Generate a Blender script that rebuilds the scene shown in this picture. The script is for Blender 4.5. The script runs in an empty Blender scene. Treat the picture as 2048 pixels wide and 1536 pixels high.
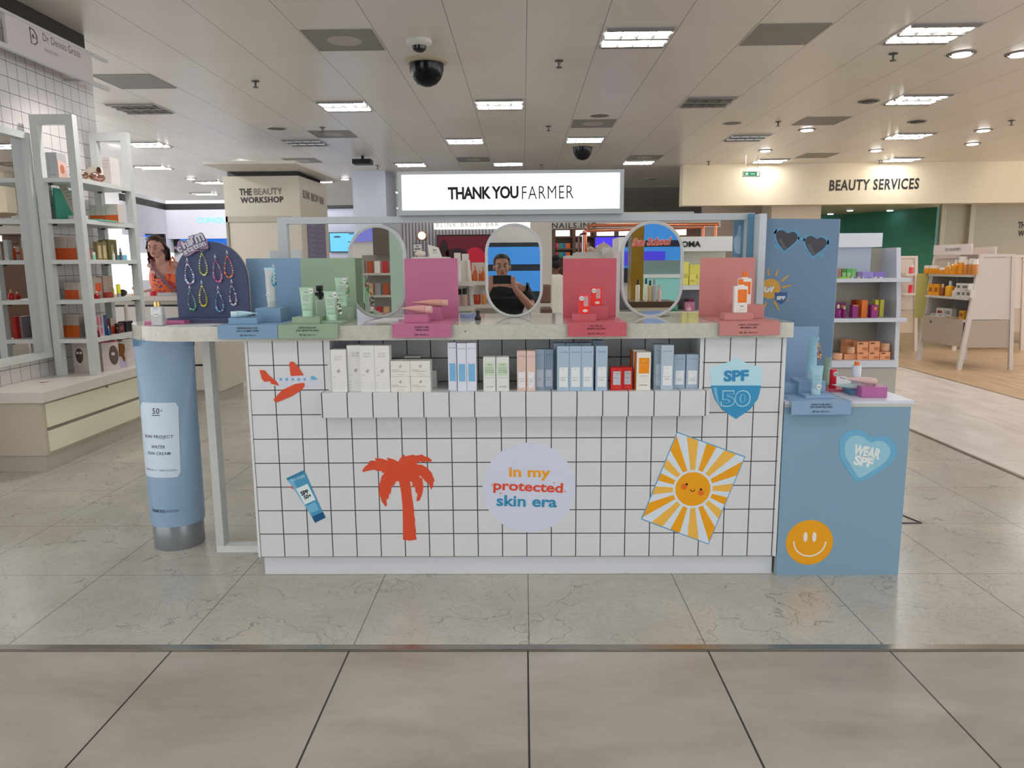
import bpy, bmesh, math, random
from math import sin, cos, pi, radians, sqrt, atan2
from mathutils import Vector, Matrix
random.seed(4)
S = bpy.context.scene
# ------------------------------------------------------------------ camera, world, exposure
YAW, PITCH, ROLL, CAMH, FPX = .016, .160, .0085, 1.30, 1480.0
def _basis():
    sy, cy, sp, cp = sin(YAW), cos(YAW), sin(PITCH), cos(PITCH)
    f = Vector((-sy*cp, cy*cp, -sp)); r = Vector((cy, sy, 0)); u = r.cross(f)
    return cos(ROLL)*r - sin(ROLL)*u, sin(ROLL)*r + cos(ROLL)*u, f
CR, CU, CF = _basis()
cd = bpy.data.cameras.new('camera'); cam = bpy.data.objects.new('camera', cd); S.collection.objects.link(cam)
cd.sensor_width = 36.0; cd.lens = 36.0*FPX/2048.0; cd.clip_start = .02; cd.clip_end = 100
cam.matrix_world = Matrix(((CR.x, CU.x, -CF.x, 0), (CR.y, CU.y, -CF.y, 0), (CR.z, CU.z, -CF.z, CAMH), (0, 0, 0, 1)))
S.camera = cam
w = bpy.data.worlds.new('world'); S.world = w; w.use_nodes = True
w.node_tree.nodes['Background'].inputs[0].default_value = (.91, .93, .98, 1)
w.node_tree.nodes['Background'].inputs[1].default_value = 1.55
S.view_settings.view_transform = 'Standard'; S.view_settings.look = 'None'
S.view_settings.gamma = 1; S.view_settings.use_curve_mapping = False
EXPO = .92; S.view_settings.exposure = EXPO
S.cycles.use_denoising = True
S.cycles.max_bounces = 7; S.cycles.diffuse_bounces = 4; S.cycles.glossy_bounces = 4; S.cycles.transparent_max_bounces = 8
S.cycles.sample_clamp_indirect = 6

# measured directions of the photograph: a pixel of the 2048x1536 frame to a point on a known plane of the shop
def _ray(x, y): return CF + (x-1024)/FPX*CR - (y-768)/FPX*CU
def at(x, y, Y):
    d = _ray(x, y); t = Y/d.y; return (d.x*t, CAMH+d.z*t)          # (X, Z) on the plane at depth Y
def fl(x, y, z=0.0):
    d = _ray(x, y); t = (z-CAMH)/d.z; return (d.x*t, d.y*t)         # (X, Y) on the level plane z
def ax(x, y, X):
    d = _ray(x, y); t = X/d.x; return (d.y*t, CAMH+d.z*t)           # (Y, Z) on the plane at X

# ------------------------------------------------------------------ materials
def lin(h, k=1.0):
    h = h.lstrip('#'); o = []
    for i in (0, 2, 4):
        v = int(h[i:i+2], 16)/255.0
        v = v/12.92 if v <= .04045 else ((v+.055)/1.055)**2.4
        o.append(min(.86, v*k))
    return (*o, 1)
K = 1.2
_M = {}
def m(h, rough=.45, k=None, metal=0, emit=0, alpha=1, spec=.4, trans=0):
    key = (h, rough, k, metal, emit, alpha, spec, trans)
    if key in _M: return _M[key]
    mt = bpy.data.materials.new('paint_'+h.strip('#')); mt.use_nodes = True
    b = mt.node_tree.nodes['Principled BSDF']
    b.inputs['Base Color'].default_value = lin(h, K if k is None else k)
    b.inputs['Roughness'].default_value = rough; b.inputs['Metallic'].default_value = metal
    b.inputs['Specular IOR Level'].default_value = spec
    if emit:
        b.inputs['Emission Color'].default_value = lin(h, 1.0); b.inputs['Emission Strength'].default_value = emit if emit > 3 else emit/2**EXPO
    if trans: b.inputs['Transmission Weight'].default_value = trans
    b.inputs['Alpha'].default_value = alpha
    _M[key] = mt; return mt
def _mth(nt, op, a, b=None, c=None):
    n = nt.nodes.new('ShaderNodeMath'); n.operation = op
    for i, v in enumerate((a, b, c)):
        if v is None: continue
        if isinstance(v, (int, float)): n.inputs[i].default_value = v
        else: nt.links.new(v, n.inputs[i])
    return n.outputs[0]
def _mix(nt, f, a, b):
    n = nt.nodes.new('ShaderNodeMix'); n.data_type = 'RGBA'
    if isinstance(f, (int, float)): n.inputs[0].default_value = f
    else: nt.links.new(f, n.inputs[0])
    for s, v in ((6, a), (7, b)):
        if isinstance(v, tuple): n.inputs[s].default_value = v
        else: nt.links.new(v, n.inputs[s])
    return n.outputs[2]
def _noise(nt, vec, scale, detail=4, rough=.55, dist=0, sc=None):
    if sc:
        mp = nt.nodes.new('ShaderNodeMapping'); mp.inputs['Scale'].default_value = sc; nt.links.new(vec, mp.inputs[0]); vec = mp.outputs[0]
    n = nt.nodes.new('ShaderNodeTexNoise'); nt.links.new(vec, n.inputs['Vector'])
    n.inputs['Scale'].default_value = scale; n.inputs['Detail'].default_value = detail
    n.inputs['Roughness'].default_value = rough; n.inputs['Distortion'].default_value = dist
    return n.outputs['Fac']
def _ramp(nt, f, stops):
    n = nt.nodes.new('ShaderNodeValToRGB'); nt.links.new(f, n.inputs[0]); e = n.color_ramp.elements
    e[0].position, e[0].color = stops[0][0], stops[0][1]; e[1].position, e[1].color = stops[1][0], stops[1][1]
    for p, c in stops[2:]:
        q = e.new(p); q.color = c
    return n.outputs[0]
def grid(name, base, lines, rough=.4, spec=.4, builder=None, bump=0):
    """lines: list of (axis, offset, spacing, width, colour, strength) seams of the real tiles"""
    mt = bpy.data.materials.new(name); mt.use_nodes = True; nt = mt.node_tree
    b = nt.nodes['Principled BSDF']; b.inputs['Roughness'].default_value = rough; b.inputs['Specular IOR Level'].default_value = spec
    g = nt.nodes.new('ShaderNodeNewGeometry').outputs['Position']
    sx = nt.nodes.new('ShaderNodeSeparateXYZ'); nt.links.new(g, sx.inputs[0])
    nsx = nt.nodes.new('ShaderNodeSeparateXYZ'); nt.links.new(nt.nodes['Geometry'].outputs['Normal'], nsx.inputs[0])
    col = builder(nt, g) if builder else base
    for a, off, s, wd, c, st in lines:
        v = _mth(nt, 'PINGPONG', _mth(nt, 'ADD', sx.outputs[a], -off+1000*s), s/2)
        k = _mth(nt, 'LESS_THAN', v, wd/2)
        flat = _mth(nt, 'LESS_THAN', _mth(nt, 'ABSOLUTE', nsx.outputs[a]), .5)
        col = _mix(nt, _mth(nt, 'MULTIPLY', _mth(nt, 'MULTIPLY', k, st), flat), col, c)
    nt.links.new(col, b.inputs['Base Color']) if not isinstance(col, tuple) else None
    if isinstance(col, tuple): b.inputs['Base Color'].default_value = col
    return mt

# ------------------------------------------------------------------ mesh helpers
ORG = {}
def new(): return bmesh.new()
def box(bm, x0, x1, y0, y1, z0, z1, bev=0):
    r = bmesh.ops.create_cube(bm, size=1)
    for v in r['verts']:
        v.co = Vector(((x0+x1)/2+v.co.x*(x1-x0), (y0+y1)/2+v.co.y*(y1-y0), (z0+z1)/2+v.co.z*(z1-z0)))
    if bev:
        es = list({e for v in r['verts'] for e in v.link_edges})
        bmesh.ops.bevel(bm, geom=es, offset=bev, segments=2, profile=.6, affect='EDGES')
    return bm
def B(*a): return box(new(), *a)
def prism(bm, pts, y0, y1):
    """outline in X,Z given thickness from y0 (front) to y1"""
    f = [bm.verts.new((x, y0, z)) for x, z in pts]; k = [bm.verts.new((x, y1, z)) for x, z in pts]; n = len(pts)
    fs = [bm.faces.new(f), bm.faces.new(k[::-1])]; [q.normal_update() for q in fs]
    for i in range(n): bm.faces.new((f[i], k[i], k[(i+1) % n], f[(i+1) % n]))
    bmesh.ops.triangulate(bm, faces=fs, ngon_method='EAR_CLIP'); return bm
def prismx(bm, pts, x0, x1):
    """outline in Y,Z given thickness along X"""
    f = [bm.verts.new((x0, y, z)) for y, z in pts]; k = [bm.verts.new((x1, y, z)) for y, z in pts]; n = len(pts)
    fs = [bm.faces.new(f), bm.faces.new(k[::-1])]; [q.normal_update() for q in fs]
    for i in range(n): bm.faces.new((f[i], k[i], k[(i+1) % n], f[(i+1) % n]))
    bmesh.ops.triangulate(bm, faces=fs, ngon_method='EAR_CLIP'); return bm
def prismz(bm, pts, z0, z1):
    f = [bm.verts.new((x, y, z0)) for x, y in pts]; k = [bm.verts.new((x, y, z1)) for x, y in pts]; n = len(pts)
    fs = [bm.faces.new(f), bm.faces.new(k[::-1])]; [q.normal_update() for q in fs]
    for i in range(n): bm.faces.new((f[i], k[i], k[(i+1) % n], f[(i+1) % n]))
    bmesh.ops.triangulate(bm, faces=fs, ngon_method='EAR_CLIP'); return bm
def loft(bm, rings, cap=True):
    R = [[bm.verts.new(p) for p in r] for r in rings]; n = len(R[0])
    for a, b in zip(R, R[1:]):
        for i in range(n): bm.faces.new((a[i], a[(i+1) % n], b[(i+1) % n], b[i]))
    if cap: bm.faces.new(R[0][::-1]); bm.faces.new(R[-1])
    return bm
def lathe(bm, prof, cx=0, cy=0, cz=0, n=20):
    return loft(bm, [[(cx+r*cos(2*pi*i/n), cy+r*sin(2*pi*i/n), cz+z) for i in range(n)] for r, z in prof])
def tube(bm, pts, r, n=8):
    rings = []
    pts = [Vector(p) for p in pts]
    for i, p in enumerate(pts):
        d = (pts[min(i+1, len(pts)-1)]-pts[max(i-1, 0)]).normalized()
        a = d.cross(Vector((0, 0, 1)) if abs(d.z) < .9 else Vector((1, 0, 0))).normalized(); b = d.cross(a)
        rr = r[i] if isinstance(r, (list, tuple)) else r
        rings.append([p+a*rr*cos(2*pi*k/n)+b*rr*sin(2*pi*k/n) for k in range(n)])
    return loft(bm, rings)
def ell(bm, cx, cy, cz, rx, ry, rz, u=16, v=10):
    r = bmesh.ops.create_uvsphere(bm, u_segments=u, v_segments=v, radius=1)
    for q in r['verts']: q.co = Vector((cx+q.co.x*rx, cy+q.co.y*ry, cz+q.co.z*rz))
    return bm
def circ(cx, cz, r, n=48, rz=None, a0=0):
    rz = r if rz is None else rz
    return [(cx+r*cos(a0+2*pi*i/n), cz+rz*sin(a0+2*pi*i/n)) for i in range(n)]
def finish(bm, mats, name, smooth=False):
    bmesh.ops.recalc_face_normals(bm, faces=bm.faces)
    me = bpy.data.meshes.new(name); bm.to_mesh(me); bm.free()
    for q in (mats if isinstance(mats, (list, tuple)) else [mats]): me.materials.append(q)
    if smooth:
        for p in me.polygons: p.use_smooth = True
        me.set_sharp_from_angle(angle=radians(38))
    return me
def tag(o, label=None, cat=None, group=None, kind=None):
    if label: o['label'] = label
    if cat: o['category'] = cat
    if group: o['group'] = group
    if kind: o['kind'] = kind
    return o
def part(name, bm, mat, par, smooth=False, local=False, label=None):
    """one mesh under its thing; built in world coordinates unless local"""
    o0 = ORG[par]
    if not local: bmesh.ops.translate(bm, verts=bm.verts, vec=-o0)
    o = bpy.data.objects.new(name, finish(bm, mat, name, smooth)); S.collection.objects.link(o); o.parent = par; ORG[o] = o0
    if label: o['label'] = label
    return o
def pmesh(name, me, par, loc=(0, 0, 0), label=None):
    o = bpy.data.objects.new(name, me); S.collection.objects.link(o); o.parent = par; o.location = loc; ORG[o] = ORG[par]
    if label: o['label'] = label
    return o
def one(name, bm, mat, label=None, cat=None, group=None, kind=None, smooth=False):
    """a thing that is one mesh, built in world coordinates, origin moved to its base"""
    bm.verts.ensure_lookup_table()
    xs = [v.co.x for v in bm.verts]; ys = [v.co.y for v in bm.verts]; z = min(v.co.z for v in bm.verts)
    c = Vector(((min(xs)+max(xs))/2, (min(ys)+max(ys))/2, z))
    bmesh.ops.translate(bm, verts=bm.verts, vec=-c)
    o = bpy.data.objects.new(name, finish(bm, mat, name, smooth)); S.collection.objects.link(o); o.location = c; ORG[o] = c
    return tag(o, label, cat, group, kind)
def thing(name, label, cat, loc=(0, 0, 0), rz=0, group=None, kind=None):
    o = bpy.data.objects.new(name, None); o.empty_display_size = .05; S.collection.objects.link(o)
    o.location = loc; o.rotation_euler = (0, 0, rz); ORG[o] = Vector(loc)
    return tag(o, label, cat, group, kind)
def struct(name, bm, mat, smooth=False): return one(name, bm, mat, kind='structure', smooth=smooth)
def copy_thing(o, loc=None, rot=None, label=None):
    c = o.copy(); S.collection.objects.link(c); ORG[c] = Vector(loc) if loc is not None else ORG[o]
    if loc is not None: c.location = loc
    if rot is not None: c.rotation_euler = rot
    if label: c['label'] = label
    for ch in list(o.children):
        d = ch.copy(); S.collection.objects.link(d); d.parent = c; ORG[d] = ORG[c]
        for g in list(ch.children):
            e = g.copy(); S.collection.objects.link(e); e.parent = d; ORG[e] = ORG[c]
    return c

# lettering: flat letters laid on a surface, fitted to a width and height
_TX = {}
def _letters(s, bold, shear, sp=1.0):
    key = (s, bold, shear, sp)
    if key not in _TX:
        c = bpy.data.curves.new('t', 'FONT'); c.body = s; c.offset = bold; c.shear = shear; c.resolution_u = 3; c.space_character = sp
        o = bpy.data.objects.new('t', c); S.collection.objects.link(o)
        dg = bpy.context.evaluated_depsgraph_get(); me = bpy.data.meshes.new_from_object(o.evaluated_get(dg))
        vs = [v.co.copy() for v in me.vertices]; fs = [tuple(p.vertices) for p in me.polygons]
        bpy.data.objects.remove(o); bpy.data.curves.remove(c); bpy.data.meshes.remove(me)
        x0 = min(v.x for v in vs); x1 = max(v.x for v in vs); y0 = min(v.y for v in vs); y1 = max(v.y for v in vs)
        _TX[key] = ([((v.x-x0)/(x1-x0)-.5, (v.y-y0)/(y1-y0)-.5) for v in vs], fs)
    return _TX[key]
def text_bm(s, w, h, bold=0, shear=0, rot=0, sp=1.0, f=None, bm=None):
    vs, fs = _letters(s, bold, shear, sp); bm = bm or new()
    f = f or (lambda u, v: (u, 0, v)); c, sn = cos(rot), sin(rot); V = []
    for x, y in vs:
        u, v = x*w, y*h; V.append(bm.verts.new(f(u*c-v*sn, u*sn+v*c)))
    for q in fs:
        try: bm.faces.new([V[i] for i in q])
        except ValueError: pass
    return bm
def TX(par, s, cx, cy, cz, w, h, mat, bold=0, shear=0, rot=0, sp=1.0, name='lettering', plane='Y', local=False):
    """letters facing -Y (plane Y) or facing +X (plane X) or -X (plane -X)"""
    f = {'Y': lambda u, v: (cx+u, cy, cz+v), 'X': lambda u, v: (cx, cy+u, cz+v), '-X': lambda u, v: (cx, cy-u, cz+v)}[plane]
    return part(name, text_bm(s, w, h, bold, shear, rot, sp, f), mat, par, local=local)
def TXP(par, s, x0, y0, x1, y1, Y, mat, **k):
    a = at(x0, y1, Y); b = at(x1, y0, Y)
    return TX(par, s, (a[0]+b[0])/2, Y, (a[1]+b[1])/2, abs(b[0]-a[0]), abs(b[1]-a[1]), mat, **k)
def PP(pts, Y, ox=0, oy=0, s=1.0): return [at(ox+x/s, oy+y/s, Y) for x, y in pts]
def smooth_loop(pts, it=2):
    for _ in range(it):
        q = []
        for i in range(len(pts)):
            a, b = pts[i], pts[(i+1) % len(pts)]
            q += [(a[0]*.75+b[0]*.25, a[1]*.75+b[1]*.25), (a[0]*.25+b[0]*.75, a[1]*.25+b[1]*.75)]
        pts = q
    return pts
WHITE = m('e6e8e8', .4, 1.0); BLACK = m('0a0a0c', .4, 1.0); INK = m('101114', .6, 1.0); INKB = m('1c2438', .6, 1.0)
GREYM = m('8f9496', .35, 1.3, metal=.2); STEEL = m('b0b4b8', .22, 1.0, metal=1)
ORD = ['first', 'second', 'third', 'fourth', 'fifth', 'sixth', 'seventh', 'eighth', 'ninth', 'tenth', 'eleventh', 'twelfth']
# ------------------------------------------------------------------ floor, ceiling, big structure
ZC = 3.15
def marble(nt, g):
    a = _noise(nt, g, 1.6, 5, .6); base = _ramp(nt, a, [(.3, lin('a8a396', 1.15)), (.7, lin('bcb8ac', 1.15)), (.5, lin('b0aea6', 1.15))])
    d = nt.nodes.new('ShaderNodeMix'); d.data_type = 'VECTOR'; d.inputs[0].default_value = .55
    n = nt.nodes.new('ShaderNodeTexNoise'); n.inputs['Scale'].default_value = 2.2; n.inputs['Detail'].default_value = 5; nt.links.new(g, n.inputs['Vector'])
    nt.links.new(g, d.inputs[4]); nt.links.new(n.outputs['Color'], d.inputs[5])
    mp = nt.nodes.new('ShaderNodeMapping'); mp.inputs['Rotation'].default_value = (0, 0, .6); mp.inputs['Scale'].default_value = (1.0, 2.2, 1); nt.links.new(d.outputs[1], mp.inputs[0])
    v = nt.nodes.new('ShaderNodeTexVoronoi'); v.feature = 'DISTANCE_TO_EDGE'; v.inputs['Scale'].default_value = 4.2; nt.links.new(mp.outputs[0], v.inputs['Vector'])
    k = _mth(nt, 'LESS_THAN', v.outputs['Distance'], .009)
    msk = _mth(nt, 'GREATER_THAN', _noise(nt, g, 2.7, 3), .50)
    fine = _noise(nt, mp.outputs[0], 9, 6, .7, 1.2, (1, 3.5, 1))
    f2 = _mth(nt, 'LESS_THAN', _mth(nt, 'ABSOLUTE', _mth(nt, 'SUBTRACT', fine, .5)), .012)
    c = _mix(nt, _mth(nt, 'MULTIPLY', f2, .34), base, lin('6d6a62'))
    return _mix(nt, _mth(nt, 'MULTIPLY', _mth(nt, 'MULTIPLY', k, msk), .38), c, lin('55534e'))
def porcelain(nt, g):
    a = _noise(nt, g, 1.3, 6, .62, .4, (1, 2.6, 1))
    c = _ramp(nt, a, [(.32, lin('958e84', 1.02)), (.70, lin('b6b2aa', 1.02)), (.5, lin('a59f95', 1.02))])
    b = _noise(nt, g, 5, 6, .7, .3, (1, 6, 1)); return _mix(nt, _mth(nt, 'MULTIPLY', b, .25), c, lin('a39b90', 1.02))
def pale_tile(nt, g):
    a = _noise(nt, g, 2.0, 6, .6, .3, (3, 1, 1))
    return _ramp(nt, a, [(.3, lin('b9b2ac', 1.4)), (.7, lin('cdc8c4', 1.4))])
def wood(nt, g):
    a = _noise(nt, g, 2.5, 6, .6, .2, (9, .7, 1))
    return _ramp(nt, a, [(.3, lin('9c8265', 1.3)), (.7, lin('c0a888', 1.3))])
DK = lin('3a3834'); GK = lin('2a2b33')
fm_front = grid('porcelain_tile', None, [(0, .009, .6115, .006, lin('2a2625'), 1), (1, 2.341-1.22*4, 1.22, .004, lin('2a2625'), .8)], .33, .35, porcelain)
fm_marb = grid('marble_tile', None, [(0, .013, .608, .0035, DK, .75), (1, 2.975, .606, .0035, DK, .6)], .22, .4, marble)
fm_pale = grid('pale_tile', None, [(0, 3.05, .75, .004, DK, .45), (1, 2.975, .9, .004, DK, .45)], .25, .4, pale_tile)
fm_wood = grid('wood_plank', None, [(0, 4.7, .19, .004, lin('5a4a38'), .6), (1, 6.1, 1.4, .003, lin('5a4a38'), .4)], .35, .35, wood)
struct('floor', B(-9, 12, -8, 2.341, -.05, 0), fm_front)
struct('floor', B(-14, 3.0, 2.381, 26, -.05, 0), fm_marb)
struct('floor', B(3.03, 4.70, 2.381, 26, -.05, 0), fm_pale)
struct('floor', B(4.72, 16, 2.381, 26, -.05, 0), fm_wood)
bm = B(-9, 12, 2.341, 2.381, -.05, .004); box(bm, -9, 12, 2.346, 2.362, -.01, .006)
struct('trim_1', bm, m('8c8780', .22, 1.3, metal=.9))
struct('trim_2', B(3.0, 3.03, 2.381, 26, -.05, .004), m('6f655a', .25, 1.2, metal=.8))
struct('trim_3', B(4.70, 4.72, 2.381, 26, -.05, .003), m('8a7f72', .3, 1.2, metal=.6))
a, b, c = fl(1800, 1019), fl(1843, 1047), fl(1800, 1047)
bm = new(); tube(bm, [(a[0]-.12, a[1]+.18, .002), (b[0], b[1], .002), (c[0]-.1, c[1], .002)], .004, 4)
struct('trim_4', bm, m('4a453f', .5, 1.0))
# suspended metal tile ceiling
def ceil_col(nt, g):
    a = _noise(nt, g, .5, 2, .5); return _ramp(nt, a, [(.35, lin('e4dcd2', 1.0)), (.65, lin('e8e3dd', 1.0))])
cm = grid('ceiling_tile', None, [(0, .04, .6045, .006, lin('4b4744'), .8), (1, 6.205, .6385, .004, lin('8b857e'), .45)], .28, .45, ceil_col)
SLOT = {}
TRO = [(.963, 6.52, 1), (-1.477-.0, 3.97, 1), (2.18, 3.97, 1), (-4.0, 3.97, 0), (2.18, 9.04, 0), (-.25, 9.04, 1), (-2.07, 9.04, 1), (-4.50, 9.04, 0), (-5.70, 11.59, 1), (-3.29, 11.59, 2), (-.87, 11.59, 1), (.96, 11.59, 1), (-2.08, 14.18, 1), (-.26, 14.2, 1), (2.18, 14.2, 1), (3.39, 11.59, 2), (3.39, 6.52, 1), (4.6, 9.04, 1), (5.81, 11.59, 1), (4.6, 14.2, 1), (7.02, 14.2, 1), (-4.50, 14.2, 0), (5.81, 6.52, 1), (-7.0, 14.2, 1), (-7.0, 9.04, 1), (-5.7, 6.5, 1), (-8.3, 11.59, 1), (8.3, 9.04, 1), (8.3, 11.59, 1), (-4.5, 16.75, 1), (-6.9, 16.75, 1), (-3.3, 19.3, 1), (-5.7, 19.3, 1), (-8.1, 19.3, 1), (-9.3, 14.2, 1), (-9.3, 9.04, 1)]
VEN = [(-1.465, 6.50), (2.18, 6.50), (-3.89, 7.78), (-2.68, 10.90), (.96, 10.32), (3.99, 10.32), (5.20, 13.57), (-3.89, 13.5), (-.86, 13.6), (2.18, 13.57)]
FUT = [(x, y, 1) for x in (-3.9, -1.47, .96, 3.39) for y in (-1.15, 1.4, -3.7, -6.2)]     # rows over the aisle behind the photographer
def _slot(v): return .04+.30225+.6045*round((v-.04-.30225)/.6045)
xs0 = -13.5
bm = B(-14, 14, -8, 18.5, ZC, ZC+.05); box(bm, -14, -1.9, 18.5, 24.8, ZC, ZC+.05); struct('ceiling', bm, cm)
struct('ceiling', B(-1.9, 14, 18.5, 26, ZC-.03, ZC+.05), m('a8a29c', .5, 1.25))
# recessed louvre lights
def make_troffer(kind):
    t = thing('ceiling_light', 'x', 'ceiling light', (0, 0, ZC))
    h = .2875
    bm = new()
    for (x0, x1, y0, y1) in ((-h, h, -h, -h+.022), (-h, h, h-.022, h), (-h, -h+.022, -h+.022, h-.022), (h-.022, h, -h+.022, h-.022)): box(bm, x0, x1, y0, y1, -.006, -.001)
    part('frame', bm, m('b9b6b2', .35, 1.1), t, local=True)
    h2 = h-.022
    em = {1: m('fff8ee', .4, 1, emit=30.0), 0: m('6b6864', .5, 1.0), 2: m('b8bcc8', .4, 1.0, emit=.55)}[kind]
    part('diffuser', B(-h2, h2, -h2, h2, -.003, -.0012), m('8d8a86' if kind != 1 else 'd8d4ce', .5, 1.0, emit=0 if kind != 1 else 1.0), t, local=True)
    for y in (-.125, .125):
        part('lamp_tube', B(-h2+.01, h2-.01, y-.028, y+.028, -.014, -.0035), em, t, local=True)
    bm = new()
    for i in range(1, 4): box(bm, -h2+i*h2/2-.003, -h2+i*h2/2+.003, -h2, h2, -.022, -.0036)
    for y in (-.002, ): box(bm, -h2, h2, y-.02, y+.02, -.022, -.0036)
    for y in (-h2+.03, h2-.03): box(bm, -h2, h2, y-.028, y+.028, -.020, -.0036)
    part('louvre', bm, m('8a8886', .4, 1.0), t, local=True)
    return t
proto = {}
def where(x, y):
    side = 'left' if x < -1 else ('right' if x > 2.6 else 'middle')
    return side
names1 = ['switched-on louvre light nearest above the lit shop sign, in the middle aisle of the ceiling']
def troff_label(i, x, y, k):
    st = {1: 'switched-on', 0: 'unlit dark', 2: 'dim bluish'}[k]
    row = {0: 'nearest', 1: 'second', 2: 'third', 3: 'fourth', 4: 'fifth', 5: 'sixth'}.get(max(0, round((y-6.52)/2.55)), 'far')
    col = round((x+9)/1.2)
    cn = {0: 'far left edge', 1: 'far left edge', 2: 'far left', 3: 'left of the white pillar', 4: 'left, above the beauty workshop column', 5: 'left of the round dome camera', 6: 'just left of the dome camera', 7: 'above the lit shop sign', 8: 'just right of the ceiling centre line', 9: 'right of centre', 10: 'above the green exit sign', 11: 'above the beauty services lettering', 12: 'right side', 13: 'far right', 14: 'far right edge'}.get(col, 'far right edge')
    return '%s louvre light, %s ceiling row, %s' % (st, row, cn)
used = set()
for i, (x, y, k) in enumerate(TRO+FUT):
    x = _slot(x)
    if k not in proto: o = proto[k] = make_troffer(k); o.location = (x, y, ZC); ORG[o] = Vector((x, y, ZC))
    else: o = copy_thing(proto[k], (x, y, ZC))
    if y < 2:
        o['label'] = 'bright louvre light over the aisle, %s, column %s from left' % ('above the viewer' if y > 1 else 'row %s behind the viewer' % ('one', 'two', 'three')[min(2, int(-y/2.5))], ('one', 'two', 'three', 'four')[max(0, min(3, round((x+3.9)/2.43)))])
        o['group'] = 'aisle louvre lights'
    elif y < 5.9:
        o['label'] = '%s square louvre light just ahead of the viewer, out of frame, %s' % ('unlit' if k == 0 else 'bright', 'right' if x > 0 else 'left'); o['group'] = 'aisle louvre lights'
    else:
        lb = troff_label(i, x, y, k)
        if lb in used: lb += ', outer one'
        used.add(lb); o['label'] = lb; o['group'] = 'square louvre ceiling lights'
# perforated return-air panels
vm = bpy.data.materials.new('perforated_metal'); vm.use_nodes = True
_nt = vm.node_tree; _b = _nt.nodes['Principled BSDF']; _b.inputs['Roughness'].default_value = .5
_g = _nt.nodes.new('ShaderNodeNewGeometry').outputs['Position']
_v = _nt.nodes.new('ShaderNodeTexVoronoi'); _v.inputs['Scale'].default_value = 75; _v.inputs['Randomness'].default_value = 0; _nt.links.new(_g, _v.inputs['Vector'])
_nt.links.new(_mix(_nt, _mth(_nt, 'LESS_THAN', _v.outputs['Distance'], .34), lin('96938d', 1.2), lin('4e4c49')), _b.inputs['Base Color'])
VL = ['nearest left, with a pale round diffuser', 'large one, nearest right beside the bright louvre light', 'left one beside the white brand sign', 'one left of centre behind the projector', 'one right of centre by the round speaker', 'one at right above the exit sign', 'far right one above the beauty services wall', 'far left one above the beauty workshop column', 'faint far one above the lit shop sign', 'far one right of the lit shop sign']
for i, (x, y) in enumerate(VEN):
    x = _slot(x); h = .285
    t = thing('ceiling_vent', 'grey perforated ceiling vent panel, '+VL[i], 'ceiling vent', (x, y, ZC), group='perforated ceiling vents')
    bm = new()
    for (x0, x1, y0, y1) in ((-h, h, -h, -h+.008), (-h, h, h-.008, h), (-h, -h+.008, -h+.008, h-.008), (h-.008, h, -h+.008, h-.008)): box(bm, x0, x1, y0, y1, -.006, -.001)
    part('frame', bm, m('8a8781', .5, 1.1), t, local=True)
    part('perforated_panel', B(-h+.008, h-.008, -h+.008, h-.008, -.004, -.001), vm, t, local=True)
    if i in (0, 3, 4, 7, 8, 9): part('round_diffuser', lathe(new(), [(.14, -.0065), (.14, -.0042)], n=28), m('a8a49e', .5, 1.2), t, local=True)
RL = ['left, near the perforated vent', 'middle, nearest one right of the lit shop sign', 'right, beyond the unlit louvre light', 'far one right of the lit shop sign', 'far one left of the lit shop sign']
for i, (x, y) in enumerate([(-3.322, 10.383), (.975, 9.754), (2.805, 10.364), (2.859, 16.895), (-3.364, 17.76)]):
    t = thing('ceiling_speaker', 'round grey ceiling speaker grille, '+RL[i], 'ceiling speaker', (x, y, ZC), group='round ceiling speakers')
    part('trim_ring', lathe(new(), [(.135, -.001), (.135, -.008), (.12, -.012), (.12, -.001)], n=28), m('c0bcb6', .4, 1.2), t, local=True)
    part('grille', lathe(new(), [(.118, -.002), (.118, -.010), (.05, -.013)], n=28), m('77736e', .5, 1.1), t, local=True)
# cameras and projector on the ceiling
t = thing('security_camera', 'small white ceiling camera with a black lens above the big black dome', 'security camera', (-.853, 6.52, ZC))
part('housing', lathe(new(), [(.105, -.001), (.105, -.03), (.085, -.045), (.06, -.05)], n=28), m('d0cdc8', .4, 1.1), t, True, True)
part('lens_dome', lathe(new(), [(.06, -.05), (.055, -.075), (.035, -.09), (.001, -.095)], n=24), m('141518', .1, 1.0), t, True, True)
for (x, y, r, lb) in ((-.874, 7.16, .155, 'large black dome security camera nearest the viewer, on a beige ring'), (.953, 12.172, .15, 'smaller black dome security camera above the lit shop sign, far down the ceiling')):
    t = thing('security_camera', lb, 'security camera', (x, y, ZC), group='black dome cameras')
    part('trim_ring', lathe(new(), [(r*1.28, -.001), (r*1.28, -.012), (r*1.1, -.03), (r*1.05, -.03)], n=32), m('b3a78f', .4, 1.1), t, True, True)
    part('dome', lathe(new(), [(r*1.03, -.03), (r*1.0, -.09), (r*.86, -.15), (r*.58, -.20), (r*.25, -.222), (.002, -.226)], n=32), m('0b0d12', .12, 1.0, spec=.25), t, True, True)
t = thing('projector', 'small black projector hung from the ceiling left of the lit shop sign', 'projector', (-2.726, 13.045, ZC))
part('mount', B(-.02, .02, -.02, .02, -.06, -.001), BLACK, t, local=True); part('body', B(-.16, .16, -.12, .12, -.14, -.06, .01), m('15161a', .5, 1.0), t, local=True)
SL = [(.343, 7.20), (-2.69, 7.82), (.357, 10.465), (.362, 14.4), (-2.70, 10.385), (-2.71, 14.27), (3.41, 10.33), (3.44, 14.2), (3.35, 7.11), (6.56, 10.45), (6.63, 14.3)]
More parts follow.
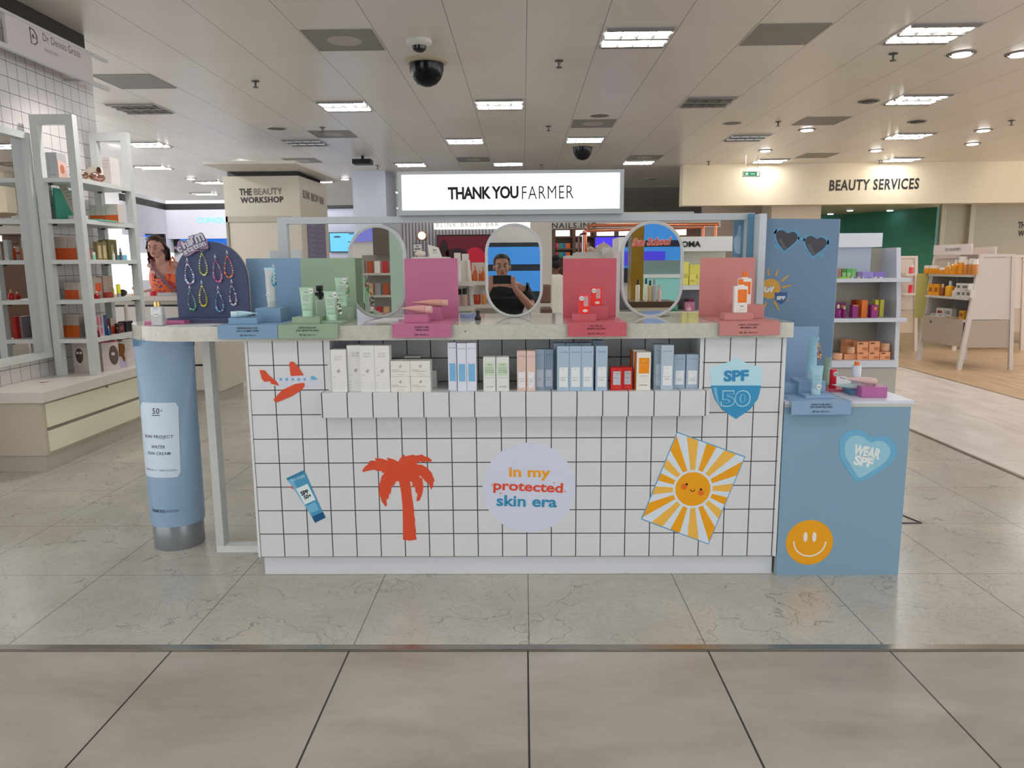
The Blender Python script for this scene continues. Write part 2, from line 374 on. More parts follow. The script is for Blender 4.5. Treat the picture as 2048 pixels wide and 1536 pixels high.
SLn = ['nearest, right of the dome camera', 'left, nearest one on that side', 'middle one behind the square light', 'far one just above the lit shop sign', 'left one beside the perforated vent', 'far left one by the projector', 'right one above the dim bluish light', 'far one above the exit sign', 'nearest on the right side', 'right edge one', 'far one above the services lettering']
sp0 = None
for i, (x, y) in enumerate(SL):
    if sp0 is None:
        sp0 = thing('sprinkler_head', 'x', 'sprinkler', (x, y, ZC))
        bm = new(); lathe(bm, [(.04, -.001), (.04, -.008), (.012, -.012), (.010, -.055), (.028, -.058), (.028, -.064)], n=12)
        part('sprinkler_body', bm, m('5c5a58', .3, 1.0, metal=.7), sp0, local=True)
        o = sp0
    else: o = copy_thing(sp0, (x, y, ZC))
    o['label'] = 'small metal sprinkler head on the ceiling, '+SLn[i]; o['group'] = 'ceiling sprinklers'
DL = [(3.976, 7.141, 1, 'nearest, beside the large bright louvre light'), (4.516, 7.166, 1, 'at the right edge of the ceiling'), (4.05, 9.114, 0, 'dark tilted one between two louvre lights'), (5.299, 10.445, 0, 'dark tilted one above the services wall'), (4.026, 10.961, 1, 'left one of the row above the exit sign'), (6.62, 11.164, 1, 'upper one near the right edge'), (7.2, 12.4, 1, 'lower one near the right edge'), (5.95, 13.0, 1, 'tilted one above the services lettering'), (4.063, 12.9, 1, 'wide bright one above the exit sign'), (-6.994, 16.0, 1, 'far one above the left fascia'), (-5.18, 14.2, 1, 'one above the beauty workshop column'), (-3.8, 16.3, 1, 'far one left of the lit shop sign')]
dp = {}
for x, y, on, lb in DL:
    if on not in dp:
        o = dp[on] = thing('downlight', 'x', 'downlight', (x, y, ZC))
        part('trim_ring', lathe(new(), [(.12, -.001), (.12, -.008), (.095, -.012), (.09, -.001)], n=24), m('6a6866', .35, 1.1, metal=.4), o, local=True)
        part('lamp', lathe(new(), [(.075, -.002), (.078, -.020), (.04, -.026)], n=20), m('fffaf2', .3, 1, emit=9.0) if on else m('55585c', .2, 1.0), o, local=True)
    else: o = copy_thing(dp[on], (x, y, ZC))
    o['label'] = '%s round recessed downlight, %s' % ('lit' if on else 'unlit', lb); o['group'] = 'recessed downlights'
# ------------------------------------------------------------------ the tiled sun-care counter
YF = 2.965
TW = lin('dcdfe0', .96); TL = lin('30323c')
tile_face = grid('white_counter_tile', TW, [(0, -1.118, .1025, .0042, TL, 1), (2, .084, .1025, .0040, TL, 1), (1, 2.965, .1025, .0032, TL, 1)], .3, .45)
tile_lip = grid('white_shelf_tile', TW, [(0, -.812, .1025, .0042, TL, 1)], .3, .45)
nx0, nx1 = at(657, 700, YF)[0], at(1403, 700, YF)[0]
ctr = thing('display_counter', 'white-tiled sun care counter with colourful stickers on its front', 'counter', (-.036, 3.28, 0))
bm = new(); box(bm, -1.118, nx0, YF, 3.60, .084, 1.005); box(bm, nx1, 1.040, YF, 3.60, .084, 1.005)
box(bm, nx0, nx1, YF, 3.60, .084, .775); box(bm, nx0, nx1, 3.17, 3.60, .775, 1.005)
part('body', bm, tile_face, ctr)
for q in ((-1.128, -1.118, YF-.002, 3.60, .084, 1.005), (1.040, 1.052, YF-.002, 3.60, .084, 1.005), (nx0-.006, nx0+.006, YF-.003, YF-.0001, .798, 1.005), (nx1-.006, nx1+.006, YF-.003, YF-.0001, .798, 1.005)): part('edge_strip', B(*q), m('d8dbdb', .4, 1.05), ctr)
part('plinth', B(-1.112, 1.045, 2.985, 3.58, .0, .084), m('ccd0d6', .4, 1.1), ctr)
bm = B(-.818, .742, 2.915, YF, .695, .797, .002); box(bm, nx0+.006, nx1-.006, YF, 3.17, .776, .7965)
part('product_shelf', bm, tile_lip, ctr)
# --- stickers on the tiled front (thin vinyl) ---
YS = YF-.0015
RED = m('c4472a', .45, 1.25); BLU = m('3d8bb0', .45, 1.3); SKY = m('9fc4dc', .45, 1.3); YEL = m('d8920c', .45, 1.3); YELL = m('dba545', .45, 1.3)
def decal(name, polys, Y, par, mat, th=.0012, label=None):
    bm = new()
    for p in polys: prism(bm, p, Y, Y+th)
    return part(name, bm, mat, par, label=label)
P6 = lambda pts: PP(pts, YS, 480, 680, 3.2)
ap = decal('airplane_sticker', [P6([(235, 240), (300, 232), (400, 227), (470, 228), (500, 240), (522, 268), (515, 285), (480, 300), (400, 303), (260, 300), (215, 290)]), P6([(120, 298), (145, 275), (190, 262), (198, 268), (182, 285), (130, 300)])], YS, ctr, m('c2c6d2', .45, 1.2), label='pale grey airplane body of the sticker')
decal('wing', [P6([(125, 192), (160, 195), (190, 230), (232, 262), (252, 293), (200, 280), (192, 264), (158, 268), (140, 250)]), P6([(315, 150), (325, 138), (345, 140), (375, 175), (408, 226), (325, 231)]), P6([(413, 276), (415, 292), (395, 320), (330, 360), (240, 398), (218, 392), (218, 375), (270, 320), (350, 282), (400, 274)])], YS-.001, ap, RED, label='red wings and tail')
bm = new()
for q in (262, 300, 338, 376, 414): prism(bm, P6(circ(q, 252, 9, 14)), YS-.001, YS)
prism(bm, P6([(453, 232), (470, 230), (484, 238), (497, 254), (455, 255)]), YS-.001, YS)
part('window', bm, m('5b9dbb', .4, 1.3), ap)
palm = [(1043, 1278), (1042, 1150), (1040, 1060), (1032, 980), (1018, 905), (1000, 903), (985, 935), (972, 930), (965, 980), (955, 985), (950, 1015), (938, 1020), (940, 1060), (930, 1065), (905, 1030), (900, 1005), (890, 1000), (892, 950), (888, 930), (900, 900), (905, 875), (925, 850), (910, 850), (905, 838), (880, 840), (860, 830), (830, 835), (786, 845), (782, 836), (800, 810), (830, 785), (826, 776), (846, 772), (872, 774), (862, 757), (900, 758), (948, 772), (940, 752), (985, 765), (1012, 779), (1030, 752), (1050, 730), (1056, 746), (1078, 740), (1115, 733), (1119, 741), (1168, 733), (1176, 743), (1205, 750), (1228, 770), (1224, 780), (1190, 777), (1172, 783), (1150, 776), (1128, 795), (1165, 800), (1200, 820), (1212, 835), (1226, 850), (1235, 875), (1245, 900), (1237, 912), (1236, 940), (1222, 958), (1211, 925), (1187, 905), (1165, 880), (1150, 866), (1147, 878), (1166, 885), (1171, 920), (1173, 950), (1165, 990), (1150, 1025), (1136, 1033), (1129, 1028), (1136, 985), (1124, 975), (1120, 945), (1106, 935), (1101, 908), (1086, 905), (1095, 950), (1098, 985), (1105, 1030), (1109, 1060), (1114, 1090), (1113, 1120), (1120, 1150), (1119, 1180), (1126, 1220), (1124, 1245), (1130, 1278), (1085, 1284)]
decal('palm_tree_sticker', [P6(palm)], YS, ctr, RED, label='red palm tree sticker')
tb = decal('sun_cream_sticker', [P6([(297, 885), (410, 832), (428, 870), (530, 1105), (462, 1134), (330, 930)])], YS, ctr, m('3f88aa', .45, 1.3), label='blue cream tube sticker')
decal('cap', [P6([(460, 1131), (530, 1100), (548, 1137), (480, 1170)])], YS-.0008, tb, m('0f4f7c', .45, 1.2))
decal('crimp', [P6([(297, 885), (410, 832), (417, 846), (304, 899)])], YS-.0008, tb, m('2d7799', .45, 1.2))
decal('sheen', [P6([(304, 899), (335, 885), (348, 915), (455, 1118), (462, 1134), (330, 930)]), P6([(425, 1062), (482, 1036), (505, 1085), (450, 1110)])], YS-.0006, tb, m('68a8c8', .45, 1.2))
decal('label_panel', [P6([(358, 952), (432, 920), (484, 1022), (414, 1053)])], YS-.001, tb, m('d5e2ea', .45, 1.1))
decal('red_tag', [P6([(315, 942), (336, 930), (347, 956)])], YS-.0004, tb, RED)
TXP(tb, 'SPF', 480+388/3.2, 680+962/3.2, 480+440/3.2, 680+990/3.2, YS-.0015, INKB, bold=.045, rot=.36)
TXP(tb, '50+', 480+408/3.2, 680+988/3.2, 480+456/3.2, 680+1014/3.2, YS-.0015, INKB, bold=.04, rot=.36)
TXP(tb, 'THANK YOU FARMER', 480+322/3.2, 680+878/3.2, 480+418/3.2, 680+894/3.2, YS-.0015, m('bcd8e6', .5, 1.2), rot=.36)
cc = at(1058, 976, YS); cr = (at(1151, 976, YS)[0]-at(965, 976, YS)[0])/2
rs = decal('round_slogan_sticker', [circ(cc[0], cc[1], cr, 72)], YS, ctr, m('c9cfe0', .45, 1.12), label='round pale lilac slogan sticker')
TXP(rs, 'in my', 1018, 935, 1101, 961, YS-.001, m('d8921c', .5, 1.25), bold=.028, rot=-.02)
TXP(rs, 'protected', 987, 963, 1126, 989, YS-.001, m('c9452f', .5, 1.25), bold=.028, rot=-.05)
TXP(rs, 'skin era', 993, 991, 1114, 1014, YS-.001, m('2f83a8', .5, 1.25), bold=.028, rot=-.03)
bm = new()
for (x, y, r) in ((984, 970, 3.5), (1108, 966, 3), (1001, 987, 3.5), (1130, 983, 3.5), (1022, 967, 2), (1079, 985, 1.5)):
    q = at(x, y, YS-.001); rr = r*.0021
    prism(bm, [(q[0]+(rr if i % 2 == 0 else rr*.25)*cos(i*pi/4), q[1]+(rr if i % 2 == 0 else rr*.25)*sin(i*pi/4)) for i in range(8)], YS-.001, YS-.0002)
part('sparkle', bm, m('c4764f', .5, 1.2), rs)
# sun card
card = [at(1353.9, 863.4, YS), at(1491, 913, YS), at(1417, 1089, YS), at(1282, 1038.7, YS)]
sc = decal('sun_card_sticker', [card], YS, ctr, m('4c92b8', .45, 1.25), label='tilted card sticker with a smiling yellow sun')
cg = (sum(p[0] for p in card)/4, sum(p[1] for p in card)/4)
inner = [(cg[0]+(p[0]-cg[0])*.975, cg[1]+(p[1]-cg[1])*.98) for p in card]
decal('card_field', [inner], YS-.0008, sc, m('cfdbea', .45, 1.1))
def clip(poly, conv):
    out = poly; area = sum(conv[i][0]*conv[(i+1) % 4][1]-conv[(i+1) % 4][0]*conv[i][1] for i in range(4))
    sg = 1 if area > 0 else -1
    for i in range(4):
        a, b = conv[i], conv[(i+1) % 4]; ins = lambda p: sg*((b[0]-a[0])*(p[1]-a[1])-(b[1]-a[1])*(p[0]-a[0]))
        q = []
        for j in range(len(out)):
            p, r = out[j], out[(j+1) % len(out)]; dp, dr = ins(p), ins(r)
            if dp >= 0: q.append(p)
            if dp*dr < 0:
                t = dp/(dp-dr); q.append((p[0]+(r[0]-p[0])*t, p[1]+(r[1]-p[1])*t))
        out = q
        if len(out) < 3: return []
    return out
sunc = at(1385.6, 978, YS); sr = 34*.00213
for col, off, nm in ((YELL, 0, 'pale_ray'), (YEL, 1, 'golden_ray')):
    bm = new()
    for i in range(8):
        a = pi/2+.03+(2*i+off)*pi/8; h = radians(6.1); L = .5
        p0 = sr*1.14
        poly = [(sunc[0]+p0*cos(a-h*1.1), sunc[1]+p0*sin(a-h*1.1)), (sunc[0]+L*cos(a-h), sunc[1]+L*sin(a-h)), (sunc[0]+L*cos(a+h), sunc[1]+L*sin(a+h)), (sunc[0]+p0*cos(a+h*1.1), sunc[1]+p0*sin(a+h*1.1))]
        poly = clip(poly, inner)
        if len(poly) > 2: prism(bm, poly, YS-.0014, YS-.0008)
    part(nm, bm, col, sc)
decal('sun_disc', [circ(sunc[0], sunc[1], sr, 48)], YS-.0014, sc, YEL)
def px_c(x, y, r, Y, n=20, ry=None):
    q = at(x, y, Y); return circ(q[0], q[1], r*.00213, n, (ry or r)*.00213)
decal('cheek', [px_c(900+1370/2.926, 820+448/2.926, 6, YS), px_c(900+1468/2.926, 820+484/2.926, 6, YS)], YS-.0018, sc, m('d2661f', .5, 1.2))
decal('eye', [px_c(900+1385/2.926, 820+434/2.926, 2.3, YS), px_c(900+1468/2.926, 820+464/2.926, 2.3, YS)], YS-.0022, sc, INK)
def arc(cx, cy, r, a0, a1, wd, Y, ry=None, n=18):
    q = at(cx, cy, Y); ry = ry or r; o = []
    for i in range(n+1):
        a = a0+(a1-a0)*i/n; o.append((q[0]+(r+wd/2)*.00213*cos(a), q[1]+(ry+wd/2)*.00213*sin(a)))
    for i in range(n, -1, -1):
        a = a0+(a1-a0)*i/n; o.append((q[0]+(r-wd/2)*.00213*cos(a), q[1]+(ry-wd/2)*.00213*sin(a)))
    return o
decal('smile', [arc(900+1420/2.926, 820+462/2.926, 4.5, pi+.1, 2*pi-.3, 1.5, YS)], YS-.0022, sc, INK)
# SPF 50 shield
sh = [(1420, 735), (1440, 730), (1459, 723), (1472, 714), (1485, 723), (1504, 730), (1525, 735), (1522.5, 772), (1516, 797), (1500, 819), (1472, 838), (1444, 819), (1429, 797), (1422, 772)]
s5 = decal('shield_sticker', [PP(sh, YS)], YS, ctr, m('a9cde2', .45, 1.25), label='blue shield sticker')
decal('lower_field', [PP([(1421.5, 771), (1522.5, 771), (1516, 797), (1500, 819), (1472, 838), (1444, 819), (1429, 797)], YS)], YS-.0008, s5, m('2f86b4', .45, 1.25))
decal('sheen', [PP([(1427, 775), (1433, 775), (1437, 800), (1441, 812), (1434, 803), (1429, 790)], YS)], YS-.0012, s5, m('6aaccf', .45, 1.25))
TXP(s5, 'SPF', 1447, 740, 1498, 763, YS-.0012, m('2d7fae', .45, 1.25), bold=.05, rot=.03)
TXP(s5, '50', 1441, 780, 1502, 814, YS-.0014, m('a6d2ea', .45, 1.2), bold=.05)
TXP(s5, '50', 1443, 782, 1500, 812, YS-.002, m('2f86b4', .45, 1.25), bold=.028)
# --- worktop ---
def stone(nt, g):
    a = _noise(nt, g, 60, 3, .6); c = _ramp(nt, a, [(.35, lin('b9b8ac', 1.06)), (.7, lin('c6c5ba', 1.06))])
    v = nt.nodes.new('ShaderNodeTexVoronoi'); v.inputs['Scale'].default_value = 16; nt.links.new(g, v.inputs['Vector'])
    return _mix(nt, _mth(nt, 'LESS_THAN', v.outputs['Distance'], .07), c, lin('83827a', 1.1))
stone_m = grid('speckled_quartz', None, [], .09, .5, stone)
pts = [(1.069, 2.94), (1.069, 3.62), (-1.36, 3.62)]
pts += [(-1.36-.345*sin(a), 3.28+.34*cos(a)) for a in [pi*i/20 for i in range(1, 20)]] + [(-1.36, 2.94)]
one('worktop', prismz(new(), pts, 1.0055, 1.065), stone_m, 'speckled pale stone worktop with one rounded end, on top of the tiled counter', 'worktop')
t = thing('support_frame', 'slim white metal leg frame holding up the rounded end of the worktop', 'support frame', (-1.405, 3.25, 0))
bm = new(); box(bm, -1.42, -1.385, 3.228, 3.29, .03, 1.005)
part('post', bm, m('b9bcba', .45, 1.2), t); part('foot_bar', B(-1.42, -1.130, 3.228, 3.29, 0, .03), m('c9cccc', .45, 1.2), t)
part('inner_post', B(-1.162, -1.130, 3.228, 3.29, .03, 1.005), m('b9bcba', .45, 1.2), t)

# ------------------------------------------------------------------ squeezed cream tubes
def tube_bm(w, h, r, hc, n=28, zc=None):
    """body of a tube standing on its cap: round at the cap, flat at the crimp"""
    bm = new(); R = []
    for i in range(15):
        t = i/14.0; z = hc+(h-hc)*t
        rx = r*1.07+(w/2-r*1.07)*t**1.3; ry = max(.0016 if h < .4 else .008, r*1.07*(1-t**1.7))
        R.append([(rx*cos(2*pi*k/n), ry*sin(2*pi*k/n), z) for k in range(n)])
    return loft(bm, R)
def tube_front(w, h, r, hc, x, z):
    t = max(0, min(1, (z-hc)/(h-hc))); rx = r*1.07+(w/2-r*1.07)*t**1.3; ry = max(.0016 if h < .4 else .008, r*1.07*(1-t**1.7))
    return -ry*sqrt(max(0, 1-(x/rx)**2))
def patch(f, x0, x1, z0, z1, off, nx=10, nz=10, rc=0):
    """a thin label following the curved front f(x,z)"""
    bm = new(); G = []
    for j in range(nz+1):
        z = z0+(z1-z0)*j/nz; e = min(z-z0, z1-z); ins = 0
        if rc and e < rc: ins = rc-sqrt(max(0, rc*rc-(rc-e)**2))
        G.append([bm.verts.new((x0+ins+(x1-x0-2*ins)*i/nx, f(x0+ins+(x1-x0-2*ins)*i/nx, z)-off, z)) for i in range(nx+1)])
    for j in range(nz):
        for i in range(nx): bm.faces.new((G[j][i], G[j][i+1], G[j+1][i+1], G[j+1][i]))
    return bm
def curved_text(par, s, cx, cz, w, h, f, mat, off=.0008, **k):
    vs, fs = _letters(s, k.get('bold', 0), 0, k.get('sp', 1.0)); bm = new(); V = []
    for x, y in vs:
        u, v = cx+x*w, cz+y*h; V.append(bm.verts.new((u, f(u, v)-off, v)))
    for q in fs:
        try: bm.faces.new([V[i] for i in q])
        except ValueError: pass
    return part('lettering', bm, mat, par, local=True)
def make_tube(name, lb, loc, w, h, r, hc, col, capc, lab=None, txt=None, rz=0, rot=None, group=None, sticker=None, cat='cream tube', metal=0, inkc=None, crimp=None):
    t = thing(name, lb, cat, loc, rz, group)
    if rot: t.rotation_euler = rot
    part('body', tube_bm(w, h, r, hc), m(col, .35, metal=metal), t, True, True)
    part('cap', lathe(new(), [(r*.97, 0), (r, .002), (r, hc-.001), (r*.9, hc)], n=24), m(capc, .35), t, True, True)
    if crimp: part('crimp', B(-w/2-.0005, w/2+.0005, -.0022, .0022, h-.008, h), m(crimp, .4), t, local=True)
    f = lambda x, z: tube_front(w, h, r, hc, x, z)
    if lab:
        lx, z0, z1, lc = lab
        part('label_panel', patch(f, -lx, lx, z0, z1, .0006), m(lc, .45), t, True, True)
    if txt:
        for s, cz, tw, th in txt: curved_text(t, s, 0, cz, tw, th, f, inkc or m('3b4a44', .5, 1.0), .0012)
    if sticker:
        sx, sz, sr2 = sticker
        y = f(sx, sz)-.002
        part('tester_sticker', prism(new(), circ(sx, sz, sr2, 18), y-.001, y), m('dfe3e0', .5, 1.05), t, local=True)
        TX(t, 'Tester', sx, y-.0014, sz, sr2*1.5, sr2*.45, INK, bold=.03, local=True)
    return t
# the giant sun cream tube
GW, GH, GR, GHC = .283, 1.0, .112, .118
g = thing('giant_cream_tube', 'giant light blue sun cream tube standing on its grey cap under the worktop end', 'display tube', (-1.648, 3.352, 0), 0)
part('body', tube_bm(GW, GH, GR, GHC, 48), m('829db6', .3, 1.2), g, True, True)
part('cap', lathe(new(), [(GR*.99, 0), (GR, .003), (GR, GHC-.002), (GR*.98, GHC+.004)], n=48), m('8b9094', .3, 1.1, metal=.5), g, True, True)
gf = lambda x, z: tube_front(GW, GH, GR, GHC, x, z)
bm = new()
for i in range(60):
    x = -GW/2+.004+i*(GW-.008)/59; box(bm, x-.0012, x+.0012, -.0095, .0095, GH-.055, GH-.004)
part('crimp', bm, m('6f94b0', .35, 1.3), g, local=True)
part('label_panel', patch(gf, -.115, .072, .352, .692, .0015, 16, 16, .012), m('b9c8d4', .4, 1.28), g, True, True)
NV = m('3c4468', .5, 1.0)
for s, cx, cz, tw, th, bo in (('50', -.028, .655, .034, .026, .012), ('+', -.002, .657, .008, .008, .02), ('SUN PROJECT', -.021, .537, .138, .018, .008), ('WATER', -.021, .493, .068, .014, .006), ('SUN CREAM', -.020, .463, .110, .014, .006), ('SPF50+ PA++++    120ml 4.22 FL.OZ.e', -.016, .386, .150, .008, .005)):
    curved_text(g, s, cx, cz, tw, th, gf, NV, .0026, bold=bo, sp=1.12)
part('underline', patch(gf, -.047, -.009, .6335, .637, .0026, 4, 1), NV, g, local=True)
curved_text(g, 'THANK YOU', -.035, .196, .072, .014, gf, NV, .0015, bold=.03)
curved_text(g, 'FARMER', .033, .196, .052, .013, gf, m('66749a', .5, 1.0), .0015, bold=0)
# ------------------------------------------------------------------ display stands on the worktop
def stand(lb, x0, x1, yb, ztop, col, lines, risers, z0=1.065, yf=2.925, zlip=1.0165, group=None):
    """acrylic L-shaped stand: base tray, back panel, front lip with lettering, risers"""
    t = thing('display_stand', lb, 'display stand', ((x0+x1)/2, (yf+yb)/2, z0))
    mt = m(col, .42)
    bm = new(); box(bm, x0, x1, yf, yb, z0, z0+.006, .001); part('base_tray', bm, mt, t)
    part('back_panel', B(x0, x1, yb-.004, yb, z0+.006, ztop, .0008), mt, t)
    part('front_lip', B(x0, x1, yf-.003, yf, zlip, z0+.006, .0008), mt, t)
    for (a, b, c, d, h) in risers: part('riser', B(a, b, c, d, z0+.0062, z0+.006+h, .0015), mt, t)
    for s, cx, cz, wd, ht in lines: TX(t, s, cx, yf-.0038, cz, wd, ht, INK, bold=.012)
    return t
stand('light blue stand with a tall back panel, left of the green stand on the worktop', -1.217, -.977, 3.28, 1.336, '7190ac',
      [('REFRESHING FOR', -1.096, 1.0595, .082, .0072), ('OILY/ COMBO SKIN', -1.096, 1.0485, .088, .0072), ('SPF 50+ PA+++', -1.096, 1.0305, .064, .0068)],
      [(-1.192, -1.075, 2.975, 3.06, .026), (-1.118, -1.012, 3.08, 3.20, .058)])
stand('sage green stand holding three green tubes and a spray bottle', -.975, -.737, 3.28, 1.335, '879d84',
      [('UNFRAGRANCED', -.857, 1.0595, .072, .0072), ('FOR SENSITIVE SKIN', -.857, 1.0485, .090, .0072), ('SPF 50+ PA++++', -.857, 1.0305, .068, .0068)],
      [(-.935, -.822, 2.98, 3.07, .026), (-.850, -.735, 2.995, 3.07, .009), (-.800, -.700-.04, 3.12, 3.23, .058)])
stand('orchid pink stand with two blush tubes lying on it, between the left and middle mirrors', -.520, -.286, 3.28, 1.330, 'ad6585',
      [('GLOWY FOR', -.402, 1.0585, .056, .0072), ('TIRED SKIN', -.402, 1.0475, .054, .0072), ('SPF 30 PA++', -.402, 1.0280, .058, .0068)],
      [(-.482, -.385, 2.99, 3.08, .033), (-.440, -.345, 3.10, 3.19, .056)])
stand('coral red stand with two red stick packs, between the middle and right mirrors', .175, .408, 3.28, 1.324, 'b45560',
      [('ON THE GO', .288, 1.0585, .050, .0072), ('REAPPLICATION', .288, 1.0475, .072, .0072), ('SPF 50+ PA++++', .288, 1.0280, .068, .0068)],
      [(.202, .294, 2.99, 3.07, .030), (.262, .352, 3.10, 3.19, .056)])
stand('salmon pink stand with two white and orange bottles at the right end of the worktop', .772, 1.010, 3.28, 1.322, 'b77873',
      [('LIGHT, COOLING', .886, 1.0585, .080, .0072), ('MINERAL SPF', .886, 1.0475, .064, .0072), ('SPF 50+ PA++++', .886, 1.0280, .072, .0068)],
      [(.808, .924, 2.99, 3.06, .028), (.885, .998, 3.09, 3.18, .056)])

G1, G1C = '9dbda2', 'a9cbb6'
def lbl3(z, w=.03): return [('SUN PROJECT', z, w, .004), ('RICE WATER', z-.009, w*.9, .004), ('SUN CREAM', z-.018, w*.8, .004)]
gt = [('TMI', .098, .016, .006), ('SUN RELIEF', .084, .026, .0035), ('GREEN TEA', .075, .026, .0035), ('SUN CREAM', .066, .024, .0035), ('Moisture', .048, .020, .003), ('THANK YOU', .030, .022, .0035)]
make_tube('cream_tube', 'grey white tube standing upside down on the tall blue riser', (-1.065, 3.13, 1.1295), .043, .166, .0165, .024, 'b5bcba', 'a9b2b0', txt=[('+', .125, .005, .005), ('THANK YOU', .045, .016, .003)], sticker=(-.008, .055, .0075), group=None, crimp='a5cdd2')
make_tube('cream_tube', 'short sage green tube at the front left of the green stand', (-.882, 3.02, 1.0975), .058, .118, .0205, .026, G1, G1C, (.018, .054, .104, 'a7bfae'), gt, sticker=(.019, .104, .0105))
make_tube('cream_tube', 'short sage green tube, front middle of the green stand, hung with pearl beads', (-.786, 3.03, 1.0805), .058, .118, .0205, .026, G1, G1C, (.018, .054, .104, 'a7bfae'), gt, sticker=(.019, .104, .0105))
make_tube('cream_tube', 'sage green tube at the back right of the green stand, with green beads', (-.775, 3.17, 1.1295), .056, .122, .019, .020, G1, G1C, (.018, .05, .104, 'a7bfae'), gt, sticker=(.016, .110, .0105))
# spray bottle behind
t = thing('spray_bottle', 'clear spray bottle with a black pump behind the front left green tube', 'spray bottle', (-.845, 3.09, 1.071), 0)
part('bottle', B(-.018, .018, -.013, .013, .0, .092, .004), m('9fb0a2', .1, 1.3, spec=.6), t, local=True)
bm = new(); lathe(bm, [(.008, .092), (.008, .10), (.013, .10), (.013, .118), (.009, .12), (.009, .127)], n=16); box(bm, -.011, .011, -.020, .010, .127, .15, .002); box(bm, -.020, .020, -.010, .010, .108, .122, .002)
part('pump', bm, m('08080a', .4, 1.0), t, True, True)
part('label_sticker', prism(new(), circ(.004, .018, .008, 16), -.0145, -.0135), m('c9d2cb', .5, 1.1), t, local=True)
# blush tubes lying down
def lying(lb, x, y, z, w, h, r, hc, col, capc, yaw, roll=0, cat='cream tube', crimp=None, pit=0):
    t = make_tube('cream_tube', lb, (x, y, z), w, h, r, hc, col, capc, crimp=crimp)
    t.rotation_mode = 'XYZ'
    t.matrix_world = Matrix.Translation((x, y, z)) @ Matrix.Rotation(yaw, 4, 'Z') @ Matrix.Rotation(-pi/2+pit, 4, 'Y') @ Matrix.Rotation(roll, 4, 'Z')
    return t
lying('blush pink tube lying on the lower pink riser, cap to the right', -.372, 3.015, 1.1215, .045, .128, .0155, .026, 'c18f8a', 'c9a49e', -.12, pi/2, pit=.05)
lying('blush pink tube lying on the taller pink riser, cap to the right', -.318, 3.135, 1.1420, .045, .150, .0145, .026, 'bd8d7f', 'c29c92', .04, pi/2, pit=.03)
lying('small pale blue tube lying on the low blue riser, cap towards the viewer', -1.180, 2.975, 1.1105, .036, .10, .0125, .022, '9ec0cc', 'bcd3dc', 0.35+pi, pi/2, pit=.03)
# red stick packs
def stick_pack(lb, x, y, z):
    t = thing('stick_pack', lb, 'stick pack', (x, y, z), group='red sun stick packs')
    rd = m('d2302c', .35, 1.3)
    part('carton', B(-.0225, .0225, -.012, .012, 0, .075, .001), rd, t, local=True)
    part('label_panel', B(-.003, .015, -.0128, -.0122, .030, .070), m('c9a0a4', .5, 1.1), t, local=True)
    part('base_window', prism(new(), circ(.003, .012, .0105, 20, .006), -.0132, -.0122), m('d9cfc2', .4, 1.1), t, local=True)
    part('tester_sticker', prism(new(), circ(-.012, .062, .0095, 20), -.0142, -.0132), m('d7ddd9', .5, 1.05), t, local=True)
    TX(t, 'Tester', -.012, -.0146, .062, .014, .004, INK, bold=.03, local=True)
    for i in range(3): TX(t, ('SUN STICK', 'ON THE GO', 'SPF50+')[i], .006, -.0132, .062-.009*i, .014, .003, m('5a4548', .5, 1), local=True)
    return t
stick_pack('red sun stick pack on the lower front coral riser', .2475, 3.02, 1.1012)
stick_pack('red sun stick pack on the taller rear coral riser', .3075, 3.13, 1.1275)
def sun_bottle(lb, x, y, z):
    t = thing('sun_bottle', lb, 'bottle', (x, y, z), group='white and orange sun bottles')
    bm = new(); box(bm, -.027, .027, -.012, .012, 0, .108, .004); box(bm, -.012, .012, -.008, .008, .107, .113)
    part('bottle', bm, m('d9d6cf', .3, 1.15), t, local=True)
    part('cap', B(-.0085, .0085, -.008, .008, .113, .135, .002), m('e8690c', .35, 1.25), t, local=True)
    part('label_panel', B(-.0135, .0225, -.0127, -.0122, .042, .094), m('e8690c', .4, 1.25), t, local=True)
    for i, s in enumerate(('MOTIF', 'SAFE', 'SUN FLUID', 'MINERAL')): TX(t, s, .0045, -.0130, .085-.010*i, .018, .0035, m('f0a45c', .5, 1.2), local=True)
    part('tester_sticker', prism(new(), circ(.004, .028, .011, 20, .009), -.0132, -.0122), m('e2e4e2', .5, 1.05), t, local=True)
    TX(t, 'Tester', .004, -.0136, .028, .017, .0045, INK, bold=.03, local=True)
    TX(t, 'THANK YOU FARMER', .003, -.0130, .013, .026, .0025, m('d98a50', .5, 1.1), local=True)
    return t
sun_bottle('flat white bottle with orange cap and label on the lower salmon riser', .877, 3.02, 1.0992)
sun_bottle('flat white bottle with orange cap and label on the taller salmon riser', .924, 3.13, 1.1272)

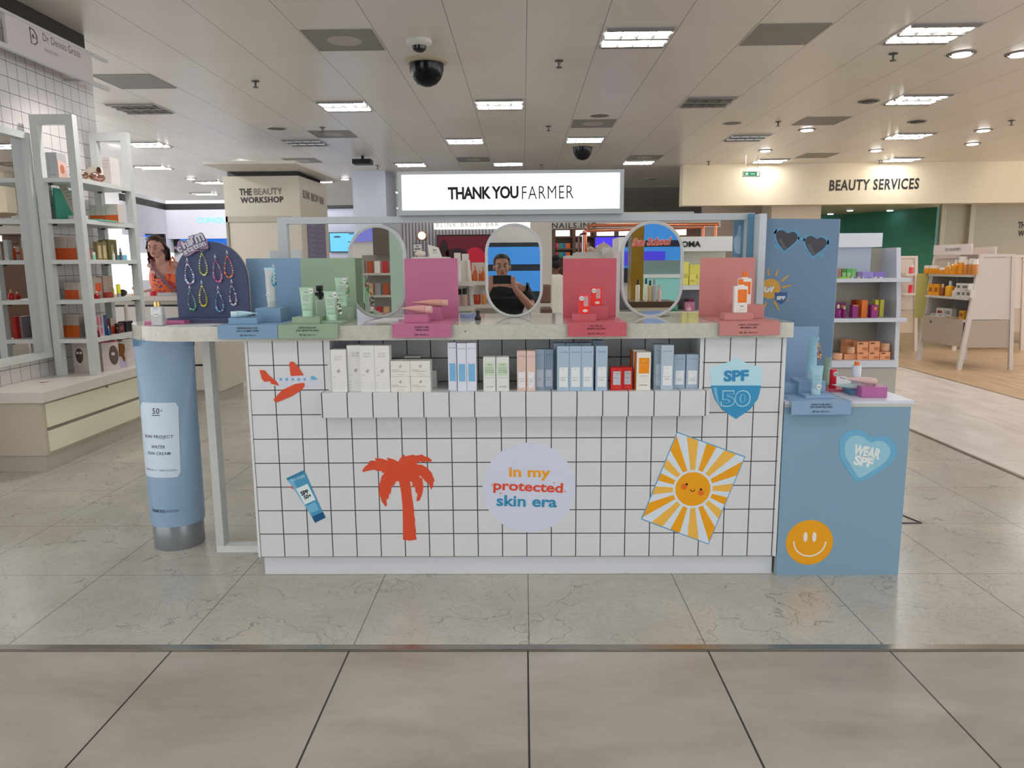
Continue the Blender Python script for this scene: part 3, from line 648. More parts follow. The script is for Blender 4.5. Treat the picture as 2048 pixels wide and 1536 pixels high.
# ------------------------------------------------------------------ bead charms
def charm(lb, x, y, z, w, h, cols, par=None, group='beaded phone charms', tilt=0, seed=0, narrow=1.0, turn=0):
    t = thing('bead_charm', lb, 'charm', (x, y, z), turn, group)
    rnd = random.Random(seed); n = 26; bm = new(); idx = []
    mats = [m(c, .3, 1.35) for c in cols]
    cord = []
    for i in range(n):
        a = 2*pi*i/n; s = (1-cos(a))/2                    # 0 at the top, 1 at the bottom
        u = sin(a)*(.30+.70*s**.8)*w/2*1.06; v = -h*s
        u, v = u*cos(tilt)-v*sin(tilt), u*sin(tilt)+v*cos(tilt)
        cord.append((u, 0, v)); big = .0036*rnd.choice([.75, 1, 1, 1.25])*(.75+.5*s)
        f0 = len(bm.faces); bmesh.ops.create_icosphere(bm, subdivisions=1, radius=big, matrix=Matrix.Translation((u, -.001, v)))
        k = rnd.randrange(len(mats)); bm.faces.ensure_lookup_table()
        for f in bm.faces[f0:]: f.material_index = k
    part('beads', bm, mats, t, True, True)
    bm = new(); tube(bm, cord+cord[:1], .0008, 4); part('cord', bm, m('8a8a90', .4), t, local=True)
    bm = new(); tube(bm, [(.004*cos(q), 0, .012+.006*sin(q)) for q in [2*pi*j/10 for j in range(11)]], .0012, 5); tube(bm, [(0, 0, .018), (0, 0, .026)], .0012, 5)
    part('clasp', bm, m('b9bcc2', .25, 1.1, metal=.9), t, True, True)
    return t
YB = 3.20
bt = thing('charm_board', 'navy arched board hung with bead charms, with a bubbly charm station sign', 'display board', (-1.34, 3.2, 1.065))
bx0, bx1 = -1.498, -1.186; zc0 = 1.246
pts = [(bx0, 1.085)]+[((bx0+bx1)/2-(bx1-bx0)/2*cos(q), zc0+.162*sin(q)) for q in [pi*i/28 for i in range(29)]]+[(bx1, 1.085)]
navy = m('3f4768', .5, 1.05)
part('board', prism(new(), pts, YB, YB+.010), navy, bt)
part('foot', B(-1.528, -1.262, YB-.045, YB+.02, 1.0655, 1.085, .001), navy, bt)
part('pale_edge', prism(new(), [(a*1.0+(.004 if a > -1.34 else 0), b) for a, b in pts], YB+.0102, YB+.012), m('b0a89c', .5, 1.1), bt)
# the bubble-letter sign
sg = [(345, 495), (348, 483), (357, 481), (356, 492), (354, 478), (370, 476), (376, 478), (383, 470), (384, 462), (390, 462), (392, 470), (395, 462), (400, 468), (405, 476), (409, 478), (413, 484), (415, 494), (415, 502), (398, 502), (385, 510), (372, 518), (366, 510), (360, 504)]
sgp = smooth_loop(PP([(346, 496), (350, 492), (354, 494), (355, 482), (362, 480), (368, 483), (376, 477), (381, 478), (381, 473), (387, 470), (391, 472), (395, 469), (401, 468), (407, 474), (413, 479), (415, 490), (416, 500), (400, 502), (392, 502), (384, 508), (378, 512), (370, 513), (366, 510), (366, 505), (357, 505), (352, 499)], YB-.012), 2)
sgn = part('lettered_sign', prism(new(), sgp, YB-.012, YB-.004), m('8f7090', .45, 1.2), bt, label='mauve bubble-letter sign')
lt = m('b4b4bf', .4, 1.15); dk = m('3c3448', .5, 1.0)
for ch, x, y, s in (('c', 359, 499, 11), ('h', 370, 489, 15), ('a', 379, 485, 13), ('r', 386, 478, 13), ('m', 398, 476, 16), ('s', 371, 505, 9), ('t', 377, 500, 10), ('a', 384, 498, 9), ('t', 390, 494, 10), ('i', 395, 492, 9), ('o', 401, 490, 8.5), ('n', 408, 488, 9)):
    q = at(x, y, YB-.013); wd = s*.0022*(1.15 if ch == 'm' else (.45 if ch == 'i' else .8)); hh = s*.0022
    TX(sgn, ch, q[0], YB-.0128, q[1], wd*1.22, hh*1.2, dk, bold=.085, rot=.38)
    TX(sgn, ch, q[0], YB-.0136, q[1], wd*1.02, hh*1.0, lt, bold=.045, rot=.38)
q = at(405, 499, YB-.013); part('sign_caption', prism(new(), [(q[0]-.02, q[1]-.003), (q[0]+.022, q[1]-.003), (q[0]+.022, q[1]+.003), (q[0]-.02, q[1]+.003)], YB-.0134, YB-.0122), dk, sgn)
CH = [(374, 527, 20, 38, ['c7c4d2', '8a90b8', 'b98ab0', '8ab0c4', 'd9d2d8'], 'pastel white, blue and pink', 'top left'),
      (403, 507, 18, 40, ['b8b84a', 'a0b040', 'd8d890', '8f9848', 'c9c8b0'], 'lime green and yellow', 'second of the top row'),
      (430, 521, 19, 40, ['b04878', 'c87898', '8a2f60', 'c9a8a8', 'd06890'], 'magenta and pink', 'third of the top row'),
      (454, 512, 19, 40, ['c85a2c', 'd87a48', 'b8402c', 'c8a070', 'd89888'], 'orange and red', 'top right'),
      (379, 582, 17, 36, ['5aa078', '88c098', '2f7050', 'a8c8b8', '3a7878'], 'dark and mint green', 'bottom left'),
      (403, 572, 17, 38, ['b8b040', 'c8c468', 'd4cfa8', 'a09838', 'd8c850'], 'yellow', 'second of the bottom row'),
      (436, 583, 18, 38, ['4a80a8', '6aa0c0', '90b8d0', '385888', 'a8c0d0'], 'sky blue', 'third of the bottom row'),
      (463, 570, 15, 38, ['c8c4c4', 'a8a0b0', 'd8d4d0', '907888', '58506a'], 'pearl white', 'bottom right')]
for i, (x, y, w_, h_, cols, cn, pl) in enumerate(CH):
    q = at(x, y, YB-.01)
    charm('teardrop loop of %s beads, %s on navy board' % (cn, pl), q[0], YB-.008, q[1]-.001, w_*.00225, h_*.00225, cols, seed=i+3, tilt=(.10 if i in (0, 2, 4) else .04))
charm('loop of turquoise beads hanging from the grey tube on the blue stand', -1.040, 3.105, 1.285, .020, .064, ['2f7a90', '58a8b8', '88c0cc', '2a5f78', '9fd0d4'], seed=21)
charm('loop of pearl and brown beads hanging from the front middle green tube', -.754, 3.015, 1.175, .010, .068, ['c8beb4', 'd8d0c8', '6a5048', 'b89888', '302a28'], seed=22, tilt=.12)
charm('loop of green and white beads hanging from the rear green tube', -.744, 3.15, 1.232, .010, .058, ['3f8a58', 'c8d0c0', '58a068', 'c06858', '2f6a48'], seed=23, tilt=.05)
# things at the left end
t = thing('pump_bottle', 'clear bottle with a gold cap at the left end of the worktop', 'bottle', (-1.503, 3.03, 1.065))
bm = new(); box(bm, -.024, .024, -.014, .014, 0, .078, .005); part('bottle', bm, m('b9bdbb', .05, 1.15, spec=.8), t, local=True)
part('liquid', B(-.0245, .0245, -.0145, .0145, .006, .045, .004), m('a9adac', .1, 1.15), t, local=True)
part('cap', lathe(new(), [(.013, .078), (.013, .096), (.011, .098)], n=20), m('c0a468', .25, 1.2, metal=.7), t, True, True)
part('tester_sticker', prism(new(), circ(-.002, .046, .0115, 20, .009), -.0158, -.0148), m('e4e6e4', .5, 1.05), t, local=True)
TX(t, 'Tester', -.002, -.0162, .046, .018, .005, INK, bold=.03, local=True); TX(t, 'CLEANSING', 0, -.0152, .068, .020, .003, m('5a5c5c', .5, 1), local=True)
one('pink_tray', B(-1.60, -1.43, 3.10, 3.17, 1.0652, 1.077, .002), m('b05c88', .4, 1.35), 'flat pink tray behind the gold-capped bottle at the left end', 'tray')
q0 = thing('boxed_card', 'small white framed card with a grey picture behind the gold-capped bottle', 'card', (-1.474, 3.30, 1.065))
part('card', B(-.035, .032, 0, .01, 0, .092, .001), m('c9c6c0', .5, 1.15), q0, local=True); part('picture', B(-.022, .024, -.001, 0, .018, .062), m('6f6762', .5, 1.1), q0, local=True)
part('round_logo', prism(new(), circ(.014, .05, .010, 18), -.002, -.001), m('d8d8d4', .5, 1.1), q0, local=True)
one('paper_sheet', prismz(new(), [(-1.46, 2.97), (-1.27, 2.96), (-1.24, 3.06), (-1.30, 3.09), (-1.44, 3.04)], 1.0652, 1.0662), m('c4c8cc', .5, 1.1), 'loose sheet of white paper lying in front of the charm board', 'paper')
# small things between the stands
t = thing('small_bottle', 'small black pump bottle right of the pink stand', 'bottle', (-.196, 3.20, 1.065))
part('bottle', lathe(new(), [(.0125, 0), (.0135, .003), (.0135, .012), (.010, .018)], n=18), m('101216', .3, 1.0), t, True, True)
part('pump', lathe(new(), [(.007, .018), (.007, .030), (.009, .030), (.0085, .040), (.006, .041)], n=18), m('07080a', .4, 1.0), t, True, True)
one('blue_tray', prismz(new(), [(-.285, 3.40), (-.215, 3.40), (-.228, 3.33), (-.285, 3.33)], 1.0652, 1.083), m('7f8fb4', .45, 1.3), 'periwinkle blue tray edge right of the pink stand', 'tray')
bm = new(); prismz(bm, [(-.66, 3.12), (-.535, 3.16), (-.53, 3.27), (-.63, 3.26)], 1.0652, 1.069); prismz(bm, [(-.62, 3.16), (-.50, 3.20), (-.52, 3.29), (-.62, 3.27)], 1.069, 1.072)
one('leaflets', bm, m('cfd2d2', .45, 1.1), 'white leaflets lying below the left mirror', 'leaflet')
one('white_pen', tube(new(), [(.52, 3.33, 1.069), (.66, 3.36, 1.069)], .004, 8), m('c9c5ba', .4, 1.1), 'thin white stick lying right of the right mirror foot', 'pen')

# ------------------------------------------------------------------ mirrors
def mirror(lb, cx, cz, w_, h_, Y, aim=None, turn=0, tilt=0, fcol='a9adad'):
    t = thing('oval_mirror', lb, 'mirror', (cx, Y, 1.0655), group='oval counter mirrors')
    z0 = cz-1.0655
    def stad(w, h, n=20):
        r = w/2; o = []
        for i in range(n+1): a = pi*i/n; o.append((r*cos(a), z0+(h/2-r)+r*sin(a)))
        for i in range(n+1): a = pi+pi*i/n; o.append((r*cos(a), z0-(h/2-r)+r*sin(a)))
        return o
    outer, inn = stad(w_, h_), stad(w_-.026, h_-.026); n = len(outer)
    bm = new()
    rings = [[(x, -.014, z) for x, z in inn], [(x, -.017, z) for x, z in stad(w_-.006, h_-.006)], [(x, -.014, z) for x, z in outer], [(x, .010, z) for x, z in outer], [(x, .010, z) for x, z in inn]]
    loft(bm, rings+[rings[0]], cap=False)
    part('frame', bm, m(fcol, .4, 1.3), t, True, True)
    part('mirror_glass', prism(new(), stad(w_-.024, h_-.024), -.010, -.006), m('f4f6f6', .005, 1.0, metal=1), t, local=True)
    part('back_plate', prism(new(), stad(w_-.024, h_-.024), -.005, .009), m('9a9d9d', .5, 1.2), t, local=True)
    t.rotation_euler = (tilt, 0, turn); return t
mirror('left oval mirror with a pale grey frame, between the green and pink stands', -.652, 1.273, .258, .415, 3.36, turn=.0)
mirror('middle oval mirror with a pale grey frame, reflecting the person taking the picture', -.040, 1.272, .258, .415, 3.34, turn=.028, tilt=-.0196)
mr = mirror('right oval mirror with red script on its glass, between the coral and salmon stands', .572, 1.272, .276, .425, 3.34, turn=.0)
# red script on the right mirror
a_, b_ = at(1264, 492, 3.32), at(1345, 474, 3.32)
TX(mr, 'Sun School', (a_[0]+b_[0])/2-.572, -.0125, (a_[1]+b_[1])/2-1.0655-.001, .176, .039, m('c9b0a8', .4, 1.2), bold=.07, shear=.35, rot=.03, local=True)
TX(mr, 'Sun School', (a_[0]+b_[0])/2-.572, -.0132, (a_[1]+b_[1])/2-1.0655-.001, .172, .036, m('b04a42', .4, 1.25), bold=.035, shear=.35, rot=.03, local=True)

# ------------------------------------------------------------------ white frame and light box above the counter
fr = thing('counter_frame', 'white square-tube frame standing on the worktop and carrying the lit sign', 'frame', (-.01, 3.5, 1.065))
fm = m('a7adb0', .4, 1.3)
part('top_bar', B(-1.136, 1.062, 3.48, 3.52, 1.494, 1.524), fm, fr)
part('post', B(-1.136, -1.093, 3.48, 3.52, 1.0655, 1.494), fm, fr); part('post', B(1.026, 1.062, 3.48, 3.52, 1.0655, 1.494), fm, fr)
ls = thing('light_box_sign', 'large lit white light box sign in a grey frame, reading THANK YOU FARMER', 'sign', (-.035, 3.47, 1.5245))
sx0, sz0 = at(797, 436, 3.44); sx1, _ = at(1247, 428, 3.44); sz0 = 1.5245; sz1 = at(1020, 341, 3.44)[1]
part('housing', B(sx0, sx1, 3.452, 3.53, sz0, sz1, .002), m('a2a7aa', .35, 1.3), ls)
bm = new(); b = .022
for q in ((sx0, sx1, sz0, sz0+b), (sx0, sx1, sz1-b*.6, sz1), (sx0, sx0+b*.8, sz0+b, sz1-b*.6), (sx1-b*.8, sx1, sz0+b, sz1-b*.6)): box(bm, q[0], q[1], 3.436, 3.452, q[2], q[3])
part('bezel', bm, m('9ba0a3', .3, 1.3), ls)
part('lit_panel', B(sx0+b*.8, sx1-b*.8, 3.446, 3.452, sz0+b, sz1-b*.6), m('f6fbf7', .4, 1, emit=.86), ls)
TXP(ls, 'THANK YOU', 896, 372, 1037, 399, 3.4452, INK, bold=.035, rot=.008, sp=.92)
TXP(ls, 'FARMER', 1044, 371, 1147, 398, 3.4452, INK, bold=-.008, rot=.008, sp=1.1)

# ------------------------------------------------------------------ cartons on the tiled shelf
def carton(lb, x0, x1, yf, d, z0, z1, col, panels=(), prints=(), group=None, name='carton', cat='box', turn=0, k=None, rough=.5):
    w_ = x1-x0; h_ = z1-z0
    t = thing(name, lb, cat, ((x0+x1)/2, yf, z0), turn, group)
    part('box', B(-w_/2, w_/2, 0, d, 0, h_, .0006), m(col, rough, k), t, local=True)
    for (a, b, c, e, pc) in panels: part('label_panel', B(-w_/2+a*w_, -w_/2+b*w_, -.0008, -.0001, c*h_, e*h_), m(pc, .5, k), t, local=True)
    for (s, cx, cz, tw, th, pc) in prints: TX(t, s, (cx-.5)*w_, -.0012, cz*h_, tw*w_, th*h_, m(pc, .5, 1.0), bold=.01, local=True)
    return t
YSH, ZSH = 2.935, .7972
def cpx(lb, p0, p1, pt, pb, col, yf=None, d=.06, **k):
    """carton standing on the shelf, front face traced at its own depth (from the base line pb)"""
    if yf is None: yf = fl((p0+p1)/2, pb, ZSH)[1]
    x0 = at(p0, (pt+pb)/2, yf)[0]; x1 = at(p1, (pt+pb)/2, yf)[0]; z1 = at((p0+p1)/2, pt, yf)[1]
    return carton(lb, x0, x1, yf, d, k.pop('z0', ZSH), z1, col, **k)
def sprig(t, w_, cx, cz, s):
    bm = new()
    for i, (r, a0, a1) in enumerate(((1.0, 1.7, 2.9), (.72, 1.6, 2.8), (.45, 1.5, 2.9))):
        pts = [(cx+s*.6+s*r*cos(a0+(a1-a0)*j/6), -.0012, cz-s*.55+s*r*1.25*sin(a0+(a1-a0)*j/6)) for j in range(7)]
        tube(bm, pts, s*.05, 4)
    tube(bm, [(cx-s*.1, -.0012, cz-s*.75), (cx-s*.35, -.0012, cz), (cx-s*.75, -.0012, cz+s*.1)], s*.05, 4)
    part('sprig_print', bm, m('55544c', .5, 1.0), t, local=True)
TP = [('THANK YOU FARMER', .5, .84, .5, .012, '333333'), ('RICE PURE', .5, .80, .45, .010, '777777'), ('ESSENTIAL', .5, .765, .5, .012, '555555'), ('TONER', .22, .36, .2, .012, '555555')]+[('Purifying and moisturizing', .62, .21-.045*i, .5, .008, '999999') for i in range(4)]+[('Rice', .15, .21-.06*i, .16, .010, '666666') for i in range(3)]
for lb, p0, p1, pt, pb, yo in (('white tall carton with a sprig print, alone at the left end of the shelf', 662, 692, 699.5, 777.5, 0), ('white tall carton with a sprig print, set back behind the pair of tall cartons', 695, 727, 690.5, 777, .022), ('white tall carton with a sprig print, left one of the front pair', 720.5, 749, 691.5, 779.5, 0), ('white tall carton with a sprig print, right one of the front pair', 749.5, 779, 691.5, 779.5, 0)):
    t = cpx(lb, p0, p1, pt, pb, 'd3d3d0', yf=YSH+yo+(0 if 'pair' in lb else .004), d=.058, prints=TP, group='tall white sprig cartons', k=1.2)
    sprig(t, .06, .0, (.50 if 1 else 0)*.17, .011)
JP = [('RICE PURE', .25, .42, .3, .05, '777777'), ('RICH CREAM MOISTURIZER', .45, .33, .7, .04, '888888'), ('THANK YOU FARMER', .5, .12, .4, .03, '999999')]
for lb, p0, p1, pt, pb, z in (('low white sprig carton, lower left of the stack of four', 780.5, 820, 750, 778.5, 0), ('low white sprig carton, lower right of the stack of four', 820.8, 860.5, 750, 778.5, 0), ('low white sprig carton, upper left of the stack of four', 780, 819.5, 719.5, 749, 1), ('low white sprig carton, upper right of the stack of four', 820, 859.5, 719.5, 749, 1)):
    x0, x1 = at(p0, pt, YSH)[0], at(p1, pt, YSH)[0]; z0 = ZSH+z*.0625; h_ = .0618
    t = carton(lb, x0, x1, YSH+.002, .075, z0, z0+h_, 'd3d2cb', prints=JP, group='stack of low white cartons', k=1.2); sprig(t, .08, .0, .04, .0085)
carton('low white carton lying on top behind the stack of four', at(810, 720, 3.04)[0], at(842, 720, 3.04)[0], 3.03, .07, ZSH+.1254-.0, ZSH+.1254+.006, 'b9b9b2', k=1.2)
ZB = ZSH+.0
cpx('small white carton standing behind the right side of the low stack', 861, 873.5, 741, 772, 'c6c7c4', yf=3.035, d=.05, k=1.2)
BP = [('THANK YOU FARMER', .5, .89, .8, .012, '444444')]; BB = [(.16, .86, .20, .57, '6fa6cc')]
for lb, p0, p1, pt, pb in (('slim white carton with a blue label, left of three', 896, 913, 685, 771.5), ('slim white carton with a blue label, middle of three', 914.5, 932.8, 686.5, 773.5), ('slim white carton with a blue label, right of three', 933.5, 952.5, 686, 773)):
    cpx(lb, p0, p1, pt, pb, 'c8ccd6', yf=2.955 if 'left of' in lb else 2.944, d=.04, panels=BB, prints=BP, group='slim cartons with blue labels', k=1.25)
for lb, p0, p1, pt, pb in (('white carton with a pale green label, left of the green pair', 966.5, 991, 714.5, 776), ('white carton with a pale green label, right of the green pair', 992.5, 1018, 714.5, 776)):
    cpx(lb, p0, p1, pt, pb, 'cfd2cd', yf=YSH+.004, d=.05, panels=[(.12, .90, .46, .84, 'b9cdb4')], prints=[('THIS', .5, .78, .35, .05, 'a08a50'), ('SUN PROJECT', .5, .68, .7, .03, '4f6a55'), ('SKIN RELIEF', .5, .62, .7, .03, '4f6a55'), ('SUN CREAM', .5, .56, .7, .03, '4f6a55'), ('moisture', .5, .40, .6, .02, '999999'), ('THANK YOU FARMER', .5, .13, .6, .025, '333333')], group='cartons with pale green labels', k=1.2)
def sunp(lab='c9cdd6'): return dict(prints=[('THANK YOU FARMER', .5, .87, .72, .014, '2f3440'), ('+', .5, .52-.03, .12, .025, '8a8f98'), ('SUN PROJECT', .5, .30, .62, .016, '3a4050'), ('LIGHT SUN', .5, .26, .35, .012, '3a4050'), ('ESSENCE', .5, .235, .42, .012, '3a4050')])
def sp(lb, p0, p1, pt, pb, col, yf, d, top, group, lc='cfd3dc', k=1.3, z=.08):
    return cpx(lb, p0, p1, pt, pb, col, yf=yf, d=d, panels=[(.16, .88, z, top, lc)], group=group, k=k, **sunp())
sp('narrow beige carton, left of the beige pair', 1034, 1052, 702, 776.5, 'c4ab9f', 2.938, .045, .48, 'narrow beige cartons', 'd0ced4')
sp('narrow beige carton, right of the beige pair', 1053.5, 1070.5, 702, 776.5, 'c8afa3', 2.938, .045, .48, 'narrow beige cartons', 'd0ced4')
sp('narrow slate blue carton, left of the slate pair beside the beige ones', 1070.7, 1088.3, 699, 770, '8497a8', 2.965, .045, .50, 'narrow slate cartons', 'aab2bd')
sp('narrow slate blue carton, right of the slate pair beside the beige ones', 1088.6, 1106.5, 699, 769.5, '73879a', 2.967, .045, .50, 'narrow slate cartons', 'a3acb8')
for i, (p0, p1) in enumerate(((1114.5, 1138.2), (1138.8, 1162.3), (1162.8, 1187))): sp('pale blue carton with a white label, %s of the tall blue three' % ('left', 'middle', 'right')[i], p0, p1, 692.5, 778, '97abbc', 2.932, .045, .53, 'tall pale blue cartons', z=.09)
sp('pale blue carton with a white label, standing alone right of the blue three', 1191.5, 1215, 692, 777.5, '97abbc', 2.934, .045, .53, 'tall pale blue cartons', z=.09)
for i, (p0, p1, py, yy) in enumerate(((1107, 1128, 686.5, 2.995), (1131, 1156, 686.5, 2.995), (1157, 1182, 686.5, 2.995), (1185, 1207, 681, 3.06))):
    cpx('blue carton in the row behind the tall pale blue cartons, %s one' % ORD[i], p0, p1, py, 770, '8699aa', yf=yy, d=.045, group='rear blue cartons', k=1.3)
RP = [('SUN STICK', .55, .74, .35, .04, '555555'), ('DAILY', .5, .55, .35, .04, '555555'), ('THANK YOU FARMER', .5, .13, .5, .03, 'e0a0a0')]
for lb, p0, p1, pt, pb, yf in (('small bright red carton, left front one of the red pair', 1221.5, 1244.5, 735.5, 775.5, 2.940), ('small bright red carton, right one of the red pair, set back', 1244.8, 1265, 735, 772.8, 2.953)):
    cpx(lb, p0, p1, pt, pb, 'b8221c', yf=yf, d=.05, panels=[(.2, .85, .24, .84, 'a9adb4')], prints=RP, group='small red cartons', k=1.3)
t = cpx('white carton with a big orange label in front of two orange-sided cartons', 1273, 1301.5, 705, 777, 'd5d4cd', yf=2.936, d=.045, k=1.2, panels=[(.16, .88, .45, .86, 'e8860f')], prints=[('MOTIF', .5, .78, .25, .03, 'f4c070'), ('SAFE SUN FLUID', .5, .66, .6, .035, 'f4c070'), ('TOP', .3, .70, .25, .02, 'f4c070'), ('SPF50', .5, .38, .5, .02, 'c98a50'), ('THANK YOU FARMER', .5, .14, .55, .025, '222222')])
part('orange_side', B(-.0315, -.0303, .001, .044, .001, .1535), m('c9641c', .5, 1.3), t, local=True, label='orange side face')
for i, yy in enumerate((2.99, 3.045)):
    t = cpx('orange-sided carton behind the big orange label, %s' % ('nearer one', 'rear one')[i], 1266.5-i*3, 1290, 700-i*2, 770-i*4, 'd0cfc8', yf=yy, d=.045, k=1.2, group='orange-sided cartons')
    part('orange_side', B(-.0285, -.0272, .001, .044, .001, .150), m('c9641c', .5, 1.3), t, local=True, label='orange side face')
sp('tall grey blue carton, set back, partly behind the front tall one', 1308, 1335, 689, 770.5, '8b9dac', 2.97, .045, .56, 'tall grey blue cartons', 'b3bcc8')
sp('tall grey blue carton standing in front, right part of the shelf', 1322.5, 1347, 690.5, 774, '9fb0bd', 2.945, .045, .54, 'tall grey blue cartons', z=.10)
sp('short grey blue carton at the right end, left of two', 1347.5, 1370.5, 709, 769.3, '8fa2b3', 2.975, .05, .53, 'short grey blue cartons', z=.12)
sp('short grey blue carton at the right end, right of two', 1372.5, 1397.5, 709, 769.3, '93a5b5', 2.975, .05, .53, 'short grey blue cartons', z=.12)
# ------------------------------------------------------------------ blue side plinth and tall panel at right
BP1 = m('7596ab', .38, 1.22)
pl = thing('side_plinth', 'low light blue side counter at the right end, heart and smiley on its front', 'counter', (1.315, 3.25, 0))
part('front_panel', B(1.056, 1.566, 2.962, 2.972, 0, .718, .0008), BP1, pl)
part('body', B(1.058, 1.560, 2.974, 3.60, .0, .718), m('c4c8c6', .4, 1.15), pl)
part('side_panel', B(1.562, 1.572, 2.985, 3.60, 0, .722), BP1, pl); part('side_edge', B(1.5735, 1.579, 2.990, 3.60, 0, .722), m('48637a', .4, 1.2), pl)
part('lower_top', B(1.058, 1.570, 2.966, 3.60, .7185, .731), m('c7c9c0', .35, 1.15), pl)
part('upper_top', B(1.058, 1.575, 2.960, 3.62, .7315, .7445), m('cdd0dd', .35, 1.15), pl)
YP = 2.9605
P3 = lambda pts: PP(pts, YP, 1480, 620, 2.845)
ho = smooth_loop(P3([(565, 800), (566, 740), (600, 695), (660, 678), (710, 690), (748, 738), (790, 715), (845, 724), (885, 765), (893, 815), (870, 860), (820, 905), (745, 950), (662, 986), (640, 950), (600, 895), (572, 845)]), 2)
hi = smooth_loop(P3([(594, 800), (598, 755), (625, 722), (665, 712), (705, 724), (745, 760), (780, 742), (820, 748), (852, 780), (857, 812), (840, 850), (795, 890), (735, 925), (675, 962), (655, 925), (622, 875), (600, 838)]), 2)
hs = decal('heart_sticker', [ho], YP, pl, m('5f9dbd', .4, 1.3), label='blue heart sticker with white lettering'); decal('heart_field', [hi], YP-.0008, hs, m('86b3c4', .4, 1.3))
TXP(hs, 'WEAR', 1706, 893, 1763, 915, YP-.0012, m('dfe6ea', .5, 1.1), bold=.05, rot=-.20)
TXP(hs, 'SPF', 1707, 913, 1748, 933, YP-.0012, m('dfe6ea', .5, 1.1), bold=.05, rot=-.20)
sm = at(1619, 1085, YP); sr_ = 46*.00212
sm_t = decal('smiley_sticker', [circ(sm[0], sm[1], sr_, 56)], YP, pl, YEL, label='yellow smiley sticker')
[decal('eye', [px_c(q, 1074, 4, YP, 20, 10)], YP-.0008, sm_t, m('e6e4e0', .5, 1.05)) for q in (1610.7, 1628.5)]
decal('smile', [arc(1619.5, 1083, 31, pi, 2*pi, 2.6, YP, ry=30, n=28)], YP-.0008, sm_t, m('e6e4e0', .5, 1.05))
stand('pale blue stand on the low side counter, holding a dewy blue tube', 1.072, 1.310, 3.30, 1.018-.0, '7e9bb8', [('DEWY FOR DRY/', 1.190, .737, .078, .0072), ('DEHYDRATED SKIN', 1.190, .727, .088, .0072), ('SPF 50+ PA++++', 1.190, .708, .070, .0068)],
      [(1.060+.013, 1.160, 3.10, 3.18, .040), (1.150, 1.262, 3.07, 3.17, .058), (1.150, 1.268, 2.985, 3.06, .012)], z0=.7445, yf=2.930, zlip=.695)
make_tube('cream_tube', 'short light blue tube with a round tester sticker at the front of the side counter', (1.202, 3.02, .763), .054, .118, .018, .024, '8fb4c4', 'a8c6ce', (.017, .05, .104, '94b8c8'), [('SUN PROJECT', .076, .028, .004), ('WATER', .066, .018, .003), ('SUN CREAM', .060, .024, .003)], sticker=(.004, .034, .0105), inkc=m('4f7688', .5, 1))
make_tube('cream_tube', 'tall light blue tube turned sideways behind the short blue tube, with amber beads', (1.222, 3.13, .809), .050, .180, .0185, .024, '8fbbd0', 'a8c6d2', rz=-1.15)
charm('loop of amber and rose beads hanging from the tall sideways blue tube', 1.238, 3.115, .965, .014, .066, ['c08040', 'd8a050', 'a85070', 'c8a878', '984030'], seed=31, tilt=.12)
# sample podiums
one('slate_block', B(1.262, 1.36, 3.335, 3.405, .745, .778, .002), m('56758c', .45, 1.3), 'dark slate blue riser block at the back of the side counter', 'riser')
one('green_block', B(1.275, 1.395, 3.245, 3.33, .745, .764, .002), m('7c9480', .45, 1.3), 'sage green riser block on the side counter', 'riser')
bm = prismz(new(), [(1.30, 3.28), (1.32, 3.28), (1.43, 3.10), (1.40, 3.02)], .745, .757)
one('coral_block', B(1.29, 1.40, 3.165, 3.24, .745, .757, .002), m('b0586a', .45, 1.3), 'thin coral pink riser block on the side counter', 'riser')
one('teal_block', B(1.375, 1.45, 3.085, 3.175, .745, .770, .002), m('547f9a', .45, 1.3), 'blue riser block behind the magenta box on the side counter', 'riser')
one('magenta_block', B(1.395, 1.500, 3.03, 3.125, .745, .789, .002), m('b0649a', .4, 1.05), 'magenta pink box riser at the front right of the side counter', 'riser')
make_tube('cream_tube', 'small slate blue tube turned sideways on the dark slate riser', (1.322, 3.37, .7785), .040, .125, .013, .020, '5f93b4', '9fc0d2', rz=-1.2)
make_tube('cream_tube', 'sage green tube turned sideways on the green riser', (1.352, 3.29, .7645), .044, .118, .015, .006, 'a3bcaa', 'a3bcaa', rz=-1.1)
t = thing('stick_tube', 'red sun stick standing on the coral riser, with a round sticker', 'stick', (1.345, 3.20, .7575))
part('body', lathe(new(), [(.0145, 0), (.015, .002), (.015, .078), (.013, .082)], n=22), m('c8202c', .3, 1.3), t, True, True)
part('round_sticker', prism(new(), circ(.003, .064, .0095, 18), -.0165, -.0150), m('dfe3df', .5, 1.05), t, local=True); TX(t, 'Tester', .003, -.0168, .064, .015, .004, INK, bold=.03, local=True)
t = thing('sun_stick', 'white cylindrical sun stick with an orange cap behind the magenta box', 'stick', (1.4125, 3.13, .770))
part('body', lathe(new(), [(.018, 0), (.0185, .002), (.0185, .092), (.016, .096)], n=24), m('c3c8d4', .3, 1.2), t, True, True)
part('cap', lathe(new(), [(.0105, .096), (.0105, .110), (.009, .112)], n=20), m('e4641a', .35, 1.3), t, True, True)
lying('silvery pink tube lying on the magenta box, cap to the right', 1.470, 3.075, .8045, .050, .145, .0145, .024, 'c2a8a4', 'c9b2a4', .10, pi/2, crimp='b8c4c0', pit=.12)
lying('mint white tube lying flat beside the red sun stick, cap to the right', 1.352+.06, 3.09, .783, .044, .11, .0115, .022, 'a9c2bc', 'b8c8c4', .05, pi/2, pit=.06)
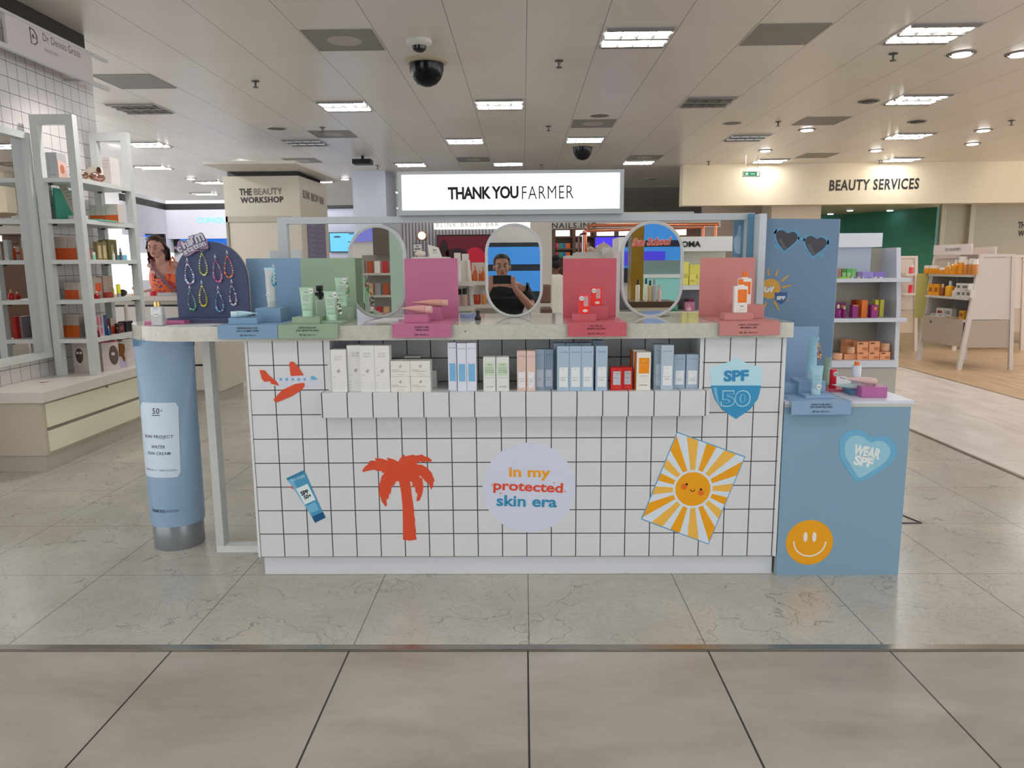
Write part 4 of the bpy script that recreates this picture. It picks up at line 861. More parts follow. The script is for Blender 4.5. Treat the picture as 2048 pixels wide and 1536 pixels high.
# tall blue panel with white wing
tp = thing('sunglasses_board', 'tall light blue panel with heart sunglasses and a sun print, standing behind the side counter', 'display panel', (1.215, 3.5, .745))
YT = 3.42
xa, za = at(1527, 437, YT); xb, zb = at(1680, 438, YT); xc, zc_ = at(1661, 742, YT)
PB = m('63809a', .42, 1.15)
part('panel', prism(new(), [(xa, .745), (xb-.0, .745), (xb, zb), (xa, za)], YT, YT+.012), PB, tp)
part('panel_edge', B(xb-.0005, xb+.0025, YT+.001, YT+.011, .745, zb), m('9fb0b4', .4, 1.2), tp)
x1_, z1_ = at(1516, 428, 3.40); x2_, _ = at(1530, 428, 3.40)
part('white_edge_board', B(x1_, x2_, 3.37, 3.58, 1.0655, z1_), m('b4bcc2', .4, 1.25), tp, label='white edge board')
part('blue_wing', B(x1_-.022, x1_-.001, 3.45, 3.58, 1.0655, z1_+.006), m('55809c', .4, 1.3), tp)
part('dark_seam', B(x2_, x2_+.003, 3.39, 3.58, 1.0655, z1_+.002), m('35587a', .4, 1.1), tp)
q4 = lambda pts: PP(pts, YT-.001, 1480, 380, 3.606)
LH = [(258, 335), (262, 305), (285, 288), (315, 290), (345, 316), (370, 300), (398, 304), (417, 330), (412, 360), (385, 388), (355, 412), (320, 441), (300, 415), (275, 385)]
RH = [(468, 378), (474, 348), (498, 330), (528, 334), (553, 356), (578, 340), (608, 347), (628, 372), (622, 402), (595, 430), (560, 455), (525, 481), (505, 450), (482, 415)]
def grow(p, k, c=None):
    cx, cy = sum(a for a, b in p)/len(p), sum(b for a, b in p)/len(p); return [(cx+(a-cx)*k, cy+(b-cy)*k) for a, b in p]
sg_ = decal('sunglasses_print', [smooth_loop(q4(grow(LH, 1.20)), 2), smooth_loop(q4(grow(RH, 1.20)), 2), q4([(418, 338), (470, 352), (468, 368), (418, 356)]), q4([(244, 290), (268, 283), (262, 310), (246, 318)]), q4([(246, 398), (275, 395), (272, 424), (252, 418)]), q4([(632, 358), (655, 366), (652, 390), (626, 394)]), q4([(576, 462), (606, 455), (600, 480), (580, 488)])], YT-.001, tp, m('4f8ab0', .4, 1.3), label='blue heart-shaped sunglasses print')
decal('lens', [smooth_loop(q4(LH), 2), smooth_loop(q4(RH), 2)], YT-.0018, sg_, m('2b2a33', .3, 1.0), label='dark lenses')
decal('lens_sheen', [q4([(275, 355), (295, 350), (340, 425), (322, 437), (300, 412)]), q4([(484, 390), (504, 388), (545, 462), (527, 476), (505, 448)])], YT-.0024, sg_, m('4a4750', .3, 1.0))
uv = at(1540.5, 577.5, YT)
bm = new(); cpts = [p for p in circ(uv[0], uv[1], 19*.0024, 40)]; cpts = [(max(p[0], xa+.012), p[1]) for p in cpts]
prism(bm, cpts, YT-.001, YT)
for (a, b, c, d, w_) in ((203, 565, 205, 615, 9), (272, 572, 258, 622, 10), (352, 612, 300, 660, 10), (370, 688, 305, 702, 10), (352, 800, 310, 770, 8), (280, 868, 245, 800, 11), (168, 862, 190, 810, 10)):
    p, q = at(1480+a/3.606, 380+b/3.606, YT), at(1480+c/3.606, 380+d/3.606, YT); dx, dz = q[0]-p[0], q[1]-p[1]; L = sqrt(dx*dx+dz*dz); nx_, nz_ = -dz/L*w_*.0024/3.6*.75, dx/L*w_*.0024/3.6*.75
    prism(bm, [(p[0]+nx_*.5, p[1]+nz_*.5), (p[0]-nx_*.5, p[1]-nz_*.5), (q[0]-nx_, q[1]-nz_), (q[0]+nx_, q[1]+nz_)], YT-.001, YT)
uvp = part('sun_print', bm, m('b88a30', .4, 1.3), tp, label='yellow sun print')
TXP(uvp, 'UV', 1528, 573, 1549, 585, YT-.0014, m('c9d2d6', .5, 1.15), bold=.09)
shp = decal('shield_print', [q4([(248, 738), (270, 742), (295, 734), (320, 740), (341, 733), (338, 780), (325, 805), (296, 826), (268, 806), (253, 780)])], YT-.0016, tp, m('254f7c', .4, 1.2)); TXP(shp, 'SPF', 1553, 592, 1571, 600, YT-.0022, m('c9d2d6', .5, 1.15), bold=.06)
decal('spire_print', [q4([(388, 925), (396, 998), (376, 998)])], YT-.001, tp, m('41719c', .4, 1.2))
# cloud panel behind the frame
cp = thing('cloud_panel', 'light blue board with a pale cloud, seen through the right end of the white frame', 'display panel', (1.03, 3.66, 1.065))
ca, cb = at(1465, 440, 3.60), at(1503, 440, 3.60)
part('panel', B(ca[0], cb[0]+.04, 3.575, 3.585, 1.0655, ca[1]), m('6f8ea4', .42, 1.3), cp); part('white_edge', B(cb[0]-.012, cb[0], 3.573, 3.5748, 1.0655, ca[1]-.03), m('c0c8cc', .4, 1.25), cp)
cl = [(1471, 508), (1468, 495), (1467, 485), (1469, 474), (1475, 468), (1476, 455), (1479, 449), (1483, 451), (1484, 461), (1488, 458), (1491, 463), (1491, 508)]
decal('cloud_print', [smooth_loop(PP(cl, 3.573), 1)], 3.573, cp, m('a3bccc', .42, 1.25))
# ------------------------------------------------------------------ left side: tiled wall, drawer unit, ladder shelves
XW = -3.5
wall_tile = grid('white_wall_tile', lin('e0dcdc', 1.0), [(1, 6.29, .1035, .0036, TL, 1), (2, .52, .1035, .0036, TL, 1), (0, -3.5, .1035, .0036, TL, 1)], .28, .4)
struct('wall_left', B(-3.9, XW, 3.2, 6.29, .0, 3.02), wall_tile)
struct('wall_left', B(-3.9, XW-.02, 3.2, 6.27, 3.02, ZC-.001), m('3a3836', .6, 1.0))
un = thing('drawer_unit', 'low beige drawer unit with a thick white top, under the tiled wall', 'drawer unit', (-3.29, 5.6, 0))
UY0, UY1 = 4.60, 6.75
part('plinth', B(XW+.001, -3.10, UY0+.01, UY1, 0, .105), m('b4ada0', .5, 1.2), un)
part('carcass', B(XW+.001, -3.085, UY0, UY1, .105, .452), m('b8ae9c', .5, 1.3), un)
part('top', B(XW+.001, -3.055, UY0-.02, UY1+.02, .455, .522, .002), m('d8d2ca', .3, 1.1), un)
for z0, z1 in ((.125, .262), (.285, .440)):
    d = part('drawer', B(-3.0845, -3.072, UY0+.035, UY1-.03, z0, z1, .001), m('cfc0aa', .45, 1.6), un)
    if z1 > .4:
        y_, z_ = ax(214, 773, -3.07)
        part('lock', prismx(new(), circ(y_, z_, .012, 16, .012), -3.0718, -3.067), STEEL, d)
    else: part('finger_groove', B(-3.0845, -3.078, UY0+.035, UY1-.03, .263, .283), m('8f887b', .5, 1.0), un)
one('white_cloth', prismz(ell(new(), -3.33, 5.05, .528, .03, .05, .006, 12, 8), [(-3.36, 5.06), (-3.30, 5.02), (-3.28, 5.10), (-3.34, 5.13)], .5225, .524), m('d4c8c2', .5, 1.15), 'small crumpled white tissue lying on the low drawer unit', 'tissue')
# wall mirror with white frame
wm = thing('wall_mirror', 'large white framed wall mirror on the tiled wall at the left edge', 'mirror', (-3.46, 4.4, .66))
bm = new(); fy0, fy1, fz0, fz1 = 3.6, 5.34, .66, 2.235
for q in ((fy0, fy1, fz0, fz0+.045), (fy0, fy1, fz1-.045, fz1), (fy0, fy0+.045, fz0+.045, fz1-.045), (fy1-.045, fy1, fz0+.045, fz1-.045)): box(bm, XW+.001, XW+.055, q[0], q[1], q[2], q[3])
part('frame', bm, m('c3c8c6', .4, 1.15), wm)
part('mirror_glass', B(XW+.001, XW+.02, fy0+.045, fy1-.045, fz0+.045, fz1-.045), m('eef2f0', .01, 1.0, metal=1), wm)
# brand sign on rails
bs = thing('brand_sign', 'white panel sign reading Dr Dennis Gross Skincare, on rails high on the tiled wall', 'sign', (-3.3, 5.5, 2.73))
part('panel', B(-3.345, -3.325, 5.03, 6.0, 2.735, 2.925), m('d9d2d2', .4, 1.05), bs)
part('rail', B(-3.35, -3.318, 4.0, 6.22, 2.925, 2.945), m('cfcccc', .4, 1.1), bs); part('rail', B(-3.35, -3.318, 4.0, 6.22, 2.705, 2.733), m('cfcccc', .4, 1.1), bs)
for y in (4.6, 5.9): part('bracket', B(-3.499, -3.35, y, y+.02, 2.71, 2.73), m('c4c2c2', .4, 1.1), bs)
y0_, z0_ = ax(86, 80, -3.325); y1_, z1_ = ax(160, 108, -3.325)
TX(bs, 'Dr Dennis Gross', -3.3240, (y0_+y1_)/2, (z0_+z1_)/2+.01, y1_-y0_, .052, m('44464c', .5, 1), bold=-.008, plane='X')
y2_, z2_ = ax(88, 97, -3.325); y3_, _ = ax(116, 108, -3.325)
TX(bs, 'SKINCARE', -3.3240, (y2_+y3_)/2, z2_-.004, y3_-y2_, .020, m('77777c', .5, 1), bold=-.005, plane='X')
yl, zl = ax(67, 75, -3.325)
bm = new()
tube(bm, [(-3.3235, yl-.035, zl+.055), (-3.3235, yl+.005, zl+.050), (-3.3235, yl+.032, zl+.022), (-3.3235, yl+.035, zl+.004)], .0035, 4)
tube(bm, [(-3.3235, yl+.018, zl+.0), (-3.3235, yl+.036, zl+.0), (-3.3235, yl+.034, zl-.022), (-3.3235, yl+.012, zl-.042), (-3.3235, yl-.028, zl-.045), (-3.3235, yl-.035, zl+.055)], .0035, 4)
tube(bm, [(-3.3235, yl-.018, zl+.006), (-3.3235, yl+.008, zl+.006)], .003, 4); tube(bm, [(-3.3235, yl-.005, zl-.010), (-3.3235, yl-.005, zl+.022)], .003, 4)
part('logo', bm, m('2f3038', .5, 1), bs)
# ladder shelving
LZ = [.790, 1.074, 1.361, 1.646, 1.932]        # shelf tops
ld = thing('ladder_shelf', 'white ladder-frame shelving with five shelves against the tiled wall on the left', 'shelving', (-3.28, 5.7, .522))
LW = m('c8cdcb', .4, 1.12)
LY0, LY1, PX0, PX1 = 5.33, 6.05, -3.435, -3.131
for y in (LY0, LY1):
    for x in (PX0, PX1-.055): part('post', B(x, x+.055, y, y+.055, .5225, 2.36), LW, ld)
    part('head_rail', B(PX0+.055, PX1-.055, y, y+.055, 2.295, 2.36), LW, ld)
for z in LZ: part('shelf', B(PX0+.0, PX1-.004, LY0+.0008, LY1+.05, z-.030, z), m('cfd2d0', .4, 1.12), ld)
bm = new()
for z in LZ:
    for y in (LY0+.075, LY1-.02):
        for x in (PX0+.06, PX1-.05): box(bm, x-.012, x+.012, y-.012, y+.012, z-.042, z-.0305)
part('shelf_pin', bm, m('4a4c4c', .5, 1), ld)
LS = dict(group=None)
def fbox(lb, p0, p1, pt, z, Y, d, col, bands=(), group=None, prints=(), k=1.2, zb=0):
    """carton facing the viewer on ladder shelf"""
    x0 = at(p0, pt+20, Y)[0]; x1 = at(p1, pt+20, Y)[0]; z1 = at((p0+p1)/2, pt, Y)[1]
    return carton(lb, x0, x1, Y, d, LZ[z]+.0004+zb, z1, col, panels=bands, prints=prints, group=group, k=k)
OR = 'd05a28'
def orange(lb, p0, p1, pt, z, Y, d, g, split=.5, oc=OR, top='bdb2a8'):
    return fbox(lb, p0, p1, pt, z, Y, d, top, [(0.0, 1.0, 0.005, split, oc)], g, [('Dr Dennis Gross', .5, .86, .6, .03, '8a7a74'), ('Alpha Beta', .5, .74, .7, .025, '9a8a84')], k=1.25)
for i in range(3): orange('white over orange carton on the third shelf up, %s of three behind the front post' % ('left', 'middle', 'right')[i], 102+i*16.8, 118+i*16.8, 474, 2, 5.47, .10, 'orange cartons on the third shelf', .52)
for i in range(2): orange('white over orange carton on the second shelf up, %s of two' % ('left', 'right')[i], 129.5+i*14, 143+i*14, 565, 1, 5.47, .09, 'orange cartons on the second shelf', .55)
for i in range(3): orange('tall white over orange carton on the lowest shelf, %s of three' % ('left', 'middle', 'right')[i], 119+i*13.2, 131.7+i*13.2, 628.5, 0, 5.47, .08, 'tall orange cartons on the lowest shelf', .52, 'cf6425')
one('blue_back_box', B(-3.42, -3.20, 5.56, 5.64, LZ[0]+.0004, LZ[0]+.155), m('1f4a80', .5, 1.3), 'dark blue carton behind the tall orange cartons on the lowest shelf', 'box')
for i, (a, b) in enumerate(((179, 190.5), (191, 203), (203.5, 212), (212.5, 236))):
    orange('white over orange carton on the fourth shelf up, %s of four' % ('first', 'second', 'third', 'rightmost')[i], a, b, 410 if i < 3 else 408, 3, 5.82, .09, 'orange cartons on the fourth shelf', .42, 'e06028', 'c9bfb8')
# teal card, folded sign, teal tray on the fourth shelf
x0_, z0_ = at(88, 375, 5.62)
cd_ = thing('teal_card', 'teal rounded display card leaning on the tiled wall on the fourth shelf', 'display card', (-3.45, 5.62, LZ[3]))
part('card', prismx(new(), [(5.50, LZ[3]+.0005), (5.50, LZ[3]+.235), (5.79, LZ[3]+.235), (5.83, LZ[3]+.205), (5.84, LZ[3]+.0005)], -3.425, -3.415), m('2f8a78', .4, 1.35), cd_)
fs = thing('folded_sign', 'white folded info card with black print on the fourth shelf, in a clear foot', 'sign', (-3.25, 5.50, LZ[3]))
part('card', prism(new(), [(-3.30, LZ[3]+.03), (-3.22, LZ[3]+.02), (-3.335, LZ[3]+.255), (-3.395, LZ[3]+.262)], 5.52, 5.524), m('bcb3a4', .5, 1.2), fs)
part('foot', B(-3.33, -3.21, 5.50, 5.545, LZ[3]+.0005, LZ[3]+.036, .002), m('c4c9c6', .2, 1.15), fs)
for i in range(5): TX(fs, ('CLEANING', 'YOUR', 'DEVICE', 'FIRST', 'USE')[i] if i < 5 else '', -3.348+.013*i, 5.5190, LZ[3]+.225-.024*i, .04, .009, m('5c5850', .5, 1), rot=.2)
one('teal_tray', B(-3.235, -3.128, 5.55, 5.80, LZ[3]+.0004, LZ[3]+.012, .004), m('5cae9c', .4, 1.3), 'mint teal tray lying on the front edge of the fourth shelf', 'tray')
# top shelf: devices and cartons
def wbox(lb, p0, p1, pt, Y, d, g): return fbox(lb, p0, p1, pt, 4, Y, d, 'aeb0b4', [], g, [('Dr Dennis Gross', .5, .85, .7, .02, 'a07878'), ('LED LIGHT', .5, .7, .6, .015, 'a08888'), ('THERAPY', .5, .6, .6, .015, 'a08888'), ('OOO', .5, .2, .5, .03, '333333')], k=1.2)
wbox('white device carton on the top shelf, left of the pair behind the post', 80, 96.8, 304.5, 5.50, .11, 'white device cartons'); t = wbox('white device carton on the top shelf, right of the pair, woman on its side', 97.2, 114, 304.5, 5.50, .11, 'white device cartons')
x_ = at(114, 320, 5.50)[0]
part('side_picture', prismx(new(), [(5.502, LZ[4]+.002), (5.608, LZ[4]+.002), (5.608, LZ[4]+.13), (5.502, LZ[4]+.15)], x_, x_+.0015), m('d8b8ae', .5, 1.15), t)
part('face_print', prismx(new(), circ(5.55, LZ[4]+.085, .026, 18, .032), x_+.0016, x_+.0022), m('c07c60', .5, 1.1), t)
def mask(lb, x, y, z, rx, rz_, col, turn, tilt=0):
    t = thing('mask_device', lb, 'mask', (x, y, z), turn, 'LED face masks'); t.rotation_euler = (tilt, 0, turn)
    bm = new(); r = bmesh.ops.create_uvsphere(bm, u_segments=20, v_segments=12, radius=1)
    bmesh.ops.delete(bm, geom=[v for v in bm.verts if v.co.y > .15], context='VERTS')
    for v in bm.verts: v.co = Vector((v.co.x*rx*(1-.25*max(0, -v.co.z)), v.co.y*rx*.55, v.co.z*rz_+rz_))
    bmesh.ops.solidify(bm, geom=bm.faces[:], thickness=.004)
    part('shell', bm, m(col, .12, 1.1, metal=.6), t, True, True)
    bm = new()
    for sx in (-1, 1): ell(bm, sx*rx*.38, -rx*.50, rz_*1.18, rx*.24, .004, rz_*.12, 12, 6)
    part('eye_opening', bm, m('e4dcd6', .4, 1.1), t, True, True)
    bm = new(); ell(bm, 0, -rx*.56, rz_*.92, rx*.10, .010, rz_*.16, 10, 6); ell(bm, 0, -rx*.50, rz_*.52, rx*.22, .006, rz_*.05, 10, 6); part('nose_bridge', bm, m(col, .12, 1.1, metal=.6), t, True, True)
    return t
mask('bronze chrome face mask lying on the top shelf beside the left post', -3.25, 5.56, LZ[4]+.005, .065, .05, '8a6a5a', .6, -.7)
mask('rose chrome face mask lying between the cartons on the top shelf', -3.19, 5.70, LZ[4]+.005, .060, .045, '9a7468', .9, -.6)
t = thing('device_case', 'cream rounded device with a brown window, standing on the top shelf', 'device', (-3.28, 5.82, LZ[4]))
part('body', prism(new(), smooth_loop([(-3.345, LZ[4]+.015), (-3.23, LZ[4]+.012), (-3.215, LZ[4]+.12), (-3.25, LZ[4]+.135), (-3.34, LZ[4]+.13)], 2), 5.80, 5.83), m('d6cdb8', .3, 1.15), t)
part('window', prism(new(), smooth_loop([(-3.255, LZ[4]+.075), (-3.222, LZ[4]+.075), (-3.222, LZ[4]+.13), (-3.255, LZ[4]+.13)], 2), 5.796, 5.7995), m('54352c', .1, 1.0), t)
t = fbox('large white device carton with a grey side photo, right end of top shelf', 205, 220.5, 314, 4, 5.90, .13, 'd2cbc9', (), None, [('Dr Dennis Gross', .5, .88, .7, .03, 'a08080'), ('DRX SpectraLite', .5, .76, .8, .03, 'a08888'), ('FaceWare Pro', .5, .66, .8, .03, 'a08888')], k=1.15)
x_ = at(220.5, 340, 5.90)[0]
part('side_photo', prismx(new(), [(5.93, LZ[4]+.02), (6.00, LZ[4]+.03), (6.02, LZ[4]+.12), (5.96, LZ[4]+.13)], x_+.0002, x_+.001), m('8f8c90', .5, 1.1), t)
# bottles and cartons seen from the open side: built at the front edge
XF = -3.19
def sy(p, pt=560): return ax(p, pt, XF)[0]
def cyl(name, lb, cat, x, y, z, prof, col, capprof=None, capc=None, group=None, rough=.3, lab=None, metal=0):
    t = thing(name, lb, cat, (x, y, z), 0, group)
    part('body', lathe(new(), prof, n=18), m(col, rough, metal=metal), t, True, True)
    if capprof: part('cap', lathe(new(), capprof, n=16), m(capc, .35), t, True, True)
    if lab: part('label_panel', lathe(new(), [(lab[0], lab[1]), (lab[0], lab[2])], n=18), m(lab[3], .5), t, True, True)
    return t
def sbox(lb, p0, p1, pt, z, col, panels=(), group=None, X=None, prints=(), d=.05, zb=0):
    X = X or XF; y0 = ax(p0, pt+20, X)[0]; y1 = ax(p1, pt+20, X)[0]; z1 = ax((p0+p1)/2, pt, X)[1]; w_ = y1-y0; h_ = z1-LZ[z]-zb
    t = thing('carton', lb, 'box', (X-d/2, (y0+y1)/2, LZ[z]+.0005+zb), pi/2, group)
    part('box', B(-w_/2, w_/2, -d/2, d/2, 0, h_, .0006), m(col, .45, 1.25), t, local=True)
    for (a, b, c, e, pc) in panels: part('label_panel', B(-w_/2+a*w_, -w_/2+b*w_, -d/2-.0008, -d/2-.0001, c*h_, e*h_), m(pc, .5, 1.25), t, local=True)
    for (s, cx, cz, tw, th, pc) in prints: TX(t, s, (cx-.5)*w_, -d/2-.0012, cz*h_, tw*w_, th*h_, m(pc, .5, 1.0), local=True)
    return t
z = 2
sbox('white carton with a mint square at the left end of the third shelf', 166, 174, 479, z, 'c4cbc8', [(0.0, .9, .62, .95, '3fb09a')], d=.03)
sbox('slim orange carton on the third shelf beside the mint-label bottle', 175, 181.5, 495, z, 'e2561c', d=.03)
cyl('cream_tube', 'white and red tube standing on the third shelf', 'cream tube', XF-.03, sy(187), LZ[z]+.0005, [(.014, 0), (.015, .03), (.018, .09), (.018, .102)], 'c9b6b2', [(.0185, .045), (.0185, .06)], 'c83c34', metal=0)
cyl('pump_bottle', 'small mint and white bottle in front on the third shelf', 'bottle', XF+.01, sy(189.5), LZ[z]+.0005, [(.012, 0), (.012, .035), (.011, .036)], '8fd0b4', [(.0115, .036), (.0115, .055), (.010, .056)], 'd8e0da')
for i, (a, b, pt) in enumerate(((195, 204, 484), (205, 214, 484))):
    sbox('olive gold carton with a cream window on the third shelf, %s of two' % ('left', 'right')[i], a, b, pt, z, '7c7048', [(.2, .8, .1, .8, 'b8a880')], 'olive gold cartons', d=.03)
for i, (a, b, pt, X) in enumerate(((207, 216, 481, XF-.06), (217, 234, 479.5, XF-.05))):
    sbox('dark olive carton on the third shelf, %s behind the gold cartons' % ('narrow one', 'wide one')[i], a, b, pt, z, '6a6438', [(.3, .6, .05, .75, '9a9468')], None, X, d=.04)
cyl('serum_bottle', 'slim white serum bottle in front of the olive cartons', 'bottle', XF+.02, sy(226.5), LZ[z]+.0005, [(.010, 0), (.010, .045), (.006, .05), (.0035, .056), (.0035, .072)], 'd8d6cc')
cyl('dropper', 'slim grey metal dropper bottle standing near the right end of the third shelf', 'bottle', XF+.01, sy(243.5), LZ[z]+.0005, [(.009, 0), (.009, .06), (.007, .062)], '6b615c', [(.006, .062), (.008, .075), (.006, .088), (.002, .096)], 'a9a9ac', metal=.6)
one('blue_patch_box', B(XF-.05, XF-.0, sy(250)+.0, sy(258), LZ[z]+.0005, LZ[z]+.04), m('6cb6cf', .3, 1.3), 'clear light blue pack at the right end of the third shelf', 'pack')
z = 1
cyl('serum_bottle', 'red glass serum bottle with a gold dropper, leftmost on the second shelf', 'bottle', XF, sy(178.5, 590), LZ[z]+.0005, [(.018, 0), (.020, .01), (.020, .035), (.010, .048), (.008, .052)], 'a81c1c', [(.007, .052), (.006, .062), (.004, .075), (.002, .078)], 'd8b088', 'red serum bottles', .1)
cyl('serum_bottle', 'small red glass serum bottle with a white dropper, second on the second shelf', 'bottle', XF+.01, sy(191, 590), LZ[z]+.0005, [(.019, 0), (.020, .01), (.019, .028), (.010, .038), (.007, .042)], '9c1e1a', [(.006, .042), (.006, .052), (.004, .057)], 'd8d2cc', 'red serum bottles', .1)
sbox('white and orange carton lying behind the red serum bottles', 174, 204, 555, z, 'b8a89c', [(.55, .95, .3, .72, 'd85a30')], None, XF-.07, d=.05)
cyl('cream_jar', 'deep red glass cream jar on the second shelf', 'jar', XF, sy(216.5, 590), LZ[z]+.0005, [(.034, 0), (.036, .004), (.036, .032), (.033, .036)], '8c2a1c', [(.034, .036), (.034, .042)], 'a04030', None, .1)
for i, (a, b) in enumerate(((207, 216), (216.5, 226))): sbox('pale beige carton behind the red cream jar, %s of two' % ('left', 'right')[i], a, b, 552, z, 'b09c90', (), 'pale beige cartons', XF-.07, d=.05)
make_tube('cream_tube', 'bright yellow sun tube standing on its silver cap on the second shelf', (XF, sy(238, 590), LZ[z]+.0005), .036, .098, .014, .026, 'e8dc18', 'a2a2a4', rz=pi/2-.5)
cyl('serum_bottle', 'slim clear and yellow bottle beside the yellow tube', 'bottle', XF-.01, sy(229.5, 590), LZ[z]+.0005, [(.009, 0), (.009, .06), (.004, .075)], 'b0aa50', [(.004, .075), (.003, .09)], 'c9c6bc')
one('black_pouch', ell(new(), XF-.03, sy(252, 590), LZ[z]+.028, .03, .055, .0275, 16, 10), m('0e1014', .35, 1.0), 'shiny black domed case at the right end of the second shelf', 'case', smooth=True)
z = 0
sbox('red and pink gift carton with round badges on the lowest shelf', 180, 187, 632, z, 'b8342c', [(.1, .9, .6, .9, 'c89088'), (.1, .9, .08, .3, 'a8c0ac')], d=.03)
sbox('silver and pink carton with brush prints on the lowest shelf', 187.5, 208, 631, z, 'b0a4a8', [(.35, .5, .55, .95, 'c05878'), (.68, .8, .55, .95, 'b85070'), (.35, .5, .1, .45, 'c04868'), (.68, .8, .1, .4, 'b84868')], d=.04)
cyl('serum_bottle', 'slim dark red bottle in front of the silver pink carton', 'bottle', XF+.015, sy(192, 660), LZ[z]+.0005, [(.011, 0), (.012, .03), (.007, .04), (.005, .05)], '7a1e28', [(.005, .05), (.004, .058)], '9a5058', None, .15)
cyl('serum_bottle', 'slim deep blue bottle with a white top on the lowest shelf', 'bottle', XF+.01, sy(213.5, 650), LZ[z]+.0005, [(.012, 0), (.012, .04), (.006, .052)], '1c4a78', [(.005, .052), (.004, .072)], 'c8b8b4', None, .15)
sbox('dark maroon carton on the lowest shelf', 214, 222, 637, z, '4a1a20', (), None, XF-.03, d=.04)
sbox('white over orange narrow carton on the lowest shelf', 222.5, 232, 636, z, 'b0a49c', [(0, 1, 0, .5, 'd05028')], None, XF-.03, d=.04)
cyl('serum_bottle', 'black dropper bottle on the lowest shelf', 'bottle', XF, sy(233, 650), LZ[z]+.0005, [(.016, 0), (.016, .04), (.008, .05)], '3a1618', [(.006, .05), (.007, .062), (.004, .072)], '101012', None, .15)
sbox('dark brown square pack on the lowest shelf', 238, 250, 646, z, '4a2424', [(.2, .8, .3, .7, '7a4840')], None, XF, d=.03)
one('black_stand', B(XF-.06, XF, sy(251, 650), sy(266, 650), LZ[z]+.0005, LZ[z]+.085), m('0c0c0e', .4, 1.0), 'black box at the right end of the lowest shelf', 'box')
# under the lowest shelf: mask boxes on the drawer unit
ZU = .5226
def mbox(lb, p0, p1, pt, Y, d, side=False, shell=True):
    x0 = at(p0, 720, Y)[0]; x1 = at(p1, 720, Y)[0]; z1 = min(at((p0+p1)/2, pt, Y)[1], LZ[0]-.035)
    t = thing('mask_carton', lb, 'box', ((x0+x1)/2, Y, ZU), 0, 'white mask cartons')
    part('box', B(-(x1-x0)/2, (x1-x0)/2, 0, d, 0, z1-ZU-.006), m('c9bfbd', .45, 1.15), t, local=True)
    part('red_top', B(-(x1-x0)/2, (x1-x0)/2, 0, d, z1-ZU-.006, z1-ZU), m('c84858', .5, 1.2), t, local=True)
    cx = 0; rx = (x1-x0)*.28
    bm = new(); prism(bm, [(p[0]*(1-.22*max(0, .15-p[1]/.05*.3)), p[1]) for p in [(cx+rx*cos(a), .135+.050*sin(a)*(1.25 if sin(a) < 0 else 1)) for a in [2*pi*i/30 for i in range(30)]]], -.0012, -.0002)
    part('mask_print', bm, m('6a544e', .2, 1.0, metal=.3), t, local=True)
    bm = new()
    for sx in (-1, 1): prism(bm, circ(sx*rx*.42, .150, rx*.33, 14, .010), -.0020, -.0014)
    part('eye_print', bm, m('d8d0cc', .4, 1.1), t, local=True)
    for i in range(3): TX(t, ('DRX SpectraLite', 'FaceWare Pro', 'LED light therapy')[i], -.01, -.0016, .052-.012*i, (x1-x0)*.6, .006, m('c88a8c', .5, 1), local=True)
    return t
mbox('white mask carton with a bronze mask print, left of the front shelf post', 146.5, 173, 685, 5.47, .07)
t = thing('mask_carton', 'white mask carton with a mask print facing the aisle, right of the front shelf post', 'box', (-3.17, 5.60, ZU), radians(50), 'white mask cartons')
part('box', B(-.06, .06, 0, .07, 0, .215), m('cdc3c1', .45, 1.15), t, local=True); part('red_top', B(-.06, .06, 0, .07, .215, .221), m('c84858', .5, 1.2), t, local=True)
part('mask_print', prism(new(), [(.022+.034*cos(a), .115+.075*sin(a)) for a in [2*pi*i/30 for i in range(30)]], -.0012, -.0002), m('6a544e', .2, 1.0, metal=.3), t, local=True)
part('eye_print', prism(new(), circ(.018, .125, .014, 14, .012), -.0020, -.0014), m('d8d0cc', .4, 1.1), t, local=True)
t = thing('mask_carton', 'white carton with a copper mask draped over its front', 'box', (-3.165, 5.74, ZU), radians(55), 'white mask cartons')
part('box', B(-.04, .04, 0, .06, 0, .205), m('b9b2b0', .45, 1.15), t, local=True)
part('copper_print', prism(new(), [(-.038, .115), (-.02, .09), (.0, .09), (.012, .05), (.024, .045), (.028, .07), (.022, .10), (.034, .15), (.03, .185), (-.01, .195), (-.034, .18)], -.0014, -.0002), m('a06a3c', .15, 1.1, metal=.7), t, local=True)
part('lilac_field', prism(new(), [(-.038, .004), (.036, .004), (.036, .05), (.012, .05), (0, .09), (-.02, .09), (-.038, .115)], -.0009, -.0001), m('b4b0c8', .4, 1.15), t, local=True)
t = thing('mask_carton', 'plain white carton with red print, rightmost under the lowest shelf', 'box', (-3.155, 5.86, ZU), radians(60), 'white mask cartons')
part('box', B(-.06, .06, 0, .07, 0, .215), m('cfc6c4', .45, 1.15), t, local=True)
for i in range(4): TX(t, ('Dr Dennis Gross', 'DRX SpectraLite', 'Eye Care', 'Pro')[i], -.02, -.0008, .165-.03*i, .05, .007, m('c88a8c', .5, 1), local=True)
